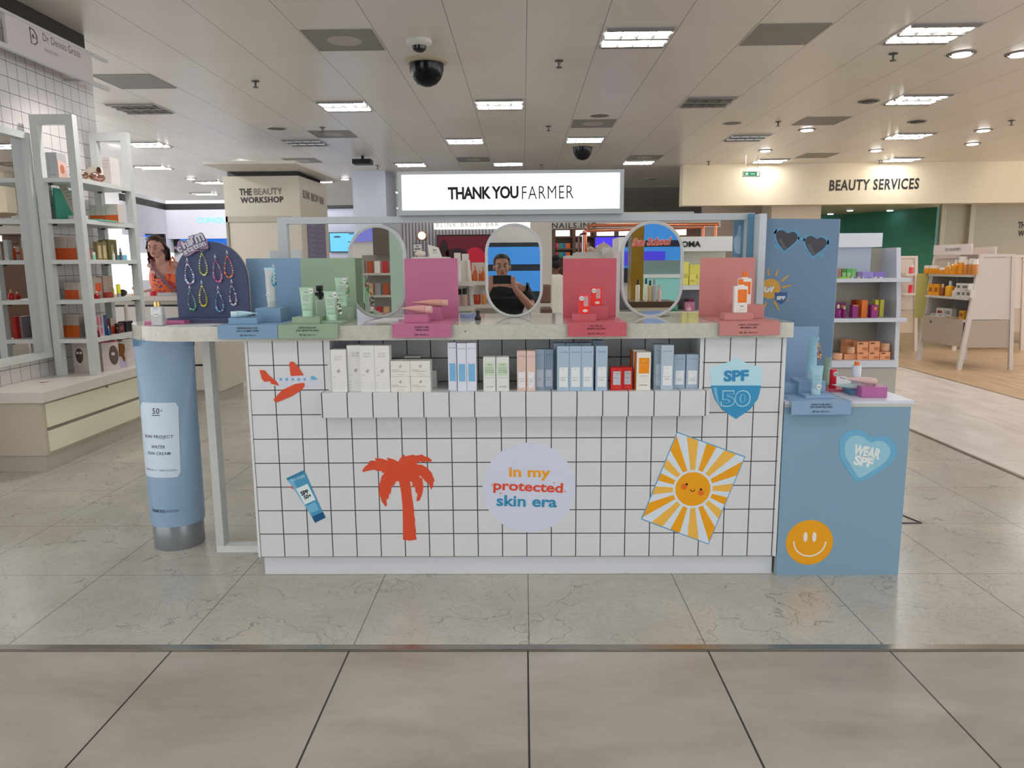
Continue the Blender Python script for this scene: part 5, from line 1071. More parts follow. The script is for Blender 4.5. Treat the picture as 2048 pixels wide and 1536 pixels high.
# ------------------------------------------------------------------ background, right: services fascia, teal room, A-frame units
WARM = m('cfc4ac', .5, 1.2); WARM2 = m('bdb29c', .5, 1.2); BEI = m('b7ad98', .5, 1.2)
fz0 = 2.385
struct('wall_right', B(3.06, 14, 14.6, 14.9, fz0, ZC-.001), WARM)
lt_ = thing('wall_sign', 'large dark BEAUTY SERVICES lettering on the beige bulkhead at right', 'sign', (6.6, 14.59, 2.75))
TXP(lt_, 'BEAUTY SERVICES', 1658, 357, 1839, 381, 14.595, m('2a2826', .5, 1.0), bold=.03, shear=.06, rot=.012, sp=1.12)
TL1, TR1 = m('47877e', .5, 1.2), m('4a8c82', .5, 1.2)
struct('ceiling', B(6.0, 14, 14.9, 24, 2.62, 2.68), m('b0ab98', .5, 1.2))
struct('wall_back', prismz(new(), [(6.05, 21.5), (9.1, 21.5), (9.1, 21.7), (6.05, 21.7)], 0, 2.62), TL1)
struct('wall_back', prismz(new(), [(9.1, 21.5), (10.3, 19.0), (10.42, 19.05), (9.2, 21.6)], 0, 2.62), TR1)
struct('wall_back', B(4.9, 5.87, 15.0, 15.6, 0, 2.62), m('c6b8a2', .5, 1.2))
struct('wall_back', B(5.95, 6.05, 15.7, 21.5, 0, 2.62), TL1)
struct('wall_back', B(3.9, 5.9, 16.4, 16.6, 0, ZC), m('c9b9a6', .5, 1.2))
xx = at(1883, 500, 16.0)[0]
struct('wall_right', B(xx, 14, 16.0, 16.2, 0, 2.62), m('a8a18c', .5, 1.2))
struct('trim_5', B(xx-.08, xx+.02, 15.96, 15.999, 0, 2.62), m('b4ad9c', .5, 1.2))
xm = at(1939, 500, 15.9)[0]; struct('trim_6', B(xm-.04, xm+.06, 15.90, 15.999, 0, 2.62), m('b9b3a4', .5, 1.2))
t = thing('wall_sign', 'faint dark BACKRUB lettering on the teal wall at right', 'sign', (9.6, 19.6, 1.9))
q = at(1861, 471, 20.0)
part('lettering', text_bm('backrub', .52, .20, .01, 0, 0, 1.0, lambda u, v: (q[0]+u*.42, 20.0-u*.88+.0-.16, q[1]+v)), m('1b3d3c', .5, 1.0), t)
part('small_lettering', text_bm('walk-in', .25, .07, .0, 0, 0, 1.0, lambda u, v: (q[0]-.07+u*.42, 20.0-u*.88-.02, q[1]+.15+v)), m('1b3d3c', .5, 1.0), t)
t = thing('wall_sign', 'dark THE BEAUTY WORKSHOP lettering cut off by the right edge', 'sign', (10.7, 15.99, 2.1))
TXP(t, 'THE BEAUTY', 2036, 443, 2098, 457, 15.994, m('2a2826', .5, 1.0), bold=.03); TXP(t, 'WORKSHOP', 2036, 460, 2098, 473, 15.994, m('2a2826', .5, 1.0), bold=.03)
for i, (x, y) in enumerate(((1661, 427), (1700, 420), (1736, 428), (1750, 440), (1780, 420), (1832, 419))):
    p = fl(x, y, 2.62); o = thing('downlight', 'small round spotlight in the low ceiling of the teal room, %s from the left' % ORD[i], 'downlight', (p[0], p[1], 2.62), 0, 'teal room spotlights')
    part('trim_ring', lathe(new(), [(.11, -.001), (.11, -.01), (.085, -.012)], n=18), m('8a867c', .4, 1.1), o, local=True); part('lamp', lathe(new(), [(.08, -.0125), (.06, -.03)], n=18), m('fff6e8', .3, 1, emit=6), o, local=True)
ex = thing('exit_sign', 'green running-man exit sign hung on two wires below the ceiling', 'exit sign', (3.9, 13.4, 2.9))
ea, eb = at(1486, 354, 13.4), at(1521, 342, 13.4)
part('housing', B(ea[0], eb[0], 13.4, 13.44, ea[1], eb[1], .004), m('dfe6df', .4, 1.1), ex)
part('green_face', B(ea[0]+.02, eb[0]-.02, 13.397, 13.3995, ea[1]+.018, eb[1]-.018), m('0f7a4c', .4, 1.0, emit=.9), ex)
W = m('eef6ee', .4, 1.0, emit=.8); hh = eb[1]-ea[1]; ew = eb[0]-ea[0]; X = lambda u: ea[0]+u*ew; Z = lambda v: ea[1]+v*hh
part('door_pictogram', B(X(.80), X(.92), 13.395, 13.3965, Z(.22), Z(.80)), W, ex); part('arrow_pictogram', B(X(.42), X(.70), 13.395, 13.3965, Z(.47), Z(.56)), W, ex)
bm = new(); prism(bm, circ(X(.22), Z(.76), hh*.06, 10), 13.395, 13.3965); prism(bm, [(X(.18), Z(.68)), (X(.25), Z(.70)), (X(.23), Z(.45)), (X(.30), Z(.30)), (X(.27), Z(.26)), (X(.19), Z(.42)), (X(.15), Z(.24)), (X(.09), Z(.26)), (X(.13), Z(.32)), (X(.16), Z(.48))], 13.395, 13.3965); prism(bm, [(X(.10), Z(.60)), (X(.18), Z(.67)), (X(.18), Z(.61)), (X(.12), Z(.55))], 13.395, 13.3965); prism(bm, [(X(.24), Z(.66)), (X(.33), Z(.55)), (X(.32), Z(.50)), (X(.23), Z(.60))], 13.395, 13.3965)
part('running_figure', bm, W, ex)
bm = new(); tube(bm, [(X(.15), 13.42, eb[1]), (X(.15), 13.42, ZC-.002)], .004, 5); tube(bm, [(X(.85), 13.42, eb[1]), (X(.85), 13.42, ZC-.002)], .004, 5)
part('hanging_wire', bm, m('8a8a86', .4), ex)
# --- shelf bay right of the tall blue panel ---
UW = m('c3c8d2', .42, 1.2); UGi = m('aaa498', .5, 1.15)
mu = thing('shelf_unit', 'white shelf bay with a blank header, right behind the tall blue panel', 'shelving', (3.1, 7.4, 0))
zs = [at(1700, 557, 7.05)[1], at(1700, 637, 7.05)[1], at(1700, 722, 7.05)[1]]
part('cabinet', B(2.45, 3.585, 7.10, 7.9, 0, zs[2]-.075), m('a9a69e', .5, 1.2), mu)
part('back_panel', B(2.45, 3.56, 7.50, 7.53, zs[2]-.07, 1.43), UGi, mu)
part('upper_panel', B(2.45, 3.36, 7.30, 7.33, zs[0]+.001, 1.435), m('b5bfcf', .45, 1.2), mu)
part('side_panel', prismx(new(), [(7.10, zs[2]-.07), (7.14, .9), (7.22, 1.43), (7.9, 1.43), (7.9, zs[2]-.07)], 3.56, 3.60), UW, mu)
for i, z_ in enumerate(zs): part('shelf', B(2.45, 3.559 if i == 2 else 3.62, 7.02+.02*i, 7.5, z_-.035-(.03 if i == 2 else 0), z_), UW, mu)
hb0, hb1 = at(1764, 495, 7.2), at(1764, 466, 7.2)
part('header_box', B(2.45, hb1[0], 7.18, 7.45, 1.4355, hb1[1]), m('ccd3e2', .4, 1.2), mu)
def onz(lb, nm, cat, px0, px1, pt, z, Y, col, bands=(), group=None, d=.07, kind='box', k=1.25):
    x0 = at(px0, pt, Y)[0]; x1 = at(px1, pt, Y)[0]; z1 = at((px0+px1)/2, pt, Y)[1]
    t = thing(nm, lb, cat, ((x0+x1)/2, Y+d/2, z+.0005), 0, group); w_, h_ = x1-x0, z1-z
    if kind == 'box': part('body', B(-w_/2, w_/2, -d/2, d/2, 0, h_), m(col, .45, k), t, local=True)
    elif kind == 'jar':
        part('body', lathe(new(), [(w_*.42, 0), (w_/2, h_*.15), (w_/2, h_*.62), (w_*.44, h_*.68)], n=16), m(col, .2, k), t, True, True); part('lid', lathe(new(), [(w_*.46, h_*.68), (w_*.46, h_)], n=16), m(bands[0] if bands else 'd8d2c8', .4, 1.1), t, True, True); bands = ()
    elif kind == 'bottle':
        part('body', lathe(new(), [(w_*.46, 0), (w_/2, h_*.05), (w_/2, h_*.58), (w_*.2, h_*.70)], n=14), m(col, .2, k), t, True, True); part('cap', lathe(new(), [(w_*.22, h_*.70), (w_*.22, h_*.86), (w_*.12, h_)], n=12), m(bands[0] if bands else 'd8d2c8', .4, 1.1), t, True, True); bands = ()
    elif kind == 'can':
        part('body', lathe(new(), [(w_*.48, 0), (w_/2, h_*.03), (w_/2, h_*.66)], n=14), m(col, .25, k), t, True, True); part('cap', lathe(new(), [(w_/2, h_*.66), (w_/2, h_*.97), (w_*.4, h_)], n=14), m(bands[0] if bands else 'd8d2c8', .4, 1.1), t, True, True); bands = ()
    for (a, b, c, e, pc) in bands: part('label_panel', B(-w_/2+a*w_, -w_/2+b*w_, -d/2-.002, -d/2-.0005, c*h_, e*h_), m(pc, .5, k), t, local=True)
    return t
onz('pink brown carton on the top shelf next to the blue panel', 'carton', 'box', 1674, 1683, 537, zs[0], 7.15, '9c6a68')
for i in range(3): onz('green leafy carton on the top shelf, %s of three' % ('left', 'middle', 'right')[i], 'carton', 'box', 1684+i*10, 1693.5+i*10, 537.5, zs[0], 7.16, ('3f7a3a', '4f9a4a', '68a868')[i], [(.1, .9, .1, .6, '8ab87a')], 'green leafy cartons')
for i in range(3): onz('lilac carton on the top shelf, %s of three' % ('left', 'middle', 'right')[i], 'carton', 'box', (1715, 1725, 1749)[i], (1724.5, 1748, 1771.5)[i], 544, zs[0], 7.14, ('7a6494', '8d7cbc', '7c68b0')[i], (), 'lilac cartons')
onz('flat lime green pack lying in front on the top shelf', 'pack', 'pack', 1680, 1700, 554, zs[0], 7.06, '8ab83c'); onz('flat black and white pack lying on the top shelf, left one', 'pack', 'pack', 1702, 1728, 554, zs[0], 7.06, 'b8b4c0', [(.2, .5, .2, .8, '3a3840'), (.7, .9, .2, .8, '4a4450')], 'flat patterned packs'); onz('flat black and white pack lying on the top shelf, right one', 'pack', 'pack', 1749, 1766, 554, zs[0], 7.06, 'c4c0cc', [(.3, .6, .2, .9, '4a4854')], 'flat patterned packs')
PU = '8a2a74'
for i, (a, b) in enumerate(((1671, 1679), (1680, 1691))): onz('purple carton behind the serum bottles, %s one' % ('left', 'right')[i], 'carton', 'box', a, b, 606, zs[1], 7.28, PU, [(.3, .7, .6, .85, 'd89040')], 'purple cartons behind bottles')
for i, (a, b, pt) in enumerate(((1674, 1685, 609), (1687, 1696, 612))): onz('purple serum bottle with white top on the middle shelf, %s one' % ('left', 'right')[i], 'serum_bottle', 'bottle', a, b, pt, zs[1], 7.12, PU, (), 'purple serum bottles', .05, 'bottle')
onz('slim purple carton with orange top between bottles and orange cartons', 'carton', 'box', 1706, 1717, 610, zs[1], 7.12, PU, [(0, 1, .93, 1, 'd08040')])
for i, (a, b, pt, Y) in enumerate(((1708.5, 1716, 600, 7.3), (1717.5, 1724, 600, 7.22), (1724.5, 1736, 600.5, 7.14))): onz('orange carton on the middle shelf, %s of three' % ('rear', 'middle', 'front')[i], 'carton', 'box', a, b, pt, zs[1], Y, ('a83c18', 'b8481c', 'e0701c')[i], (), 'orange slim cartons')
onz('purple carton with an orange emblem, right part of the middle shelf', 'carton', 'box', 1744, 1757, 610, zs[1], 7.10, PU, [(.4, .75, .6, .85, 'd88040')])
for i, (a, b, pt) in enumerate(((1751, 1758, 600), (1761, 1769, 599.5))): onz('lime yellow carton on the middle shelf, %s of two' % ('left', 'right')[i], 'carton', 'box', a, b, pt, zs[1], 7.24, 'c4c042', (), 'lime cartons')
PE = 'e0976a'
pe = [(1715, 1737, 704, 0, 7.12), (1738, 1759, 704, 0, 7.12), (1760.5, 1781, 704, 0, 7.12), (1715, 1737, 684, 1, 7.12), (1739, 1760, 683, 1, 7.12), (1689, 1714, 708, 0, 7.14), (1690, 1706, 692, 1, 7.22), (1690, 1704, 679, 2, 7.32), (1704, 1716, 680, 2, 7.36)]
PEn = ['lower row, left', 'lower row, middle', 'lower row, right', 'upper row, left', 'upper row, right', 'low one left of the stack', 'one behind the round jar', 'rear topmost, left', 'rear topmost, right']
hpe = at(1726, 704, 7.12)[1]-zs[2]
for i, (a, b, pt, lv, Y) in enumerate(pe):
    zb = zs[2]+ (hpe+.0008)*lv
    if i > 5: lv, zb = (0, zs[2])
    onz('peach carton on the bottom shelf, '+PEn[i], 'carton', 'box', a, b, pt if lv < 2 else pt, zb if lv else zs[2], Y, PE, [(.12, .5, .76, .90, '5a3a2c'), (.5, .92, .15, .45, 'b86a40')] if i < 5 else (), 'stacked peach cartons', d=.09)
onz('pale peach jar on top of the lower right peach carton', 'cream_jar', 'jar', 1763, 1783, 687, zs[2]+hpe+.001, 7.14, 'cfa080', ['d0a88c'], None, .07, 'jar'); onz('pale peach jar in front of the stacked cartons', 'cream_jar', 'jar', 1697, 1713, 695, zs[2]+hpe*.82, 7.10, 'd0a07c', ['d4ac8c'], None, .07, 'jar'); onz('peach jar at the left end of the bottom shelf', 'cream_jar', 'jar', 1669, 1688, 707, zs[2], 7.12, 'e0a880', ['e4b490'], None, .07, 'jar')
# --- A-frame units ---
def aframe(lb, x0, x1, y0, y1, top=1.375, col='c4bdb6', base='a89a8c', shelves=(.865, 1.135), inset=.15, insr=.10, group='white A-frame shelf units', header=None, hdr_t=None, dpt=.05):
    """freestanding unit: trapezoid side panels at both ends, four splayed legs, shelves between on the -X side"""
    t = thing('shelf_unit', lb, 'shelving', ((x0+x1)/2, (y0+y1)/2, 0), 0, group); c = m(col, .42, 1.15); bs = m(base, .5, 1.15)
    xt0, xt1 = x0+inset, x1-insr
    L = lambda z: x0+(xt0-x0)*z/top
    Rr = lambda z: x1+(xt1-x1)*z/top
    for j, (ya, yb) in enumerate(((y0, y0+.03), (y1-.03, y1))):
        part('end_panel', prism(new(), [(L(.60)+.05, .605), (Rr(.60)-.04, .605), (Rr(top-.03)-.04, top-.04), (L(top-.03)+.05, top-.04)], ya+.008, yb-.004), c, t)
        part('leg', prism(new(), [(x0, 0), (x0+.05, 0), (xt0+.05, top), (xt0, top)], ya-.006, yb), c, t)
        part('leg', prism(new(), [(x1-.045, 0), (x1, 0), (xt1, top), (xt1-.045, top)], ya-.006, yb), c, t)
        part('top_rail', B(xt0+.05, xt1-.045, ya-.006, yb, top-.035, top), c, t)
    part('cabinet', prism(new(), [(L(.27)+.052, .27), (Rr(.27)-.046, .27), (Rr(.6)-.046, .598), (L(.6)+.052, .598)], y0+.008, y1-.004), bs, t)
    part('cabinet_front', prismx(new(), [(y0+.04, .275), (y1-.04, .275), (y1-.04, .60), (y0+.04, .60)], x0+.035, x0+.05), bs, t)
    part('back_panel', B((xt0+xt1)/2+.10, (xt0+xt1)/2+.12, y0+.031, y1-.031, .60, top), m('8f8982', .5, 1.15), t)
    for z in (.60,)+tuple(shelves): part('shelf', B(L(z)-.06 if z > .7 else L(z)-.03, (xt0+xt1)/2+.099, y0+.031, y1-.031, z-.028, z), c, t)
    if header: part('header_board', B(header[0], header[1], header[2]-.01, header[2]+.01, top+.001, header[3]), m('d6cbc6', .4, 1.15), t)
    return t
su = aframe('white A-frame shelf unit with orange-capped products, standing free on the wood floor at right', 5.22, 5.88, 8.90, 9.86)
ha, hb = at(1895, 520, 9.15), at(2004, 484, 8.95)
bm = new(); prismx(bm, [(9.02, 1.376), (9.84, 1.376), (9.84, 1.50), (9.02, 1.50)], 5.33, 5.35)
part('header_board', bm, m('d6cbc6', .4, 1.15), su); part('rear_header', B(5.60, 5.62, 9.0, 9.8, 1.376, 1.46), m('d6cbc6', .4, 1.15), su)
TX(su, 'SOL DE JANEIRO', 5.3285, 9.40, 1.435, .34, .045, m('4a4642', .5, 1), plane='-X', bold=.01)
part('green_side', B(5.16, 5.30, 9.86, 9.875, .56, 1.14), m('b0ac6a', .5, 1.2), su); part('lock', prismx(new(), circ(9.62, .53, .018, 12), 5.247, 5.254), STEEL, su)
def sx(name, lb, cat, px0, px1, pt, z, col, kind='box', cap='e0d8cc', group=None, X=5.27, d=.06):
    y0 = ax(px1, pt, X)[0]; y1 = ax(px0, pt, X)[0]; h_ = ax((px0+px1)/2, pt, X)[1]-z; w_ = max(.02, y1-y0)
    t = thing(name, lb, cat, (X+d/2, (y0+y1)/2, z+.0005), 0, group)
    if kind == 'box': part('body', B(-d/2, d/2, -w_/2, w_/2, 0, h_), m(col, .45, 1.25), t, local=True); part('print', B(-d/2-.002, -d/2-.0005, -w_*.3, w_*.3, h_*.3, h_*.7), m(cap, .5, 1.1), t, local=True)
    else:
        r = min(w_, .12)/2
        pr = [(r*.95, 0), (r, h_*.05), (r, h_*.62), (r*.6, h_*.70)] if kind == 'bottle' else [(r*.9, 0), (r, h_*.1), (r, h_*.66)]
        part('body', lathe(new(), pr, n=14), m(col, .2, 1.3), t, True, True)
        part('cap', lathe(new(), [(r*(.35 if kind == 'bottle' else .97), h_*.70 if kind == 'bottle' else h_*.66), (r*(.3 if kind == 'bottle' else .95), h_)], n=12), m(cap, .4, 1.1), t, True, True)
    return t
AM = 'd88a20'
row = [(1848, 1856, 531, 'can'), (1857.5, 1863, 531, 'can'), (1863.5, 1872, 531, 'can'), (1872.5, 1879, 537, 'bottle'), (1880, 1889, 535, 'can'), (1890, 1897, 525, 'bottle'), (1897, 1902, 532, 'can'), (1903, 1913, 519, 'bottle'), (1917, 1926, 513, 'can'), (1927, 1934, 519, 'can'), (1936, 1942, 517, 'can'), (1943, 1950, 518, 'can')]
for i, (a, b, pt, kd) in enumerate(row): sx('body_care_bottle', 'amber pale-capped container on the A-frame unit top shelf, %s from the left' % ORD[i], 'bottle', a, b, pt, 1.135, AM if i < 9 else 'b87838', kd, 'ded6cc', 'amber containers on the top shelf')
r2 = [('carton', 'yellow orange printed carton on the middle shelf, leftmost', 1857, 1867, 568, 'dc9420', 'box', 'a05a18'), ('carton', 'yellow orange printed carton on the middle shelf, second', 1868, 1878, 568, 'dc9420', 'box', 'a05a18'), ('pump_bottle', 'brown pump bottle with a white pump on the middle shelf', 1879, 1885, 568, '8a4a28', 'bottle', 'e0dcd4'), ('spray_bottle', 'yellow spray bottle with a grey trigger on the middle shelf', 1892, 1902, 562, 'd89a28', 'bottle', 'b8c0cc'), ('serum_bottle', 'white and black dropper bottle on the middle shelf', 1903.5, 1911, 575, 'c8c4bc', 'bottle', 'e4e0d8')]
for n_, lb, a, b, pt, c_, kd, cp_ in r2: sx(n_, lb, 'box' if kd == 'box' else 'bottle', a, b, pt, .865, c_, kd, cp_)
for i, (a, b, pt, dz) in enumerate(((1913, 1922.5, 580, 0), (1923, 1931, 580, 0), (1932, 1942, 580, 0), (1913, 1922.5, 566.5, .085), (1923, 1938, 567, .085))): sx('carton', 'small white printed carton on the middle shelf, %s' % ('lower left', 'lower middle', 'lower right', 'upper left', 'upper right')[i], 'box', a, b, pt, .865+dz, 'c2bdb8', 'box', '6a6460', 'white printed cartons')
r3 = [('tin', 'grey tin at the left end of the lowest shelf', 1848, 1859, 627, '8f8a84', 'jar', '9a968f'), ('carton', 'white carton on the lowest shelf, left one in front', 1861, 1874, 627, 'd0cbc6', 'box', '6a6460'), ('carton', 'white carton on the lowest shelf, right one in front', 1876, 1887, 627, 'd0cbc6', 'box', '8a8078'), ('carton', 'white carton stacked behind, with a red berry print', 1873, 1888, 616, 'c4bfb9', 'box', '9a4038'), ('carton', 'white carton stacked behind, plain right one', 1889, 1904, 617, 'bfb9b2', 'box', '8f8a84'), ('gift_set', 'orange gift set wrapped in clear film on the lowest shelf', 1893, 1916, 634, 'c98434', 'jar', 'b8b2ac'), ('carton', 'tall amber carton at the right end of the lowest shelf', 1919, 1928, 621, 'c08a28', 'box', '8a5a18')]
for n_, lb, a, b, pt, c_, kd, cp_ in r3: sx(n_, lb, 'box' if kd == 'box' else 'pack', a, b, pt, .60, c_, kd, cp_, X=5.36 if 'behind' in lb else 5.31)
far_unit = aframe('cream A-frame shelf unit far behind the shelf bay, its side panel facing the viewer', 5.05, 5.76, 10.85, 11.9, group=None, col='d0c4b8', base='c4b4a0')
s1 = aframe('cream A-frame shelf unit behind the free-standing one, at the right edge', 6.30, 7.33, 10.9, 11.9, group=None, col='d0c4ba', base='bfae9c')
aframe('cream A-frame shelf unit cut off by the right edge of the picture', 7.75, 8.6, 11.6, 12.4, group=None, col='d0c4ba', base='bfae9c')
for i, (a, b, pt, pb, c_) in enumerate(((1822, 1829, 529, 547, 'd04a5a'), (1821, 1827, 570, 586, 'e03040'))):
    p0, p1 = at(a, pb, 10.7), at(b, pt, 10.7)
    part('shelf', B(5.40, p1[0]+.10, 10.62, 10.84, p0[1]-.03, p0[1]-.0005), m('d6cdc4', .45, 1.15), far_unit)
    t = thing('jar', '%s red jar on the far white shelf' % ('white-capped', 'square')[i], 'jar', ((p0[0]+p1[0])/2, 10.74, p0[1]+.0005)); part('body', lathe(new(), [(.03, 0), (.03, (p1[1]-p0[1])*.7)], n=12), m(c_, .3, 1.3), t, local=True); part('lid', lathe(new(), [(.028, (p1[1]-p0[1])*.7), (.028, p1[1]-p0[1])], n=12), m('ddd6d0' if i == 0 else c_, .4, 1.1), t, local=True)

# ------------------------------------------------------------------ background, centre
def wallp(name, px0, py0, px1, py1, Y, d, mat, z0=None, z1=None):
    a = at(px0, py1, Y); b = at(px1, py0, Y)
    return struct(name, B(a[0], b[0], Y, Y+d, a[1] if z0 is None else z0, b[1] if z1 is None else z1), mat)
struct('wall_back', B(-1.9, 14, 24.5, 24.7, 0, 3.12), m('8a8078', .5, 1.2))
struct('wall_back', B(-14, -1.9, 24.5, 24.7, 0, 3.12), m('d0d0d4', .5, 1.2))
wallp('wall_back', 640, 417, 716, 640, 17.0, .2, m('b9bccc', .45, 1.2), z0=0)
wallp('trim_7', 640, 410, 716, 417, 16.97, .2, m('2c2e2c', .5, 1.0)); wallp('trim_8', 641, 434, 716, 435.5, 16.985, .014, m('3a3c44', .5, 1.0))
wallp('wall_back', 716, 395, 772, 640, 15.0, 1.2, m('b4b8c4', .45, 1.25), z0=0, z1=ZC-.001)
wallp('wall_back', 772, 440, 806, 640, 14.2, .3, m('b0b2b8', .45, 1.2), z0=0)
slat = grid('slatted_wall', lin('a49ea6', 1.2), [(0, 0, .055, .016, lin('4e4a50'), .9)], .5, .4)
wallp('wall_back', 805, 437, 1064, 640, 12.4, .15, slat, z0=0)
wallp('wall_back', 1062, 437, 1104, 640, 11.0, .6, m('b5b0a4', .5, 1.2), z0=0, z1=2.3)
# lit brow bar sign, lamp, screen
t = thing('wall_sign', 'lit white BLINK BROW BAR sign on the slatted wall, half hidden by the white frame', 'sign', (-.64, 12.3, 1.9))
a, b = at(868, 458.5, 12.25), at(1062, 438, 12.25)
part('box', B(a[0], b[0], 12.25, 12.39, a[1], b[1]), m('f2eee6', .4, 1, emit=1.0), t); TXP(t, 'BLINK BROW BAR', 873, 444, 997, 454, 12.245, m('98908a', .5, 1), bold=-.005, sp=1.35)
t = thing('wall_lamp', 'round glowing wall lamp with a brass rim on the slatted wall', 'lamp', (-1.61, 12.3, 1.77)); q = at(843, 471, 12.3)
part('rim', prism(new(), circ(q[0], q[1], .078, 28), 12.33, 12.39), m('a8845c', .3, 1.1, metal=.6), t); part('shade', ell(new(), q[0], 12.33, q[1], .062, .05, .062), m('fff1dc', .3, 1, emit=2.2), t, True)
def screen(lb, px0, py0, px1, py1, Y, col, emit, art=None):
    a, b = at(px0, py1, Y), at(px1, py0, Y); t = thing('screen', lb, 'screen', ((a[0]+b[0])/2, Y+.03, a[1]))
    part('bezel', B(a[0]-.02, b[0]+.02, Y, Y+.06, a[1]-.02, b[1]+.02), BLACK, t); part('display', B(a[0], b[0], Y-.003, Y-.0005, a[1], b[1]), m(col, .3, .5, emit=emit), t)
    if art: art(t, lambda u, v: (a[0]+(b[0]-a[0])*u, a[1]+(b[1]-a[1])*v), Y-.004, b[0]-a[0], b[1]-a[1])
    return t
def blob(t, F, Y, col, shapes, emit=.9, nm='picture'):
    bm = new()
    for u, v, ru, rv in shapes:
        c = F(u, v); d_ = F(u+ru, v+rv); prism(bm, circ(c[0], c[1], abs(d_[0]-c[0]), 24, abs(d_[1]-c[1])), Y-.001, Y)
    return part(nm, bm, m(col, .3, .5, emit=emit), t)
def red_face(t, F, Y, w_, h_):
    blob(t, F, Y, 'a8122c', [(.55, .35, .16, .34)], .55, 'face_glow'); blob(t, F, Y-.001, '2a0a12', [(.27, .52, .17, .14), (.86, .55, .12, .12), (.08, .4, .08, .5)], .4, 'eye_shadow')
screen('large dark red screen showing a close-up face, on the slatted wall', 878, 471, 1010, 545, 12.33, '5c0c20', .55, red_face)
def blue_face(t, F, Y, w_, h_):
    blob(t, F, Y-.001, 'c04a90', [(.88, .18, .22, .10)], .8, 'lips'); blob(t, F, Y-.002, 'e8d0e8', [(.85, .19, .12, .025)], .9, 'teeth'); blob(t, F, Y-.001, '1a2a58', [(.28, .80, .14, .05), (.82, .95, .12, .03), (.72, .52, .04, .03), (.88, .52, .04, .03)], .5, 'eye_and_nose')
screen('bright screen with a blue-painted face and pink lips, on the far white wall', 661, 466, 712, 503, 16.9, '58b4e4', 1.0, blue_face)
# column of the beauty workshop
a, b = at(445, 350, 11.0), at(597, 350, 11.0); c = at(645, 370, 12.3)
COLM = m('b9b1a2', .5, 1.2)
bm = prismz(new(), [(a[0], 11.0), (b[0], 11.0), (b[0]+.06, 12.3), (a[0], 12.3)], 0, 2.595)
struct('wall_left', bm, COLM)
struct('trim_9', B(a[0]+.06, b[0]-.02, 11.03, 12.25, 2.596, 2.66), BLACK)
struct('ceiling', prismz(new(), [(-4.29, 10.20), (-3.04, 10.20), (-2.95, 12.38), (-4.29, 12.38)], 2.661, 2.70), m('c0bab0', .5, 1.2))
r0, r1 = at(470, 700, 10.99), at(580, 432, 10.99)
struct('trim_10', B(r0[0], r0[0]+.03, 10.975, 10.999, .0, r1[1]), m('8e8778', .5, 1.2)); struct('trim_11', B(r0[0], r1[0], 10.975, 10.999, r1[1]-.08, r1[1]), m('a39b8b', .5, 1.2))
t = thing('wall_sign', 'THE BEAUTY WORKSHOP lettering on the beige column', 'sign', (-3.8, 10.99, 2.3))
TXP(t, 'THE', 479, 377, 503, 391, 10.994, m('2c2a2a', .5, 1), bold=.03, rot=.01); TXP(t, 'BEAUTY', 508, 376, 564, 390, 10.994, m('77716a', .5, 1), bold=.01, rot=.01); TXP(t, 'WORKSHOP', 481, 393, 566, 406, 10.994, m('2c2a2a', .5, 1), bold=.03, rot=.01, sp=1.1)
sx_ = lambda y: b[0]+.06*(y-11.0)/1.3
t = thing('wall_sign', 'BLINK BROW BAR lettering on the narrow side of the beige column', 'sign', (b[0]+.05, 11.6, 2.2))
za_ = at(620, 395, 11.6)[1]
part('lettering', text_bm('BLINK BROW BAR', .98, .12, .0, 0, -.03, 1.1, lambda u, v: (sx_(11.63+u)+.004, 11.63+u, za_+v)), m('3a3836', .5, 1), t)
pz0, pz1 = at(655, 530, 11.6)[1], at(645, 448, 11.5)[1]
t = thing('price_board', 'purple grey treatment price board on the side of the beige column', 'board', (b[0]+.05, 11.7, pz0))
part('board', prismz(new(), [(sx_(11.25)+.002, 11.25), (sx_(11.25)+.012, 11.25), (sx_(12.1)+.012, 12.1), (sx_(12.1)+.002, 12.1)], pz0, pz1+.08), m('6f6880', .5, 1.2), t)
for k_ in range(2):
    bm = new()
    for i in range(9):
        zz = pz1-.02-i*.075; text_bm('Threading %d' % (i+5), .26, .022, 0, 0, 0, 1, lambda u, v: (sx_(11.48+k_*.38+u)+.014, 11.48+k_*.38+u, zz+v), bm)
    part('lettering', bm, m('b8b4c4', .5, 1), t)
# --- left: counter with drawers, fascia, screens ---
dc = thing('drawer_counter', 'white counter with drawers behind the charm board, where a woman stands', 'counter', (-3.7, 7.4, 0))
z_t = 1.03
part('plinth', B(-4.6, -2.99, 7.12, 7.75, 0, .10), m('aaa498', .5, 1.2), dc); part('body', B(-4.62, -2.955, 7.10, 7.78, .10, z_t-.045), m('bcb5a8', .5, 1.2), dc); part('top', B(-4.64, -2.94, 7.07, 7.80, z_t-.044, z_t), m('c9c0ba', .4, 1.15), dc)
for x0 in (-4.58, -3.80):
    for z0, z1 in ((.115, .35), (.37, .66), (.68, .93)): part('drawer', B(x0, x0+.74, 7.082, 7.0985, z0, z1), m('c4bfb8', .45, 1.2), dc)
bm = new()
for x0 in (-4.58, -3.80):
    for z0 in (.352, .662, .932): box(bm, x0, x0+.74, 7.09, 7.0985, z0, z0+.016)
part('drawer_gap', bm, BLACK, dc)
fa, fb = at(225, 400, 13.0), at(330, 412, 14.8); fc = at(470, 412, 14.8)
def fasc(p, q, y0, y1, z0, z1, mat, th=.1): return prismz(new(), [(p, y0), (q, y1), (q, y1+th), (p, y0+th)], z0, z1)
LX0, LX1, LX2 = at(240, 420, 12.6)[0], at(330, 420, 14.8)[0], at(500, 420, 14.8)[0]
zA, zB_ = at(330, 478, 14.8)[1], at(330, 419, 14.8)[1]
zT = at(330, 412, 14.8)[1]
FW = m('bdbac4', .45, 1.22); FK = m('2b2f2c', .5, 1.0)
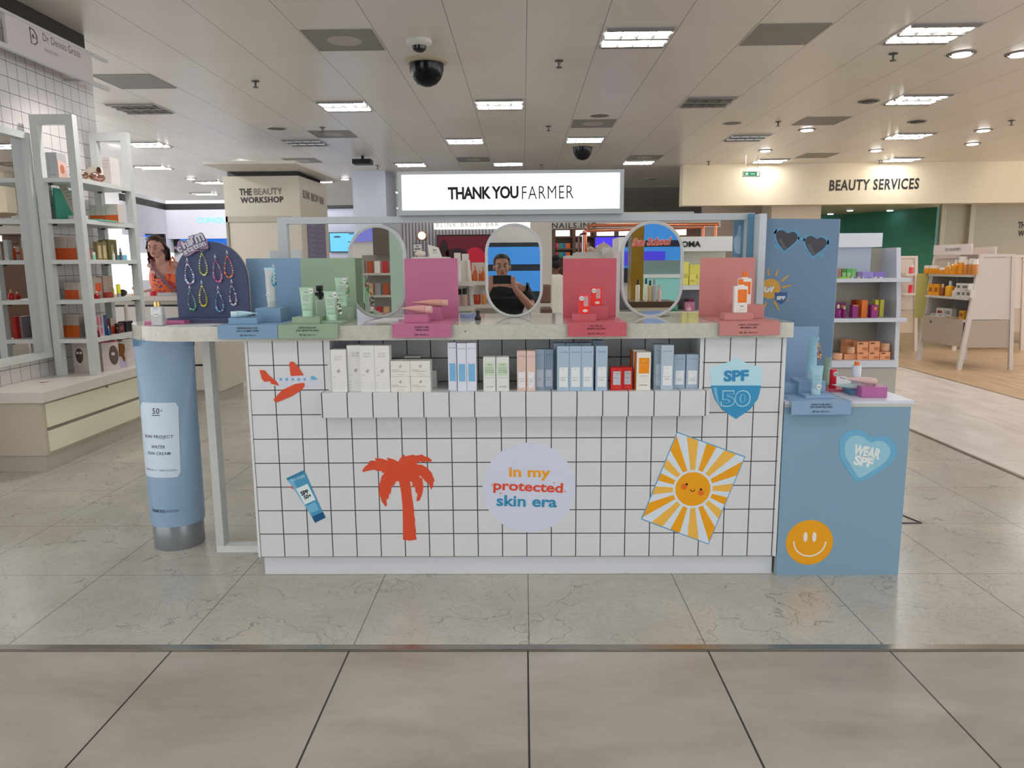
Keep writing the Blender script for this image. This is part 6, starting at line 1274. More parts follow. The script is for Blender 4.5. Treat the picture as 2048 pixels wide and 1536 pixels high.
struct('wall_left', fasc(LX0, LX1, 12.6, 14.8, zA, zB_-.01, 0), FW); struct('wall_left', B(LX1, LX2, 14.8, 14.9, zA, zB_-.01), FW)
struct('trim_12', fasc(LX0, LX1, 12.6, 14.8, zB_-.0095, zT+.04, 0), FK); struct('trim_13', B(LX1, LX2, 14.8, 14.9, zB_-.0095, zT+.04), FK)
struct('wall_left', fasc(LX0, LX1, 12.62, 14.82, zT+.041, 2.60, 0), m('c8c6cc', .45, 1.2)); struct('wall_left', B(LX1, LX2, 14.82, 14.92, zT+.041, 2.60), m('c8c6cc', .45, 1.2))
struct('wall_left', fasc(LX0, LX1, 12.9, 15.1, 0, zA-.01, 0), m('c9c8cc', .4, 1.25)); struct('wall_left', B(LX1, LX2, 15.1, 15.2, 0, zA-.01), m('c9c8cc', .4, 1.25))
t = thing('lit_sign', 'glowing pale blue CLINIQUE lettering on the white fascia at left', 'sign', (-5.4, 14.8, 2.2)); TXP(t, 'CLINIQUE', 394, 434, 461, 447, 14.785, m('6fd0f4', .4, .5, emit=1.5), bold=.012)
def plain(t, F, Y, w_, h_): blob(t, F, Y-.001, '1c64d8', [(.5, .5, .3, .2)], .8, 'glow')
x0, x1 = at(268, 500, 14.0)[0], at(303, 500, 14.0)[0]
screen('bright blue display panel left of the woman', 268, 470, 303, 500, 13.6, '2468d0', .8, None); screen('black display panel behind the woman', 304, 470, 326, 505, 13.8, '0c1014', .1, None)
screen('bright blue display panel behind the charm sign, left one', 361, 470, 382, 492, 15.0, '2c84f0', .85, None); screen('bright blue display panel behind the charm board, right one', 387, 470, 460, 494, 15.02, '2470dc', .8, None)
one('dark_panel', B(at(336, 490, 15.0)[0], at(358, 490, 15.0)[0], 15.0, 15.05, at(340, 505, 15)[1], at(340, 470, 15)[1]), m('1a1e1c', .4, 1), 'dark green black panel left of the charm sign', 'panel')
one('glow_shelf', B(at(262, 530, 13.3)[0], at(352, 530, 13.3)[0], 13.2, 13.26, at(300, 560, 13.2)[1], at(300, 506, 13.2)[1]), m('eef0ec', .4, 1, emit=.75), 'lit white back panel behind the woman', 'lit panel')
one('yellow_bottle', lathe(new(), [(.022, 0), (.024, .01), (.024, .085), (.010, .10), (.010, .12), (.014, .12), (.012, .145)], -3.30, 7.2, z_t+.0005, 16), m('a8a838', .15, 1.3), 'yellow green bottle with a white top on the drawer counter, by the charm board', 'bottle', smooth=True)
one('red_cap', lathe(new(), [(.03, 0), (.032, .04), (.028, .045)], -3.60, 7.2, z_t+.0005, 14), m('c02838', .3, 1.3), 'small red pot on the drawer counter in front of the woman', 'pot', smooth=True)
one('puff', ell(new(), -3.74, 7.16, z_t+.0125, .06, .04, .012, 14, 8), m('d8a878', .6, 1.2), 'flat tan sponge on the drawer counter in front of the woman', 'sponge', smooth=True)
one('grey_tray', B(-3.52, -3.38, 7.12, 7.2, z_t+.0005, z_t+.03, .003), m('aab0b0', .4, 1.2), 'small grey tray on the drawer counter', 'tray')
# ------------------------------------------------------------------ centre background: gondola, OMA unit, copper rail, nail wall
gu = thing('shelf_unit', 'white slanted shelf unit with amber bottles, seen between the pink stand and the middle mirror', 'shelving', (-.45, 5.7, 0))
gx = lambda p, q=560: at(p, q, 5.5)[0]
gz = lambda q: at(930, q, 5.5)[1]
GWm = m('c9c4bb', .45, 1.15)
part('side_panel', prism(new(), [(gx(893), 0), (gx(958, 640), 0), (gx(937, 522), gz(521)), (gx(900, 522), gz(521))], 5.60, 5.63), GWm, gu)
part('side_trim', prism(new(), [(gx(950, 640)+.02, .0), (gx(958, 640)+.03, 0), (gx(938, 522), gz(520)), (gx(932, 522), gz(520))], 5.58, 5.60), m('dad5cc', .4, 1.1), gu)
part('base', B(-1.1, -.30, 5.66, 6.3, 0, gz(650)), m('b9b3a8', .5, 1.15), gu)
for i, q in enumerate((563, 612)): part('shelf', B(gx(880), gx(948), 5.40, 5.60, gz(q)-.03, gz(q)), GWm, gu)
part('rear_panel', B(-.42, -.05, 6.12, 6.14, 0, at(960, 525, 6.1)[1]), m('b9b2a8', .5, 1.15), gu)
z6 = lambda q: at(960, q, 5.9)[1]
for q in (562, 608): part('shelf', B(at(946, q, 5.9)[0], at(1000, q, 5.9)[0], 5.82, 6.1, z6(q)-.03, z6(q)), m('d4cfc4', .4, 1.15), gu)
part('header_card', B(gx(905, 510), gx(918.5, 510), 5.62, 5.625, gz(521), gz(505)), m('d2cec6', .4, 1.1), gu); part('header_card', B(gx(921, 510), gx(935, 510), 5.62, 5.625, gz(521), gz(507)), m('d2cec6', .4, 1.1), gu)
def bg(nm, lb, cat, p0, p1, pt, zz, Y, col, cap='d8d4cc', kind='bottle', grp=None): return onz(lb, nm, cat, p0, p1, pt, zz, Y, col, [cap], grp, .05, kind)
for i, (a, b, pt) in enumerate(((939, 945, 542), (945, 954, 531), (956, 962, 540), (962, 969, 533))): bg('serum_bottle', 'amber glass bottle on the upper slanted shelf, %s of four' % ORD[i], 'bottle', a, b, pt, z6(562), 5.86, 'b4541c', 'c87830', 'bottle', 'amber bottles on the slanted unit')
bg('candle_jar', 'red orange glass jar with a silver lid on the lower slanted shelf', 'jar', 944, 961, 580, z6(608), 5.86, 'a83a1c', 'a8a8a8', 'jar')
bg('spray_bottle', 'orange and white spray bottle beside the red glass jar', 'bottle', 963, 971, 580, z6(608), 5.86, 'd88040', 'd8d4cc')
bg('foundation_bottle', 'beige bottle with a black cap on the nearer slanted shelf', 'bottle', 923.5, 933, 577, gz(612), 5.45, 'b89888', '121214', 'can'); bg('tall_bottle', 'tall white pink bottle with a black cap beside the pink stand', 'bottle', 914, 922.5, 578, gz(612), 5.47, 'cfb0b0', '121214', 'can')
bg('white_tube', 'tall white tube on the upper nearer shelf beside the pink stand', 'cream tube', 914, 921, 530, gz(563), 5.47, 'd9d5cf', 'd9d5cf', 'can')
# tray and tester card behind the pink stand
one('white_block', B(at(824, 518, 5.0)[0], at(893, 518, 5.0)[0], 5.0, 5.3, .0, at(860, 514, 5.0)[1]), m('d0cdc6', .4, 1.15), 'white display block behind the pink stand', 'display block')
zt5 = at(860, 514, 5.0)[1]
t = thing('wire_rack', 'small wire grid rack with a WE KNOW tag behind the pink stand', 'rack', (-.95, 5.15, zt5))
wx0, wz0 = at(828, 512, 5.15); wx1, wz1 = at(858, 486, 5.15); wz0 = zt5+.0005; bm = new()
for i in range(9): tube(bm, [(wx0+(wx1-wx0)*i/8, 5.15, wz0), (wx0+(wx1-wx0)*i/8, 5.15, wz1)], .0012, 4)
for i in range(7): tube(bm, [(wx0, 5.15, wz0+(wz1-wz0)*i/6), (wx1, 5.15, wz0+(wz1-wz0)*i/6)], .0012, 4)
part('grid', bm, m('4a4a4c', .4), t); part('tag', B(wx0+.0, wx0+.055, 5.135, 5.138, wz1-.055, wz1-.01), m('d0ccc6', .5, 1.1), t); TX(t, 'WE', wx0+.026, 5.133, wz1-.022, .022, .012, INK, bold=.03); TX(t, 'KNOW', wx0+.028, 5.133, wz1-.040, .04, .012, INK, bold=.03)
part('cotton_pad', ell(new(), wx0+.05, 5.11, wz0+.022, .038, .02, .021, 14, 8), m('cfc6b8', .6, 1.15), t, True)
p = [at(855, 489, 5.10), at(877, 495, 5.10), at(884, 512.5, 5.10), at(859, 512.5, 5.10)]
t = thing('tester_card', 'tilted white logo card on the white block behind the pink stand', 'card', (p[3][0], 5.10, zt5)); p[2] = (p[2][0], zt5+.001); p[3] = (p[3][0], zt5+.001)
part('card', prism(new(), p, 5.10, 5.105), m('d6d3cc', .4, 1.1), t); TX(t, 'bd', (p[0][0]+p[2][0])/2, 5.098, (p[0][1]+p[3][1])/2+.006, .02, .016, m('6a6a66', .5, 1)); TX(t, 'Beauty', (p[0][0]+p[2][0])/2+.004, 5.098, (p[0][1]+p[3][1])/2-.014, .035, .008, m('8a8a86', .5, 1))
one('grey_block', B(at(540, 515, 4.6)[0], at(562, 515, 4.6)[0], 4.6, 4.62, 1.0, at(550, 501, 4.6)[1]), m('a9b2b8', .45, 1.2), 'pale grey panel top behind the blue stand, left one', 'panel', 'pale panels behind the blue stand')
one('grey_block', B(at(571, 515, 4.6)[0], at(603, 515, 4.6)[0], 4.6, 4.62, 1.0, at(585, 500, 4.6)[1]), m('b4bab8', .45, 1.2), 'pale grey panel top behind the white frame post, right one', 'panel', 'pale panels behind the blue stand')
one('pale_block', B(at(540, 590, 4.63)[0], at(606, 590, 4.63)[0], 4.63, 5.0, 0, 1.06), m('b0b4b2', .45, 1.2), 'pale low cabinet carrying the two grey panels', 'cabinet')
# OMA unit
ou = thing('shelf_unit', 'white shelf unit with a header ending in OMA, behind the right mirror', 'shelving', (1.1, 5.4, 0))
a, b = at(1235, 503, 5.2), at(1464, 473, 5.2)
part('header_box', B(a[0], b[0], 5.15, 5.5, a[1]-.004, b[1]), m('d2d2ce', .4, 1.2), ou); TXP(ou, 'OMA', 1363, 482, 1402, 494.5, 5.145, m('17181a', .5, 1), bold=.04)
part('upper_panel', B(a[0], b[0], 5.35, 5.40, at(1400, 572, 5.3)[1], a[1]-.005), m('c0c0b2', .45, 1.2), ou)
zo1 = at(1400, 570, 5.1)[1]; part('shelf', B(a[0], b[0], 5.05, 5.349, zo1-.03, zo1), m('c9c9c6', .4, 1.2), ou)
zo2 = at(1400, 622, 5.1)[1]; part('shelf', B(a[0], b[0], 5.05, 5.349, zo2-.04, zo2), m('c9c6bc', .4, 1.2), ou)
part('back_panel', B(a[0], b[0], 5.35, 5.38, zo2, zo1-.03), m('77747c', .5, 1.2), ou); part('base', B(a[0], b[0], 5.1, 5.6, 0, zo2-.04), m('b9b6ae', .45, 1.15), ou)
part('end_panel', B(a[0]-.04, a[0], 5.05, 5.6, 0, a[1]+.0), m('c4bab8', .4, 1.2), ou)
YE = 'cfc860'
for i, (p0, p1, pt, Y, lv) in enumerate(((1367, 1378, 524, 5.10, 0), (1379, 1392, 549, 5.10, 0), (1380, 1400, 529, 5.22, 0))): onz('pale yellow carton behind the salmon stand, %s' % ('tall left one', 'short front one', 'tall rear one')[i], 'carton', 'box', p0, p1, pt, zo1, Y, YE, [(.2, .8, .3, .5, 'b0a848')], 'pale yellow cartons')
onz('pink carton on the low shelf behind the salmon stand', 'carton', 'box', 1370, 1390, 604, zo2, 5.2, 'b8788c'); onz('clear pink bottle on the low shelf behind the salmon stand', 'bottle', 'bottle', 1373, 1384, 610, zo2, 5.1, 'dc9cac', ['d890a4'], None, .05, 'bottle'); onz('green round pot on the low shelf right of the mirror', 'pot', 'pot', 1340, 1358, 610, zo2, 5.12, '1f7a5c', ['2f8a6c'], None, .05, 'jar'); onz('dark plum carton on the low shelf behind the salmon stand', 'carton', 'box', 1376, 1388, 598, zo2, 5.29, '7a2048', (), None, .04)
# white bench with copper rail and domes
bu = thing('white_bench', 'white stepped display bench behind the coral stand', 'bench', (.5, 5.9, 0))
a, b = at(1135, 511, 5.6), at(1238, 505, 5.6)
part('lower_step', B(a[0], b[0]+.3, 5.6, 6.2, 0, a[1]), m('c6c2b8', .45, 1.15), bu); part('upper_step', B(at(1155, 505, 5.65)[0], b[0]+.3, 5.65, 6.2, a[1]+.0005, at(1160, 504.5, 5.65)[1]), m('b9bab6', .45, 1.15), bu); c_ = at(1204, 495, 5.62); part('blank_card', B(c_[0], b[0], 5.62, 5.64, a[1]+.0005, c_[1]), m('d3d2ce', .4, 1.1), bu)
zb5 = at(1160, 504.5, 5.65)[1]
cr_ = thing('copper_rail', 'copper pipe rail frame rising behind the coral stand and running right', 'rail', (.9, 5.75, zb5)); cop = m('b4694a', .22, 1.25, metal=.85)
zt, zt2 = at(1180, 451, 5.75)[1], at(1180, 461, 5.85)[1]; xl, xr = at(1171, 460, 5.75)[0], at(1437, 450, 5.75)[0]
part('top_pipe', tube(new(), [(xl, 5.75, zb5+.001), (xl, 5.75, zt-.04), (xl+.015, 5.75, zt-.012), (xl+.045, 5.75, zt), (xr, 5.75, zt), (xr, 5.75, zt-.01)], .0125, 10), cop, cr_, True)
part('rear_pipe', tube(new(), [(xl+.03, 5.95, zt2+.0), (xr-.05, 5.95, zt2+.02)], .010, 10), cop, cr_, True); part('end_post', tube(new(), [(xr-.02, 5.75, zt), (xr-.02, 5.75, 1.0)], .011, 10), cop, cr_, True); part('end_post', tube(new(), [(xr-.09, 5.85, zt-.005), (xr-.09, 5.85, 1.0)], .010, 10), cop, cr_, True)
x7 = at(1158, 480, 5.7)[0]; part('hook_pipe', tube(new(), [(x7, 5.7, zb5+.001), (x7, 5.7, zt-.09), (x7+.01, 5.7, zt-.07), (x7+.035, 5.72, zt-.06), (xl, 5.74, zt-.06)], .008, 8), m('5c3c38', .3, 1.0, metal=.5), cr_, True); part('steel_post', tube(new(), [(xl-.018, 5.76, zb5+.001), (xl-.018, 5.76, zt-.03)], .007, 8), m('a8acb0', .25, 1.1, metal=.8), cr_, True)
for i, (cx, r_) in enumerate(((1207, 17), (1184, 11))):
    q = at(cx, 500, 5.72); rr = r_*.0040; zq = zb5+.0005
    bm = new(); lathe(bm, [(rr, 0), (rr*.97, rr*.3), (rr*.8, rr*.62), (rr*.5, rr*.87), (rr*.12, rr*1.0), (rr*.10, rr*1.12), (rr*.02, rr*1.2)], q[0], 5.72+.12*i, zq, 22)
    one('glazed_dome', bm, m('b3a898', .12, 1.15), 'glossy beige dome-shaped diffuser on the white bench, %s one' % ('larger', 'smaller')[i], 'dome', smooth=True)
# nails wall
struct('wall_back', B(.25, 3.2, 14.2, 14.4, 0, 2.25), m('b4b0aa', .5, 1.2))
nw = thing('wall_shelving', 'brown wooden wall shelving with lit panels and colourful nail products under NAILS.INC lettering', 'shelving', (1.6, 14.1, 0)); Yn = 13.9
zn = lambda q: at(1200, q, Yn)[1]; xn = lambda q: at(q, 470, Yn)[0]; BR = m('5f4434', .5, 1.25)
bm = new()
for q in (1105, 1145, 1187, 1231, 1273): box(bm, xn(q), xn(q)+.055, Yn-.02, 14.19, 0, zn(457))
box(bm, xn(1105), xn(1300), Yn+.13, 14.19, 0, zn(457)); box(bm, xn(1105), xn(1400), Yn-.01, Yn+.12, zn(475), zn(472)); box(bm, xn(1105), xn(1400), Yn-.01, Yn+.12, zn(459), zn(457)); box(bm, xn(1300), xn(1400), Yn+.13, 14.19, 0, zn(457))
part('carcass', bm, BR, nw)
for i, (p0, p1) in enumerate(((1107, 1140), (1148, 1181), (1188, 1229), (1236, 1268), (1350, 1374))): part('lit_panel', B(xn(p0), xn(p1), Yn+.06, Yn+.08, zn(471.5), zn(459.5)), m('f2f8ff', .4, 1, emit=1.1), nw)
for q in (496, 514, 536, 560): part('shelf', B(xn(1108)+.04, xn(1186), Yn, Yn+.129, zn(q)-.03, zn(q)), BR, nw)
TXP(nw, 'NAILS.INC', 1104, 445, 1192, 456.5, 13.88, m('1d1d20', .5, 1), bold=.01, sp=1.15)
part('header_panel', B(xn(1085), xn(1440), 13.885, 14.19, zn(457)+.002, zn(437)), m('b5b1ac', .5, 1.2), nw)
cols = ['c03878', 'c83c84', '28984c', '2f8ca0', '3068b0', 'e0641c', 'e86c24']
for r_, q in enumerate((496, 514)):
    for i in range(7): onz('small %s nail set carton on the %s wooden shelf of the nail wall' % (('magenta', 'pink', 'green', 'teal', 'blue', 'orange', 'bright orange')[i], ('upper', 'lower')[r_]), 'carton', 'box', 1108.5+i*4.6, 1112.6+i*4.6, q-9.5, zn(q), Yn+.02, cols[i], (), 'nail sets on the wooden shelves', .06)
for r_, q in enumerate((496, 514)):
    for i in range(4): onz('small pale nail polish pack on the %s shelf, right bay of the nail wall, %s' % (('upper', 'lower')[r_], ORD[i]), 'carton', 'box', 1150+i*8, 1155+i*8, q-11, zn(q), Yn+.02, ('a89890', 'b06058', '98a0a8', 'a08488')[i], (), 'polish packs in the right bay', .06)
def disc(t, F, Y, w_, h_): blob(t, F, Y-.001, '0c0c18', [(.92, .35, .10, .28)], .1, 'dark_disc')
screen('violet blue screen above the white bench', 1190, 474, 1262, 505, 13.7, '4a34e8', .85, disc)
t = thing('brown_chair', 'brown leather salon chair beside the middle mirror', 'chair', (.42, 9.5, 0)); a, b = at(1080, 607, 9.5), at(1102, 569, 9.5)
part('backrest', B(a[0], b[0], 9.5, 9.58, a[1], b[1], .02), m('6a4a3e', .35, 1.2), t); part('seat', B(a[0], b[0], 9.05, 9.52, a[1]-.14, a[1]-.04, .02), m('5c4036', .35, 1.2), t); part('post', tube(new(), [((a[0]+b[0])/2, 9.3, 0.03), ((a[0]+b[0])/2, 9.3, a[1]-.14)], .03, 10), STEEL, t, True); part('foot', lathe(new(), [(.2, 0), (.2, .012), (.04, .03)], (a[0]+b[0])/2, 9.3, 0, 20), STEEL, t, True)

# ------------------------------------------------------------------ people
def skin_mesh(nodes, edges, root=0, sub=2, extra=None, vox=None):
    """one continuous surface grown over a jointed skeleton; returns a plain mesh"""
    me = bpy.data.meshes.new('s'); me.from_pydata([n[:3] for n in nodes], edges, [])
    o = bpy.data.objects.new('s', me); S.collection.objects.link(o)
    md = o.modifiers.new('k', 'SKIN'); md.use_smooth_shade = True
    for i, n in enumerate(nodes):
        v = me.skin_vertices[0].data[i]; v.radius = (n[3], n[4] if len(n) > 4 else n[3]); v.use_root = (i == root)
    s = o.modifiers.new('u', 'SUBSURF'); s.levels = sub; s.render_levels = sub
    dg = bpy.context.evaluated_depsgraph_get(); out = bpy.data.meshes.new_from_object(o.evaluated_get(dg))
    bpy.data.objects.remove(o); bpy.data.meshes.remove(me)
    if extra:
        bm = new(); bm.from_mesh(out); bpy.data.meshes.remove(out); extra(bm); out = bpy.data.meshes.new('s'); bm.to_mesh(out); bm.free()
    if vox:
        o = bpy.data.objects.new('s', out); S.collection.objects.link(o); r = o.modifiers.new('r', 'REMESH'); r.mode = 'VOXEL'; r.voxel_size = vox; r.use_smooth_shade = True
        sm_ = o.modifiers.new('m', 'SMOOTH'); sm_.iterations = 3; sm_.factor = .5
        dg = bpy.context.evaluated_depsgraph_get(); o2 = bpy.data.meshes.new_from_object(o.evaluated_get(dg)); bpy.data.objects.remove(o); bpy.data.meshes.remove(out); out = o2
    return out
def head_geo(bm, cx, cy, cz, yaw, pitch=0, s=1.0):
    """skull, jaw, nose, ears, brow and lips; face towards -Y before turning"""
    Mx = Matrix.Translation((cx, cy, cz)) @ Matrix.Rotation(yaw, 4, 'Z') @ Matrix.Rotation(pitch, 4, 'X')
    def E(x, y, z, rx, ry, rz, u=20, v=14):
        r = bmesh.ops.create_uvsphere(bm, u_segments=u, v_segments=v, radius=1)
        for q in r['verts']:
            p = Vector((q.co.x*rx, q.co.y*ry, q.co.z*rz))
            q.co = Mx @ (Vector((x+p.x, y+p.y, z+p.z))*s)
    E(0, .008, .028, .075, .094, .088); E(0, -.022, -.045, .056, .066, .068); E(0, -.055, -.085, .028, .028, .022)
    E(0, -.098, -.012, .011, .012, .024, 10, 8); E(0, -.108, -.030, .015, .013, .011, 10, 8)
    E(0, -.084, .022, .045, .014, .012, 12, 8); E(0, -.088, -.058, .022, .010, .009, 12, 8)
    for q in (-1, 1): E(q*.076, .010, -.008, .010, .018, .030, 10, 8); E(q*.040, -.062, -.030, .022, .022, .024, 12, 8)
    return Mx
def face_parts(root, Mx, s=1.0, eyec='2a1c14', lip='8c4844', brow='3a241a'):
    def FE(nm, L, col, rough=.4):
        bm = new()
        for (x, y, z, rx, ry, rz) in L:
            r = bmesh.ops.create_uvsphere(bm, u_segments=12, v_segments=8, radius=1)
            for q in r['verts']: q.co = Mx @ (Vector((x+q.co.x*rx, y+q.co.y*ry, z+q.co.z*rz))*s)
        part(nm, bm, m(col, rough, 1.0), root, True)
    FE('eye', [(-.031, -.0815, .003, .013, .008, .006), (.031, -.0815, .003, .013, .008, .006)], 'c8c0b8'); FE('iris', [(-.031, -.087, .003, .006, .0045, .0055), (.031, -.087, .003, .006, .0045, .0055)], eyec)
    FE('eyebrow', [(-.032, -.0935, .026, .020, .005, .0045), (.032, -.0935, .026, .020, .005, .0045)], brow); FE('lips', [(0, -.0965, -.054, .020, .005, .004), (0, -.0955, -.063, .017, .005, .0045)], lip)
def finger_set(bm_nodes, bm_edges, wrist_i, wx, wy, wz, d, up, side, ln=.085, curl=.5, thumb=1, scale=1.0):
    """palm and five jointed fingers grown on the same skeleton"""
    d = Vector(d).normalized(); up = Vector(up).normalized(); side = Vector(side).normalized(); W0 = Vector((wx, wy, wz))
    def add(p, r, prev): bm_nodes.append((p.x, p.y, p.z, r*scale, r*scale*.9)); bm_edges.append((prev, len(bm_nodes)-1)); return len(bm_nodes)-1
    pc = add(W0+d*.045*scale, .024, wrist_i)
    for i, (o, L) in enumerate(((-.030, .058), (-.010, .070), (.011, .066), (.030, .052))):
        k = add(W0+d*.088*scale+side*o*scale, .0095, pc); p = W0+d*.088*scale+side*o*scale
        a = curl*(.6+.1*i)
        for j in range(3):
            dd = d*cos(a*(j+1))-up*sin(a*(j+1)); p = p+dd*(L*(.45, .32, .23)[j])*scale; k = add(p, (.0088, .0080, .0068)[j], k)
    k = pc; p = W0+d*.03*scale
    for j, (f_, s_, u_) in enumerate(((.012, -.030, -.004), (.026, -.020, -.012), (.024, -.008, -.012))):
        p = p+(d*f_+side*s_*thumb+up*u_)*scale; k = add(p, (.011, .0095, .008)[j], k)
SKIN = m('b98a78', .5, 1.15)
# woman behind the drawer counter
wo = thing('person', 'woman with long brown hair in an orange patterned top, leaning on the drawer counter', 'person', (-4.02, 8.15, 0))
hx, hz = at(312, 507, 8.05); hy = 8.05
N = [(hx+.02, 8.22, .92, .15, .11), (hx+.02, 8.20, 1.08, .125, .10), (hx+.02, 8.18, 1.22, .155, .105), (hx+.03, 8.17, 1.335, .10, .085), (hx+.03, 8.14, 1.39, .052, .052), (hx+.015, 8.10, 1.45, .048, .05),
     (hx-.14, 8.17, 1.335, .062), (hx-.20, 8.10, 1.19, .047), (hx-.215, 7.98, 1.085, .040), (hx-.15, 7.84, 1.09, .031), (hx-.09, 7.76, 1.095, .024),
     (hx+.21, 8.17, 1.325, .062), (hx+.27, 8.10, 1.18, .047), (hx+.27, 7.97, 1.075, .040), (hx+.20, 7.84, 1.075, .031), (hx+.14, 7.74, 1.075, .024),
     (hx-.08, 8.22, .80, .10), (hx-.09, 8.20, .45, .065), (hx-.09, 8.22, .10, .045), (hx-.09, 8.14, .035, .035), (hx+.12, 8.22, .80, .10), (hx+.13, 8.20, .45, .065), (hx+.13, 8.22, .10, .045), (hx+.13, 8.14, .035, .035)]
Eg = [(0, 1), (1, 2), (2, 3), (3, 4), (4, 5), (3, 6), (6, 7), (7, 8), (8, 9), (9, 10), (3, 11), (11, 12), (12, 13), (13, 14), (14, 15), (0, 16), (16, 17), (17, 18), (18, 19), (0, 20), (20, 21), (21, 22), (22, 23)]
finger_set(N, Eg, 10, hx-.09, 7.76, 1.095, (.35, -.85, .05), (0, .1, 1), (1, .3, 0), curl=.45, thumb=-1, scale=.95)
finger_set(N, Eg, 15, hx+.14, 7.74, 1.075, (-.55, -.8, -.02), (0, .1, 1), (1, -.4, 0), curl=.35, thumb=1, scale=.95)
HM = {}
def hd(bm):
    HM['w'] = head_geo(bm, hx+.0, 8.05, 1.515, .12, .08, .98)
    ell(bm, hx+.02, 8.17, 1.24, .165, .105, .14); ell(bm, hx+.01, 8.11, 1.40, .050, .052, .10); ell(bm, hx+.03, 8.16, 1.325, .20, .065, .055)
me = skin_mesh(N, Eg, 0, 2, hd, .0055); me.materials.append(m('b5897a', .5, 1.15)); b_ = bpy.data.objects.new('body', me); S.collection.objects.link(b_); b_.parent = wo; b_.location = -ORG[wo]; ORG[b_] = ORG[wo]
face_parts(wo, HM['w'], .98)
# top: slightly larger shell around the torso with an orange print
pm = bpy.data.materials.new('orange_print'); pm.use_nodes = True; nt = pm.node_tree; g_ = nt.nodes.new('ShaderNodeNewGeometry').outputs['Position']
v = nt.nodes.new('ShaderNodeTexVoronoi'); v.inputs['Scale'].default_value = 22; nt.links.new(g_, v.inputs['Vector'])
c1 = _mix(nt, _mth(nt, 'LESS_THAN', v.outputs['Distance'], .33), lin('d8622c', 1.2), lin('5c4470', 1.2)); c2 = _mix(nt, _mth(nt, 'GREATER_THAN', _noise(nt, g_, 16, 3), .58), c1, lin('b03c2c', 1.2)); nt.links.new(c2, nt.nodes['Principled BSDF'].inputs['Base Color'])
TN = [(hx+.02, 8.22, .86, .175, .135), (hx+.02, 8.19, 1.08, .175, .135), (hx+.02, 8.17, 1.20, .20, .145), (hx+.025, 8.165, 1.275, .15, .12)]
me = skin_mesh(TN, [(0, 1), (1, 2), (2, 3)], 0, 2)
bm = new(); bm.from_mesh(me)
bmesh.ops.delete(bm, geom=[q for q in bm.verts if q.co.z > 1.315-abs(q.co.x-hx-.03)*-.25 or (q.co.y < 8.15 and q.co.z > 1.19+abs(q.co.x-hx-.03)*1.15)], context='VERTS')
part('patterned_top', bm, pm, wo, True)
for sx2 in (-1, 1): part('shoulder_strap', tube(new(), [(hx+.03+sx2*.10, 8.055, 1.27), (hx+.03+sx2*.098, 8.09, 1.37), (hx+.03+sx2*.09, 8.17, 1.415), (hx+.03+sx2*.085, 8.27, 1.33)], .009, 6), pm, wo, True)
part('bag_strap', tube(new(), [(hx-.08, 8.09, 1.385), (hx-.05, 8.045, 1.30), (hx+.04, 8.035, 1.20), (hx+.13, 8.05, 1.08), (hx+.17, 8.10, .98)], .014, 8), m('7c5a6c', .5, 1.1), wo, True)
Mw = HM['w']
bm = new(); r = bmesh.ops.create_uvsphere(bm, u_segments=28, v_segments=20, radius=1)
for q in r['verts']:
    p = Vector((q.co.x*.092, .022+q.co.y*.104, .036+q.co.z*.100))
    if q.co.z < -.1: p.z = .036+q.co.z*.34; p.x *= 1.25+.55*abs(q.co.z); p.y = p.y*.9+.03+.03*abs(q.co.z)
    q.co = p
bmesh.ops.delete(bm, geom=[q for q in bm.verts if (q.co.y < -.020 and q.co.z < .078-abs(q.co.x)*.35) or (q.co.z < -.05 and q.co.y < .060)], context='VERTS')
bmesh.ops.solidify(bm, geom=bm.faces[:], thickness=.006)
for q in bm.verts: q.co = Mw @ q.co
part('hair', bm, m('3a241c', .45, 1.15), wo, True)
bm = new(); pts = [Mw @ Vector((-.088+.0, .06, .06)), Mw @ Vector((-.088, -.01, .088)), Mw @ Vector((-.04, -.055, .118)), Mw @ Vector((.04, -.055, .118)), Mw @ Vector((.088, -.01, .088)), Mw @ Vector((.088, .06, .06))]
tube(bm, pts, .004, 6); part('sunglasses', bm, m('6a4a38', .3, 1.0), wo, True)
# woman in white seen from behind, by the nail wall
YW_ = 12.6
p = at(1112, 525, YW_); px_ = p[0]; tz = at(1112, 512, YW_)[1]
w2 = thing('person', 'woman in a long white dress with a dark hair bun, back turned', 'person', (px_, YW_, 0))
def hd2(bm): HM['x'] = head_geo(bm, px_, YW_, tz-.165, pi-.5, 0, .92)
sh_z = tz-.34
N = [(px_, YW_, sh_z-.42, .115, .085), (px_, YW_, sh_z-.22, .095, .075), (px_, YW_, sh_z-.05, .10, .07), (px_, YW_, sh_z+.03, .045), (px_, YW_, sh_z+.10, .042), (px_-.135, YW_, sh_z-.02, .045), (px_-.17, YW_+.0, sh_z-.24, .034), (px_-.13, YW_-.06, sh_z-.44, .026), (px_-.11, YW_-.09, sh_z-.50, .020), (px_+.135, YW_, sh_z-.02, .045), (px_+.17, YW_, sh_z-.24, .034), (px_+.14, YW_+.05, sh_z-.44, .026), (px_+.12, YW_+.07, sh_z-.50, .020), (px_-.07, YW_, .42, .06), (px_-.07, YW_, .06, .04), (px_+.07, YW_, .42, .06), (px_+.07, YW_, .06, .04), (px_-.07, YW_-.08, .03, .03), (px_+.07, YW_-.08, .03, .03)]
Eg = [(0, 1), (1, 2), (2, 3), (3, 4), (2, 5), (5, 6), (6, 7), (7, 8), (2, 9), (9, 10), (10, 11), (11, 12), (0, 13), (13, 14), (0, 15), (15, 16), (14, 17), (16, 18)]
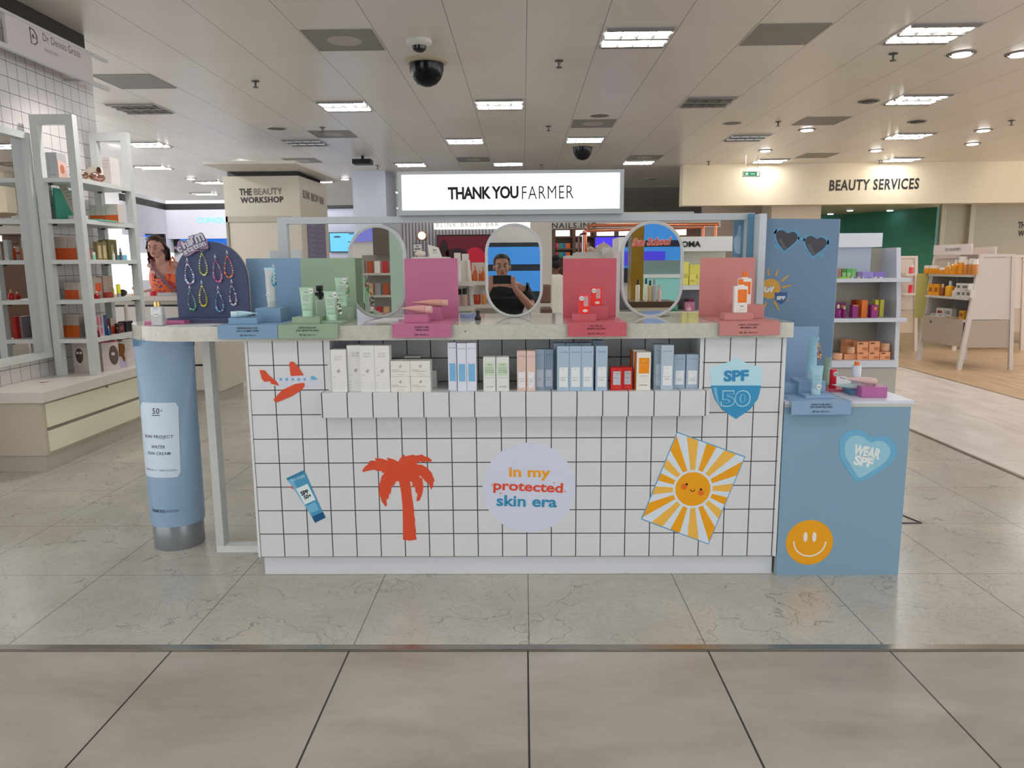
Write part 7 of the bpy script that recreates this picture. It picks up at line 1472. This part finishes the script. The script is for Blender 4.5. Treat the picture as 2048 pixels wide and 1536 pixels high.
finger_set(N, Eg, 8, px_-.11, YW_-.09, sh_z-.50, (.1, -.3, -1), (-1, 0, 0), (0, 1, 0), curl=.3, scale=.85); finger_set(N, Eg, 12, px_+.12, YW_+.07, sh_z-.50, (-.1, .3, -1), (1, 0, 0), (0, 1, 0), curl=.3, scale=.85)
me = skin_mesh(N, Eg, 0, 2, hd2, .0055); me.materials.append(m('7a5240', .5, 1.1)); b_ = bpy.data.objects.new('body', me); S.collection.objects.link(b_); b_.parent = w2; b_.location = -ORG[w2]; ORG[b_] = ORG[w2]
n_ = 26; R_ = []
for z, rx, ry in ((.10, .24, .22), (.40, .21, .19), (sh_z-.55, .165, .14), (sh_z-.34, .112, .095), (sh_z-.20, .118, .095), (sh_z-.06, .150, .092), (sh_z+.0, .155, .08), (sh_z+.035, .075, .06)):
    R_.append([(px_+rx*(1+.03*sin(5*a+z*3)*(1 if z < 1 else 0))*cos(a), YW_+ry*sin(a), z) for a in [2*pi*i/n_ for i in range(n_)]])
part('white_dress', loft(new(), R_), m('d6d2c4', .6, 1.15), w2, True)
bm = new(); ell(bm, px_-.155, YW_, sh_z-.06, .055, .06, .06); ell(bm, px_+.155, YW_, sh_z-.06, .055, .06, .06); part('sleeve', bm, m('d6d2c4', .6, 1.15), w2, True)
bm = new(); ell(bm, px_, YW_-.012, tz-.125, .088, .10, .092, 20, 14); ell(bm, px_-.01, YW_-.03, tz-.03, .07, .065, .05, 16, 10); part('hair', bm, m('100c0c', .6, 1.0), w2, True)

# ------------------------------------------------------------------ behind the camera, as the mirrors see it
ph = thing('person', 'photographer in a black T-shirt holding a phone, reflected in the middle mirror', 'person', (.0, -.42, 0))
N = [(0.02, -.46, .82, .15, .11), (.02, -.45, 1.00, .14, .11), (.02, -.44, 1.16, .165, .115), (.02, -.43, 1.25, .10, .08), (.015, -.42, 1.30, .055), (.01, -.41, 1.35, .052),
     (-.165, -.43, 1.21, .065), (-.25, -.34, 1.03, .048), (-.21, -.19, 1.08, .042), (-.13, -.085, 1.20, .030), (-.115, -.065, 1.225, .026),
     (.205, -.43, 1.21, .065), (.29, -.34, 1.03, .048), (.24, -.19, 1.08, .042), (.13, -.085, 1.20, .030), (.115, -.065, 1.225, .026),
     (-.08, -.46, .74, .10), (-.09, -.44, .42, .07), (-.10, -.46, .10, .05), (-.10, -.36, .04, .04), (.12, -.46, .74, .10), (.13, -.44, .42, .07), (.14, -.46, .10, .05), (.14, -.36, .04, .04)]
Eg = [(0, 1), (1, 2), (2, 3), (3, 4), (4, 5), (3, 6), (6, 7), (7, 8), (8, 9), (9, 10), (3, 11), (11, 12), (12, 13), (13, 14), (14, 15), (0, 16), (16, 17), (17, 18), (18, 19), (0, 20), (20, 21), (21, 22), (22, 23)]
finger_set(N, Eg, 10, -.115, -.065, 1.225, (.25, .15, .9), (-.2, 1, 0), (1, .1, -.3), curl=.55, thumb=-1, scale=.85); finger_set(N, Eg, 15, .115, -.065, 1.225, (-.25, .15, .9), (.2, 1, 0), (1, -.1, .3), curl=.55, thumb=1, scale=.85)
def hd3(bm): HM['p'] = head_geo(bm, .01, -.38, 1.425, pi, 0, 1.0)
me = skin_mesh(N, Eg, 0, 2, hd3, .0055); me.materials.append(m('9c7460', .5, 1.1)); b_ = bpy.data.objects.new('body', me); S.collection.objects.link(b_); b_.parent = ph; b_.location = -ORG[ph]; ORG[b_] = ORG[ph]
face_parts(ph, HM['p'])
me = skin_mesh([(0.02, -.46, .76, .205, .16), (.02, -.455, .90, .20, .158), (.02, -.45, 1.02, .19, .155), (.02, -.44, 1.14, .205, .155), (.02, -.43, 1.24, .125, .105), (-.17, -.43, 1.205, .085), (-.235, -.36, 1.08, .070), (.21, -.43, 1.205, .085), (.275, -.36, 1.08, .070)], [(0, 1), (1, 2), (2, 3), (3, 4), (4, 5), (5, 6), (4, 7), (7, 8)], 0, 2)
bm = new(); bm.from_mesh(me); part('t_shirt', bm, m('0b0b0e', .7, 1.0), ph, True)
me = skin_mesh([(.02, -.46, .80, .165, .12), (-.08, -.46, .72, .11), (-.09, -.44, .42, .085), (-.10, -.46, .12, .07), (.12, -.46, .72, .11), (.13, -.44, .42, .085), (.14, -.46, .12, .07)], [(0, 1), (1, 2), (2, 3), (0, 4), (4, 5), (5, 6)], 0, 2)
bm = new(); bm.from_mesh(me); part('trousers', bm, m('22252c', .7, 1.1), ph, True)
bm = new(); ell(bm, .01, -.395, 1.470, .084, .102, .080, 20, 14)
bmesh.ops.delete(bm, geom=[q for q in bm.verts if q.co.y > -.335 and q.co.z < 1.50], context='VERTS'); part('hair', bm, m('1c1614', .6, 1.0), ph, True)
one('phone', B(-.08, .08, -.052, -.043, 1.262, 1.338, .003), m('101216', .2, 1.0), 'black phone held up sideways by the photographer', 'phone')
YB_ = -7.4
struct('wall_front', B(-4.6, 4.2, YB_-.2, YB_, 0, ZC), m('b8b4ae', .5, 1.2))
bs2 = thing('blue_display', 'wide blue-lit wall display far behind the photographer, seen in the middle mirror', 'display', (-.5, YB_+.1, 0))
part('case', B(-2.6, 3.4, YB_+.001, YB_+.12, .95, 2.12), m('1a2430', .5, 1.0), bs2)
part('lit_panel', B(-2.5, 3.3, YB_+.121, YB_+.13, 1.72, 2.04), m('3a86d0', .4, .6, emit=.6), bs2); part('lit_panel', B(-2.5, 3.3, YB_+.121, YB_+.13, 1.22, 1.60), m('3a86d0', .4, .6, emit=.6), bs2)
t = thing('exit_sign', 'green hanging exit sign behind the photographer', 'exit sign', (-.25, -3.0, 2.3)); part('housing', B(-.42, -.02, -3.02, -3.0, 2.24, 2.40), m('0f6a48', .4, 1.0, emit=.6), t); part('rod', B(-.23, -.21, -3.015, -3.005, 2.401, ZC-.002), m('888a88', .4), t)
t = thing('linear_light', 'long slanting white strip light behind the photographer, seen in the middle mirror', 'light', (.9, -4.0, 2.6)); part('tube', B(.62, .74, -6.5, -2.2, 2.62, 2.66), m('ffffff', .4, 1, emit=3.5), t); part('rod', B(.67, .69, -2.6, -2.58, 2.661, ZC-.002), STEEL, t); part('rod', B(.67, .69, -6.1, -6.08, 2.661, ZC-.002), STEEL, t)
# virtual place of a mirror image: same sight line, folded back at the glass
def vm_(px, py, Ym, D):
    x, z = at(px, py, D); return x, 2*Ym-D, z
# right mirror: brown counter with bottles, gold panel, mint cabinet
x0, y_, z0 = vm_(1236, 604, 3.34, 8.0); x1, _, _ = vm_(1352, 604, 3.34, 8.0)
tb_ = thing('wooden_counter', 'brown wooden display counter behind the viewer, seen in the right mirror', 'counter', ((x0+x1)/2, y_, 0)); part('body', B(x0-.3, x1, y_-.5, y_, 0, z0-.06), m('c0b8a4', .45, 1.2), tb_); part('wood_top', B(x0-.3, x1+.0, y_-.5, y_+.01, z0-.06, z0), m('4a3624', .4, 1.2), tb_)
_, _, zt_ = vm_(1290, 592, 3.34, 8.0)
for i, (p0, p1, pt, c_, cp_) in enumerate(((1278, 1287, 560, 'cfc8b4', '141210'), (1296, 1303, 558, 'd8ccb4', '141210'), (1304, 1311.5, 562, 'c8a878', '141210'), (1312, 1321, 560, 'a8a8a4', 'a0a09c'), (1323, 1331, 571, 'd8b0a0', 'd8a898'), (1248, 1255, 565, 'c0a060', 'd8c088'))):
    a_ = vm_(p0, pt, 3.34, 7.8); b2 = vm_(p1, pt, 3.34, 7.8); w_ = b2[0]-a_[0]; h_ = a_[2]-z0
    t = thing('cosmetic_bottle', '%s bottle on the wooden counter, seen in the right mirror' % ('cream dark-capped broad', 'tall cream dark-capped', 'tan dark-capped', 'silver grey', 'short pink', 'small gold')[i], 'bottle', ((a_[0]+b2[0])/2, a_[1]-.25, z0+.001), 0, 'bottles reflected in the right mirror'); part('body', lathe(new(), [(w_/2, 0), (w_/2, h_*.72), (w_*.3, h_*.76)], n=14), m(c_, .3, 1.2), t, True, True); part('cap', lathe(new(), [(w_*.3, h_*.76), (w_*.25, h_)], n=12), m(cp_, .4, 1.0), t, True, True)
gp = vm_(1262, 530, 3.34, 8.9); gp2 = vm_(1280, 530, 3.34, 8.9); gt_ = vm_(1270, 440, 3.34, 8.9)
one('gold_pillar', B(gp[0], gp2[0]+.04, gp[1]-.3, gp[1], 0, gt_[2]+.2), m('8a6c1c', .3, 1.2, metal=.3), 'gold brown pillar behind the viewer, seen in the right mirror', 'pillar')
c0 = vm_(1288, 556, 3.34, 10.4); c1_ = vm_(1372, 604, 3.34, 10.4)
mc = thing('mint_cabinet', 'mint blue glass-topped cabinet behind the viewer, seen in the right mirror', 'cabinet', ((c0[0]+c1_[0])/2, c0[1], 0)); part('body', B(c0[0], c1_[0]+.8, c0[1]-.6, c0[1], 0, c0[2]), m('8fd0cc', .4, 1.25), mc); part('white_top', B(c0[0]-.03, c1_[0]+.83, c0[1]-.62, c0[1]+.02, c0[2]+.001, c0[2]+.05), m('d4dcda', .3, 1.2), mc); part('glass_case', B(c0[0], c1_[0]+.8, c0[1]-.55, c0[1]-.02, c0[2]+.051, c0[2]+.24), m('7f9c9c', .1, 1.0, spec=.8), mc)
v0 = vm_(1295, 525, 3.34, 10.9); v1_ = vm_(1372, 502, 3.34, 10.75)
t = thing('screen', 'violet blue lit wall screens behind the viewer, seen in the right mirror', 'screen', (v0[0]+.5, YB_+.05, 1.3)); part('display', B(v0[0], v1_[0]+.3, YB_+.14, YB_+.16, v0[2]-.05, v1_[2]+.05), m('4038c0', .4, .6, emit=.8), t)
# left mirror: dark column, product shelf, blue panel, mint wall
p0, p1 = vm_(776, 500, 3.36, 7.6), vm_(812, 500, 3.36, 7.6)
one('mint_board', B(p0[0]+.02, p1[0]+.12, p0[1]-.04, p0[1], 0, 2.3), m('a9c0b4', .4, 1.25), 'tall pale mint board behind the viewer, seen in the left mirror', 'board')
p0, p1 = vm_(747, 500, 3.36, 8.4), vm_(776, 440, 3.36, 8.4)
one('brown_pillar', B(p0[0], p1[0], p0[1]-.3, p0[1], 1.42, p1[2]+.3), m('5c554a', .5, 1.1), 'grey brown pillar top behind the viewer, seen in the left mirror', 'pillar')
q0_ = vm_(732, 590, 3.36, 8.2); q1_ = vm_(782, 590, 3.36, 8.2)
sk = thing('shelf_unit', 'shelf stand with red and orange goods behind the viewer, seen in the left mirror', 'shelving', ((q0_[0]+q1_[0])/2, q0_[1]-.2, 0)); 
for z in (.72, .98, 1.22): part('shelf', B(q0_[0]-.1, q1_[0]+.05, q0_[1]-.35, q0_[1], z-.025, z), m('b0aaa0', .45, 1.2), sk)
part('back', B(q0_[0]-.1, q1_[0]+.05, q0_[1]-.38, q0_[1]-.351, 0, 1.42), m('8c8880', .5, 1.1), sk); part('base', B(q0_[0]-.1, q1_[0]+.05, q0_[1]-.35, q0_[1], 0, .60), m('2c2826', .5, 1.1), sk)
for r_, z in enumerate((.7205, .9805, 1.2205)):
    for i in range(5):
        x_ = q0_[0]-.04+i*.085
        t = thing('carton', '%s pack on the %s shelf of the stand seen in the left mirror' % (('rust', 'cream', 'red', 'tan', 'grey')[(i+r_*2) % 5], ('lowest', 'middle', 'top')[r_]), 'box', (x_, q0_[1]-.08, z), 0, 'packs on the reflected stand'); part('body', B(-.03, .03, -.03, .03, 0, .13), m(('a04a2c', 'd0c8bc', 'a82c2c', 'b89068', '8a8a88')[(i+r_*2) % 5], .4, 1.25), t, local=True)
p0, p1 = vm_(690, 480, 3.36, 13.95), vm_(742, 440, 3.36, 13.95)
t = thing('screen', 'slanted violet blue wall panel behind the viewer, seen in the left mirror', 'screen', (p0[0], -5.5, 1.6)); part('display', prism(new(), [(p0[0]-.5, p0[2]-.05), (p1[0], p0[2]-.02), (p1[0], p1[2]+.2), (p0[0]-.1, p1[2]-.05)], YB_+.02, YB_+.05), m('6f74c4', .4, .6, emit=.7), t)

# ------------------------------------------------------------------ shop spotlights: warm scallops on the services bulkhead and the aisles
def spot(name, loc, tgt, power, col, size=60, blend=.6, r=.06):
    l = bpy.data.lights.new(name, 'SPOT'); l.energy = power; l.color = col; l.spot_size = radians(size); l.spot_blend = blend; l.shadow_soft_size = r
    o = bpy.data.objects.new(name, l); S.collection.objects.link(o); o.location = loc; o.rotation_euler = (Vector(tgt)-Vector(loc)).to_track_quat('-Z', 'Y').to_euler(); return o
WM = (1, .84, .62)
for x in (3.9, 6.4, 9.3): spot('downlight_beam', (x, 13.35, ZC-.04), (x+.1, 14.6, 2.5), 8, WM, 90, .7)
for x, y in ((5.4, 7.5), (6.6, 10.5), (8.5, 9.5), (5.0, 9.2)): spot('downlight_beam', (x, y, ZC-.04), (x, y, 0), 22, WM, 110, .8, .08)
for x, y in ((-6.2, 11.5), (-4.9, 13.2), (-5.4, 9.0)): spot('downlight_beam', (x, y, ZC-.04), (x-.2, y+1.5, 1.6), 75, (.94, .96, 1), 130, .8, .08)
for x, y in ((7.4, 19.5), (8.6, 18.0)): spot('downlight_beam', (x, y, 2.55), (x, y+1, 0), 45, WM, 140, .8, .06)
spot('downlight_beam', (-2.6, 5.6, ZC-.05), (-3.4, 5.6, .9), 34, (1, .93, .90), 80, .6, .05)
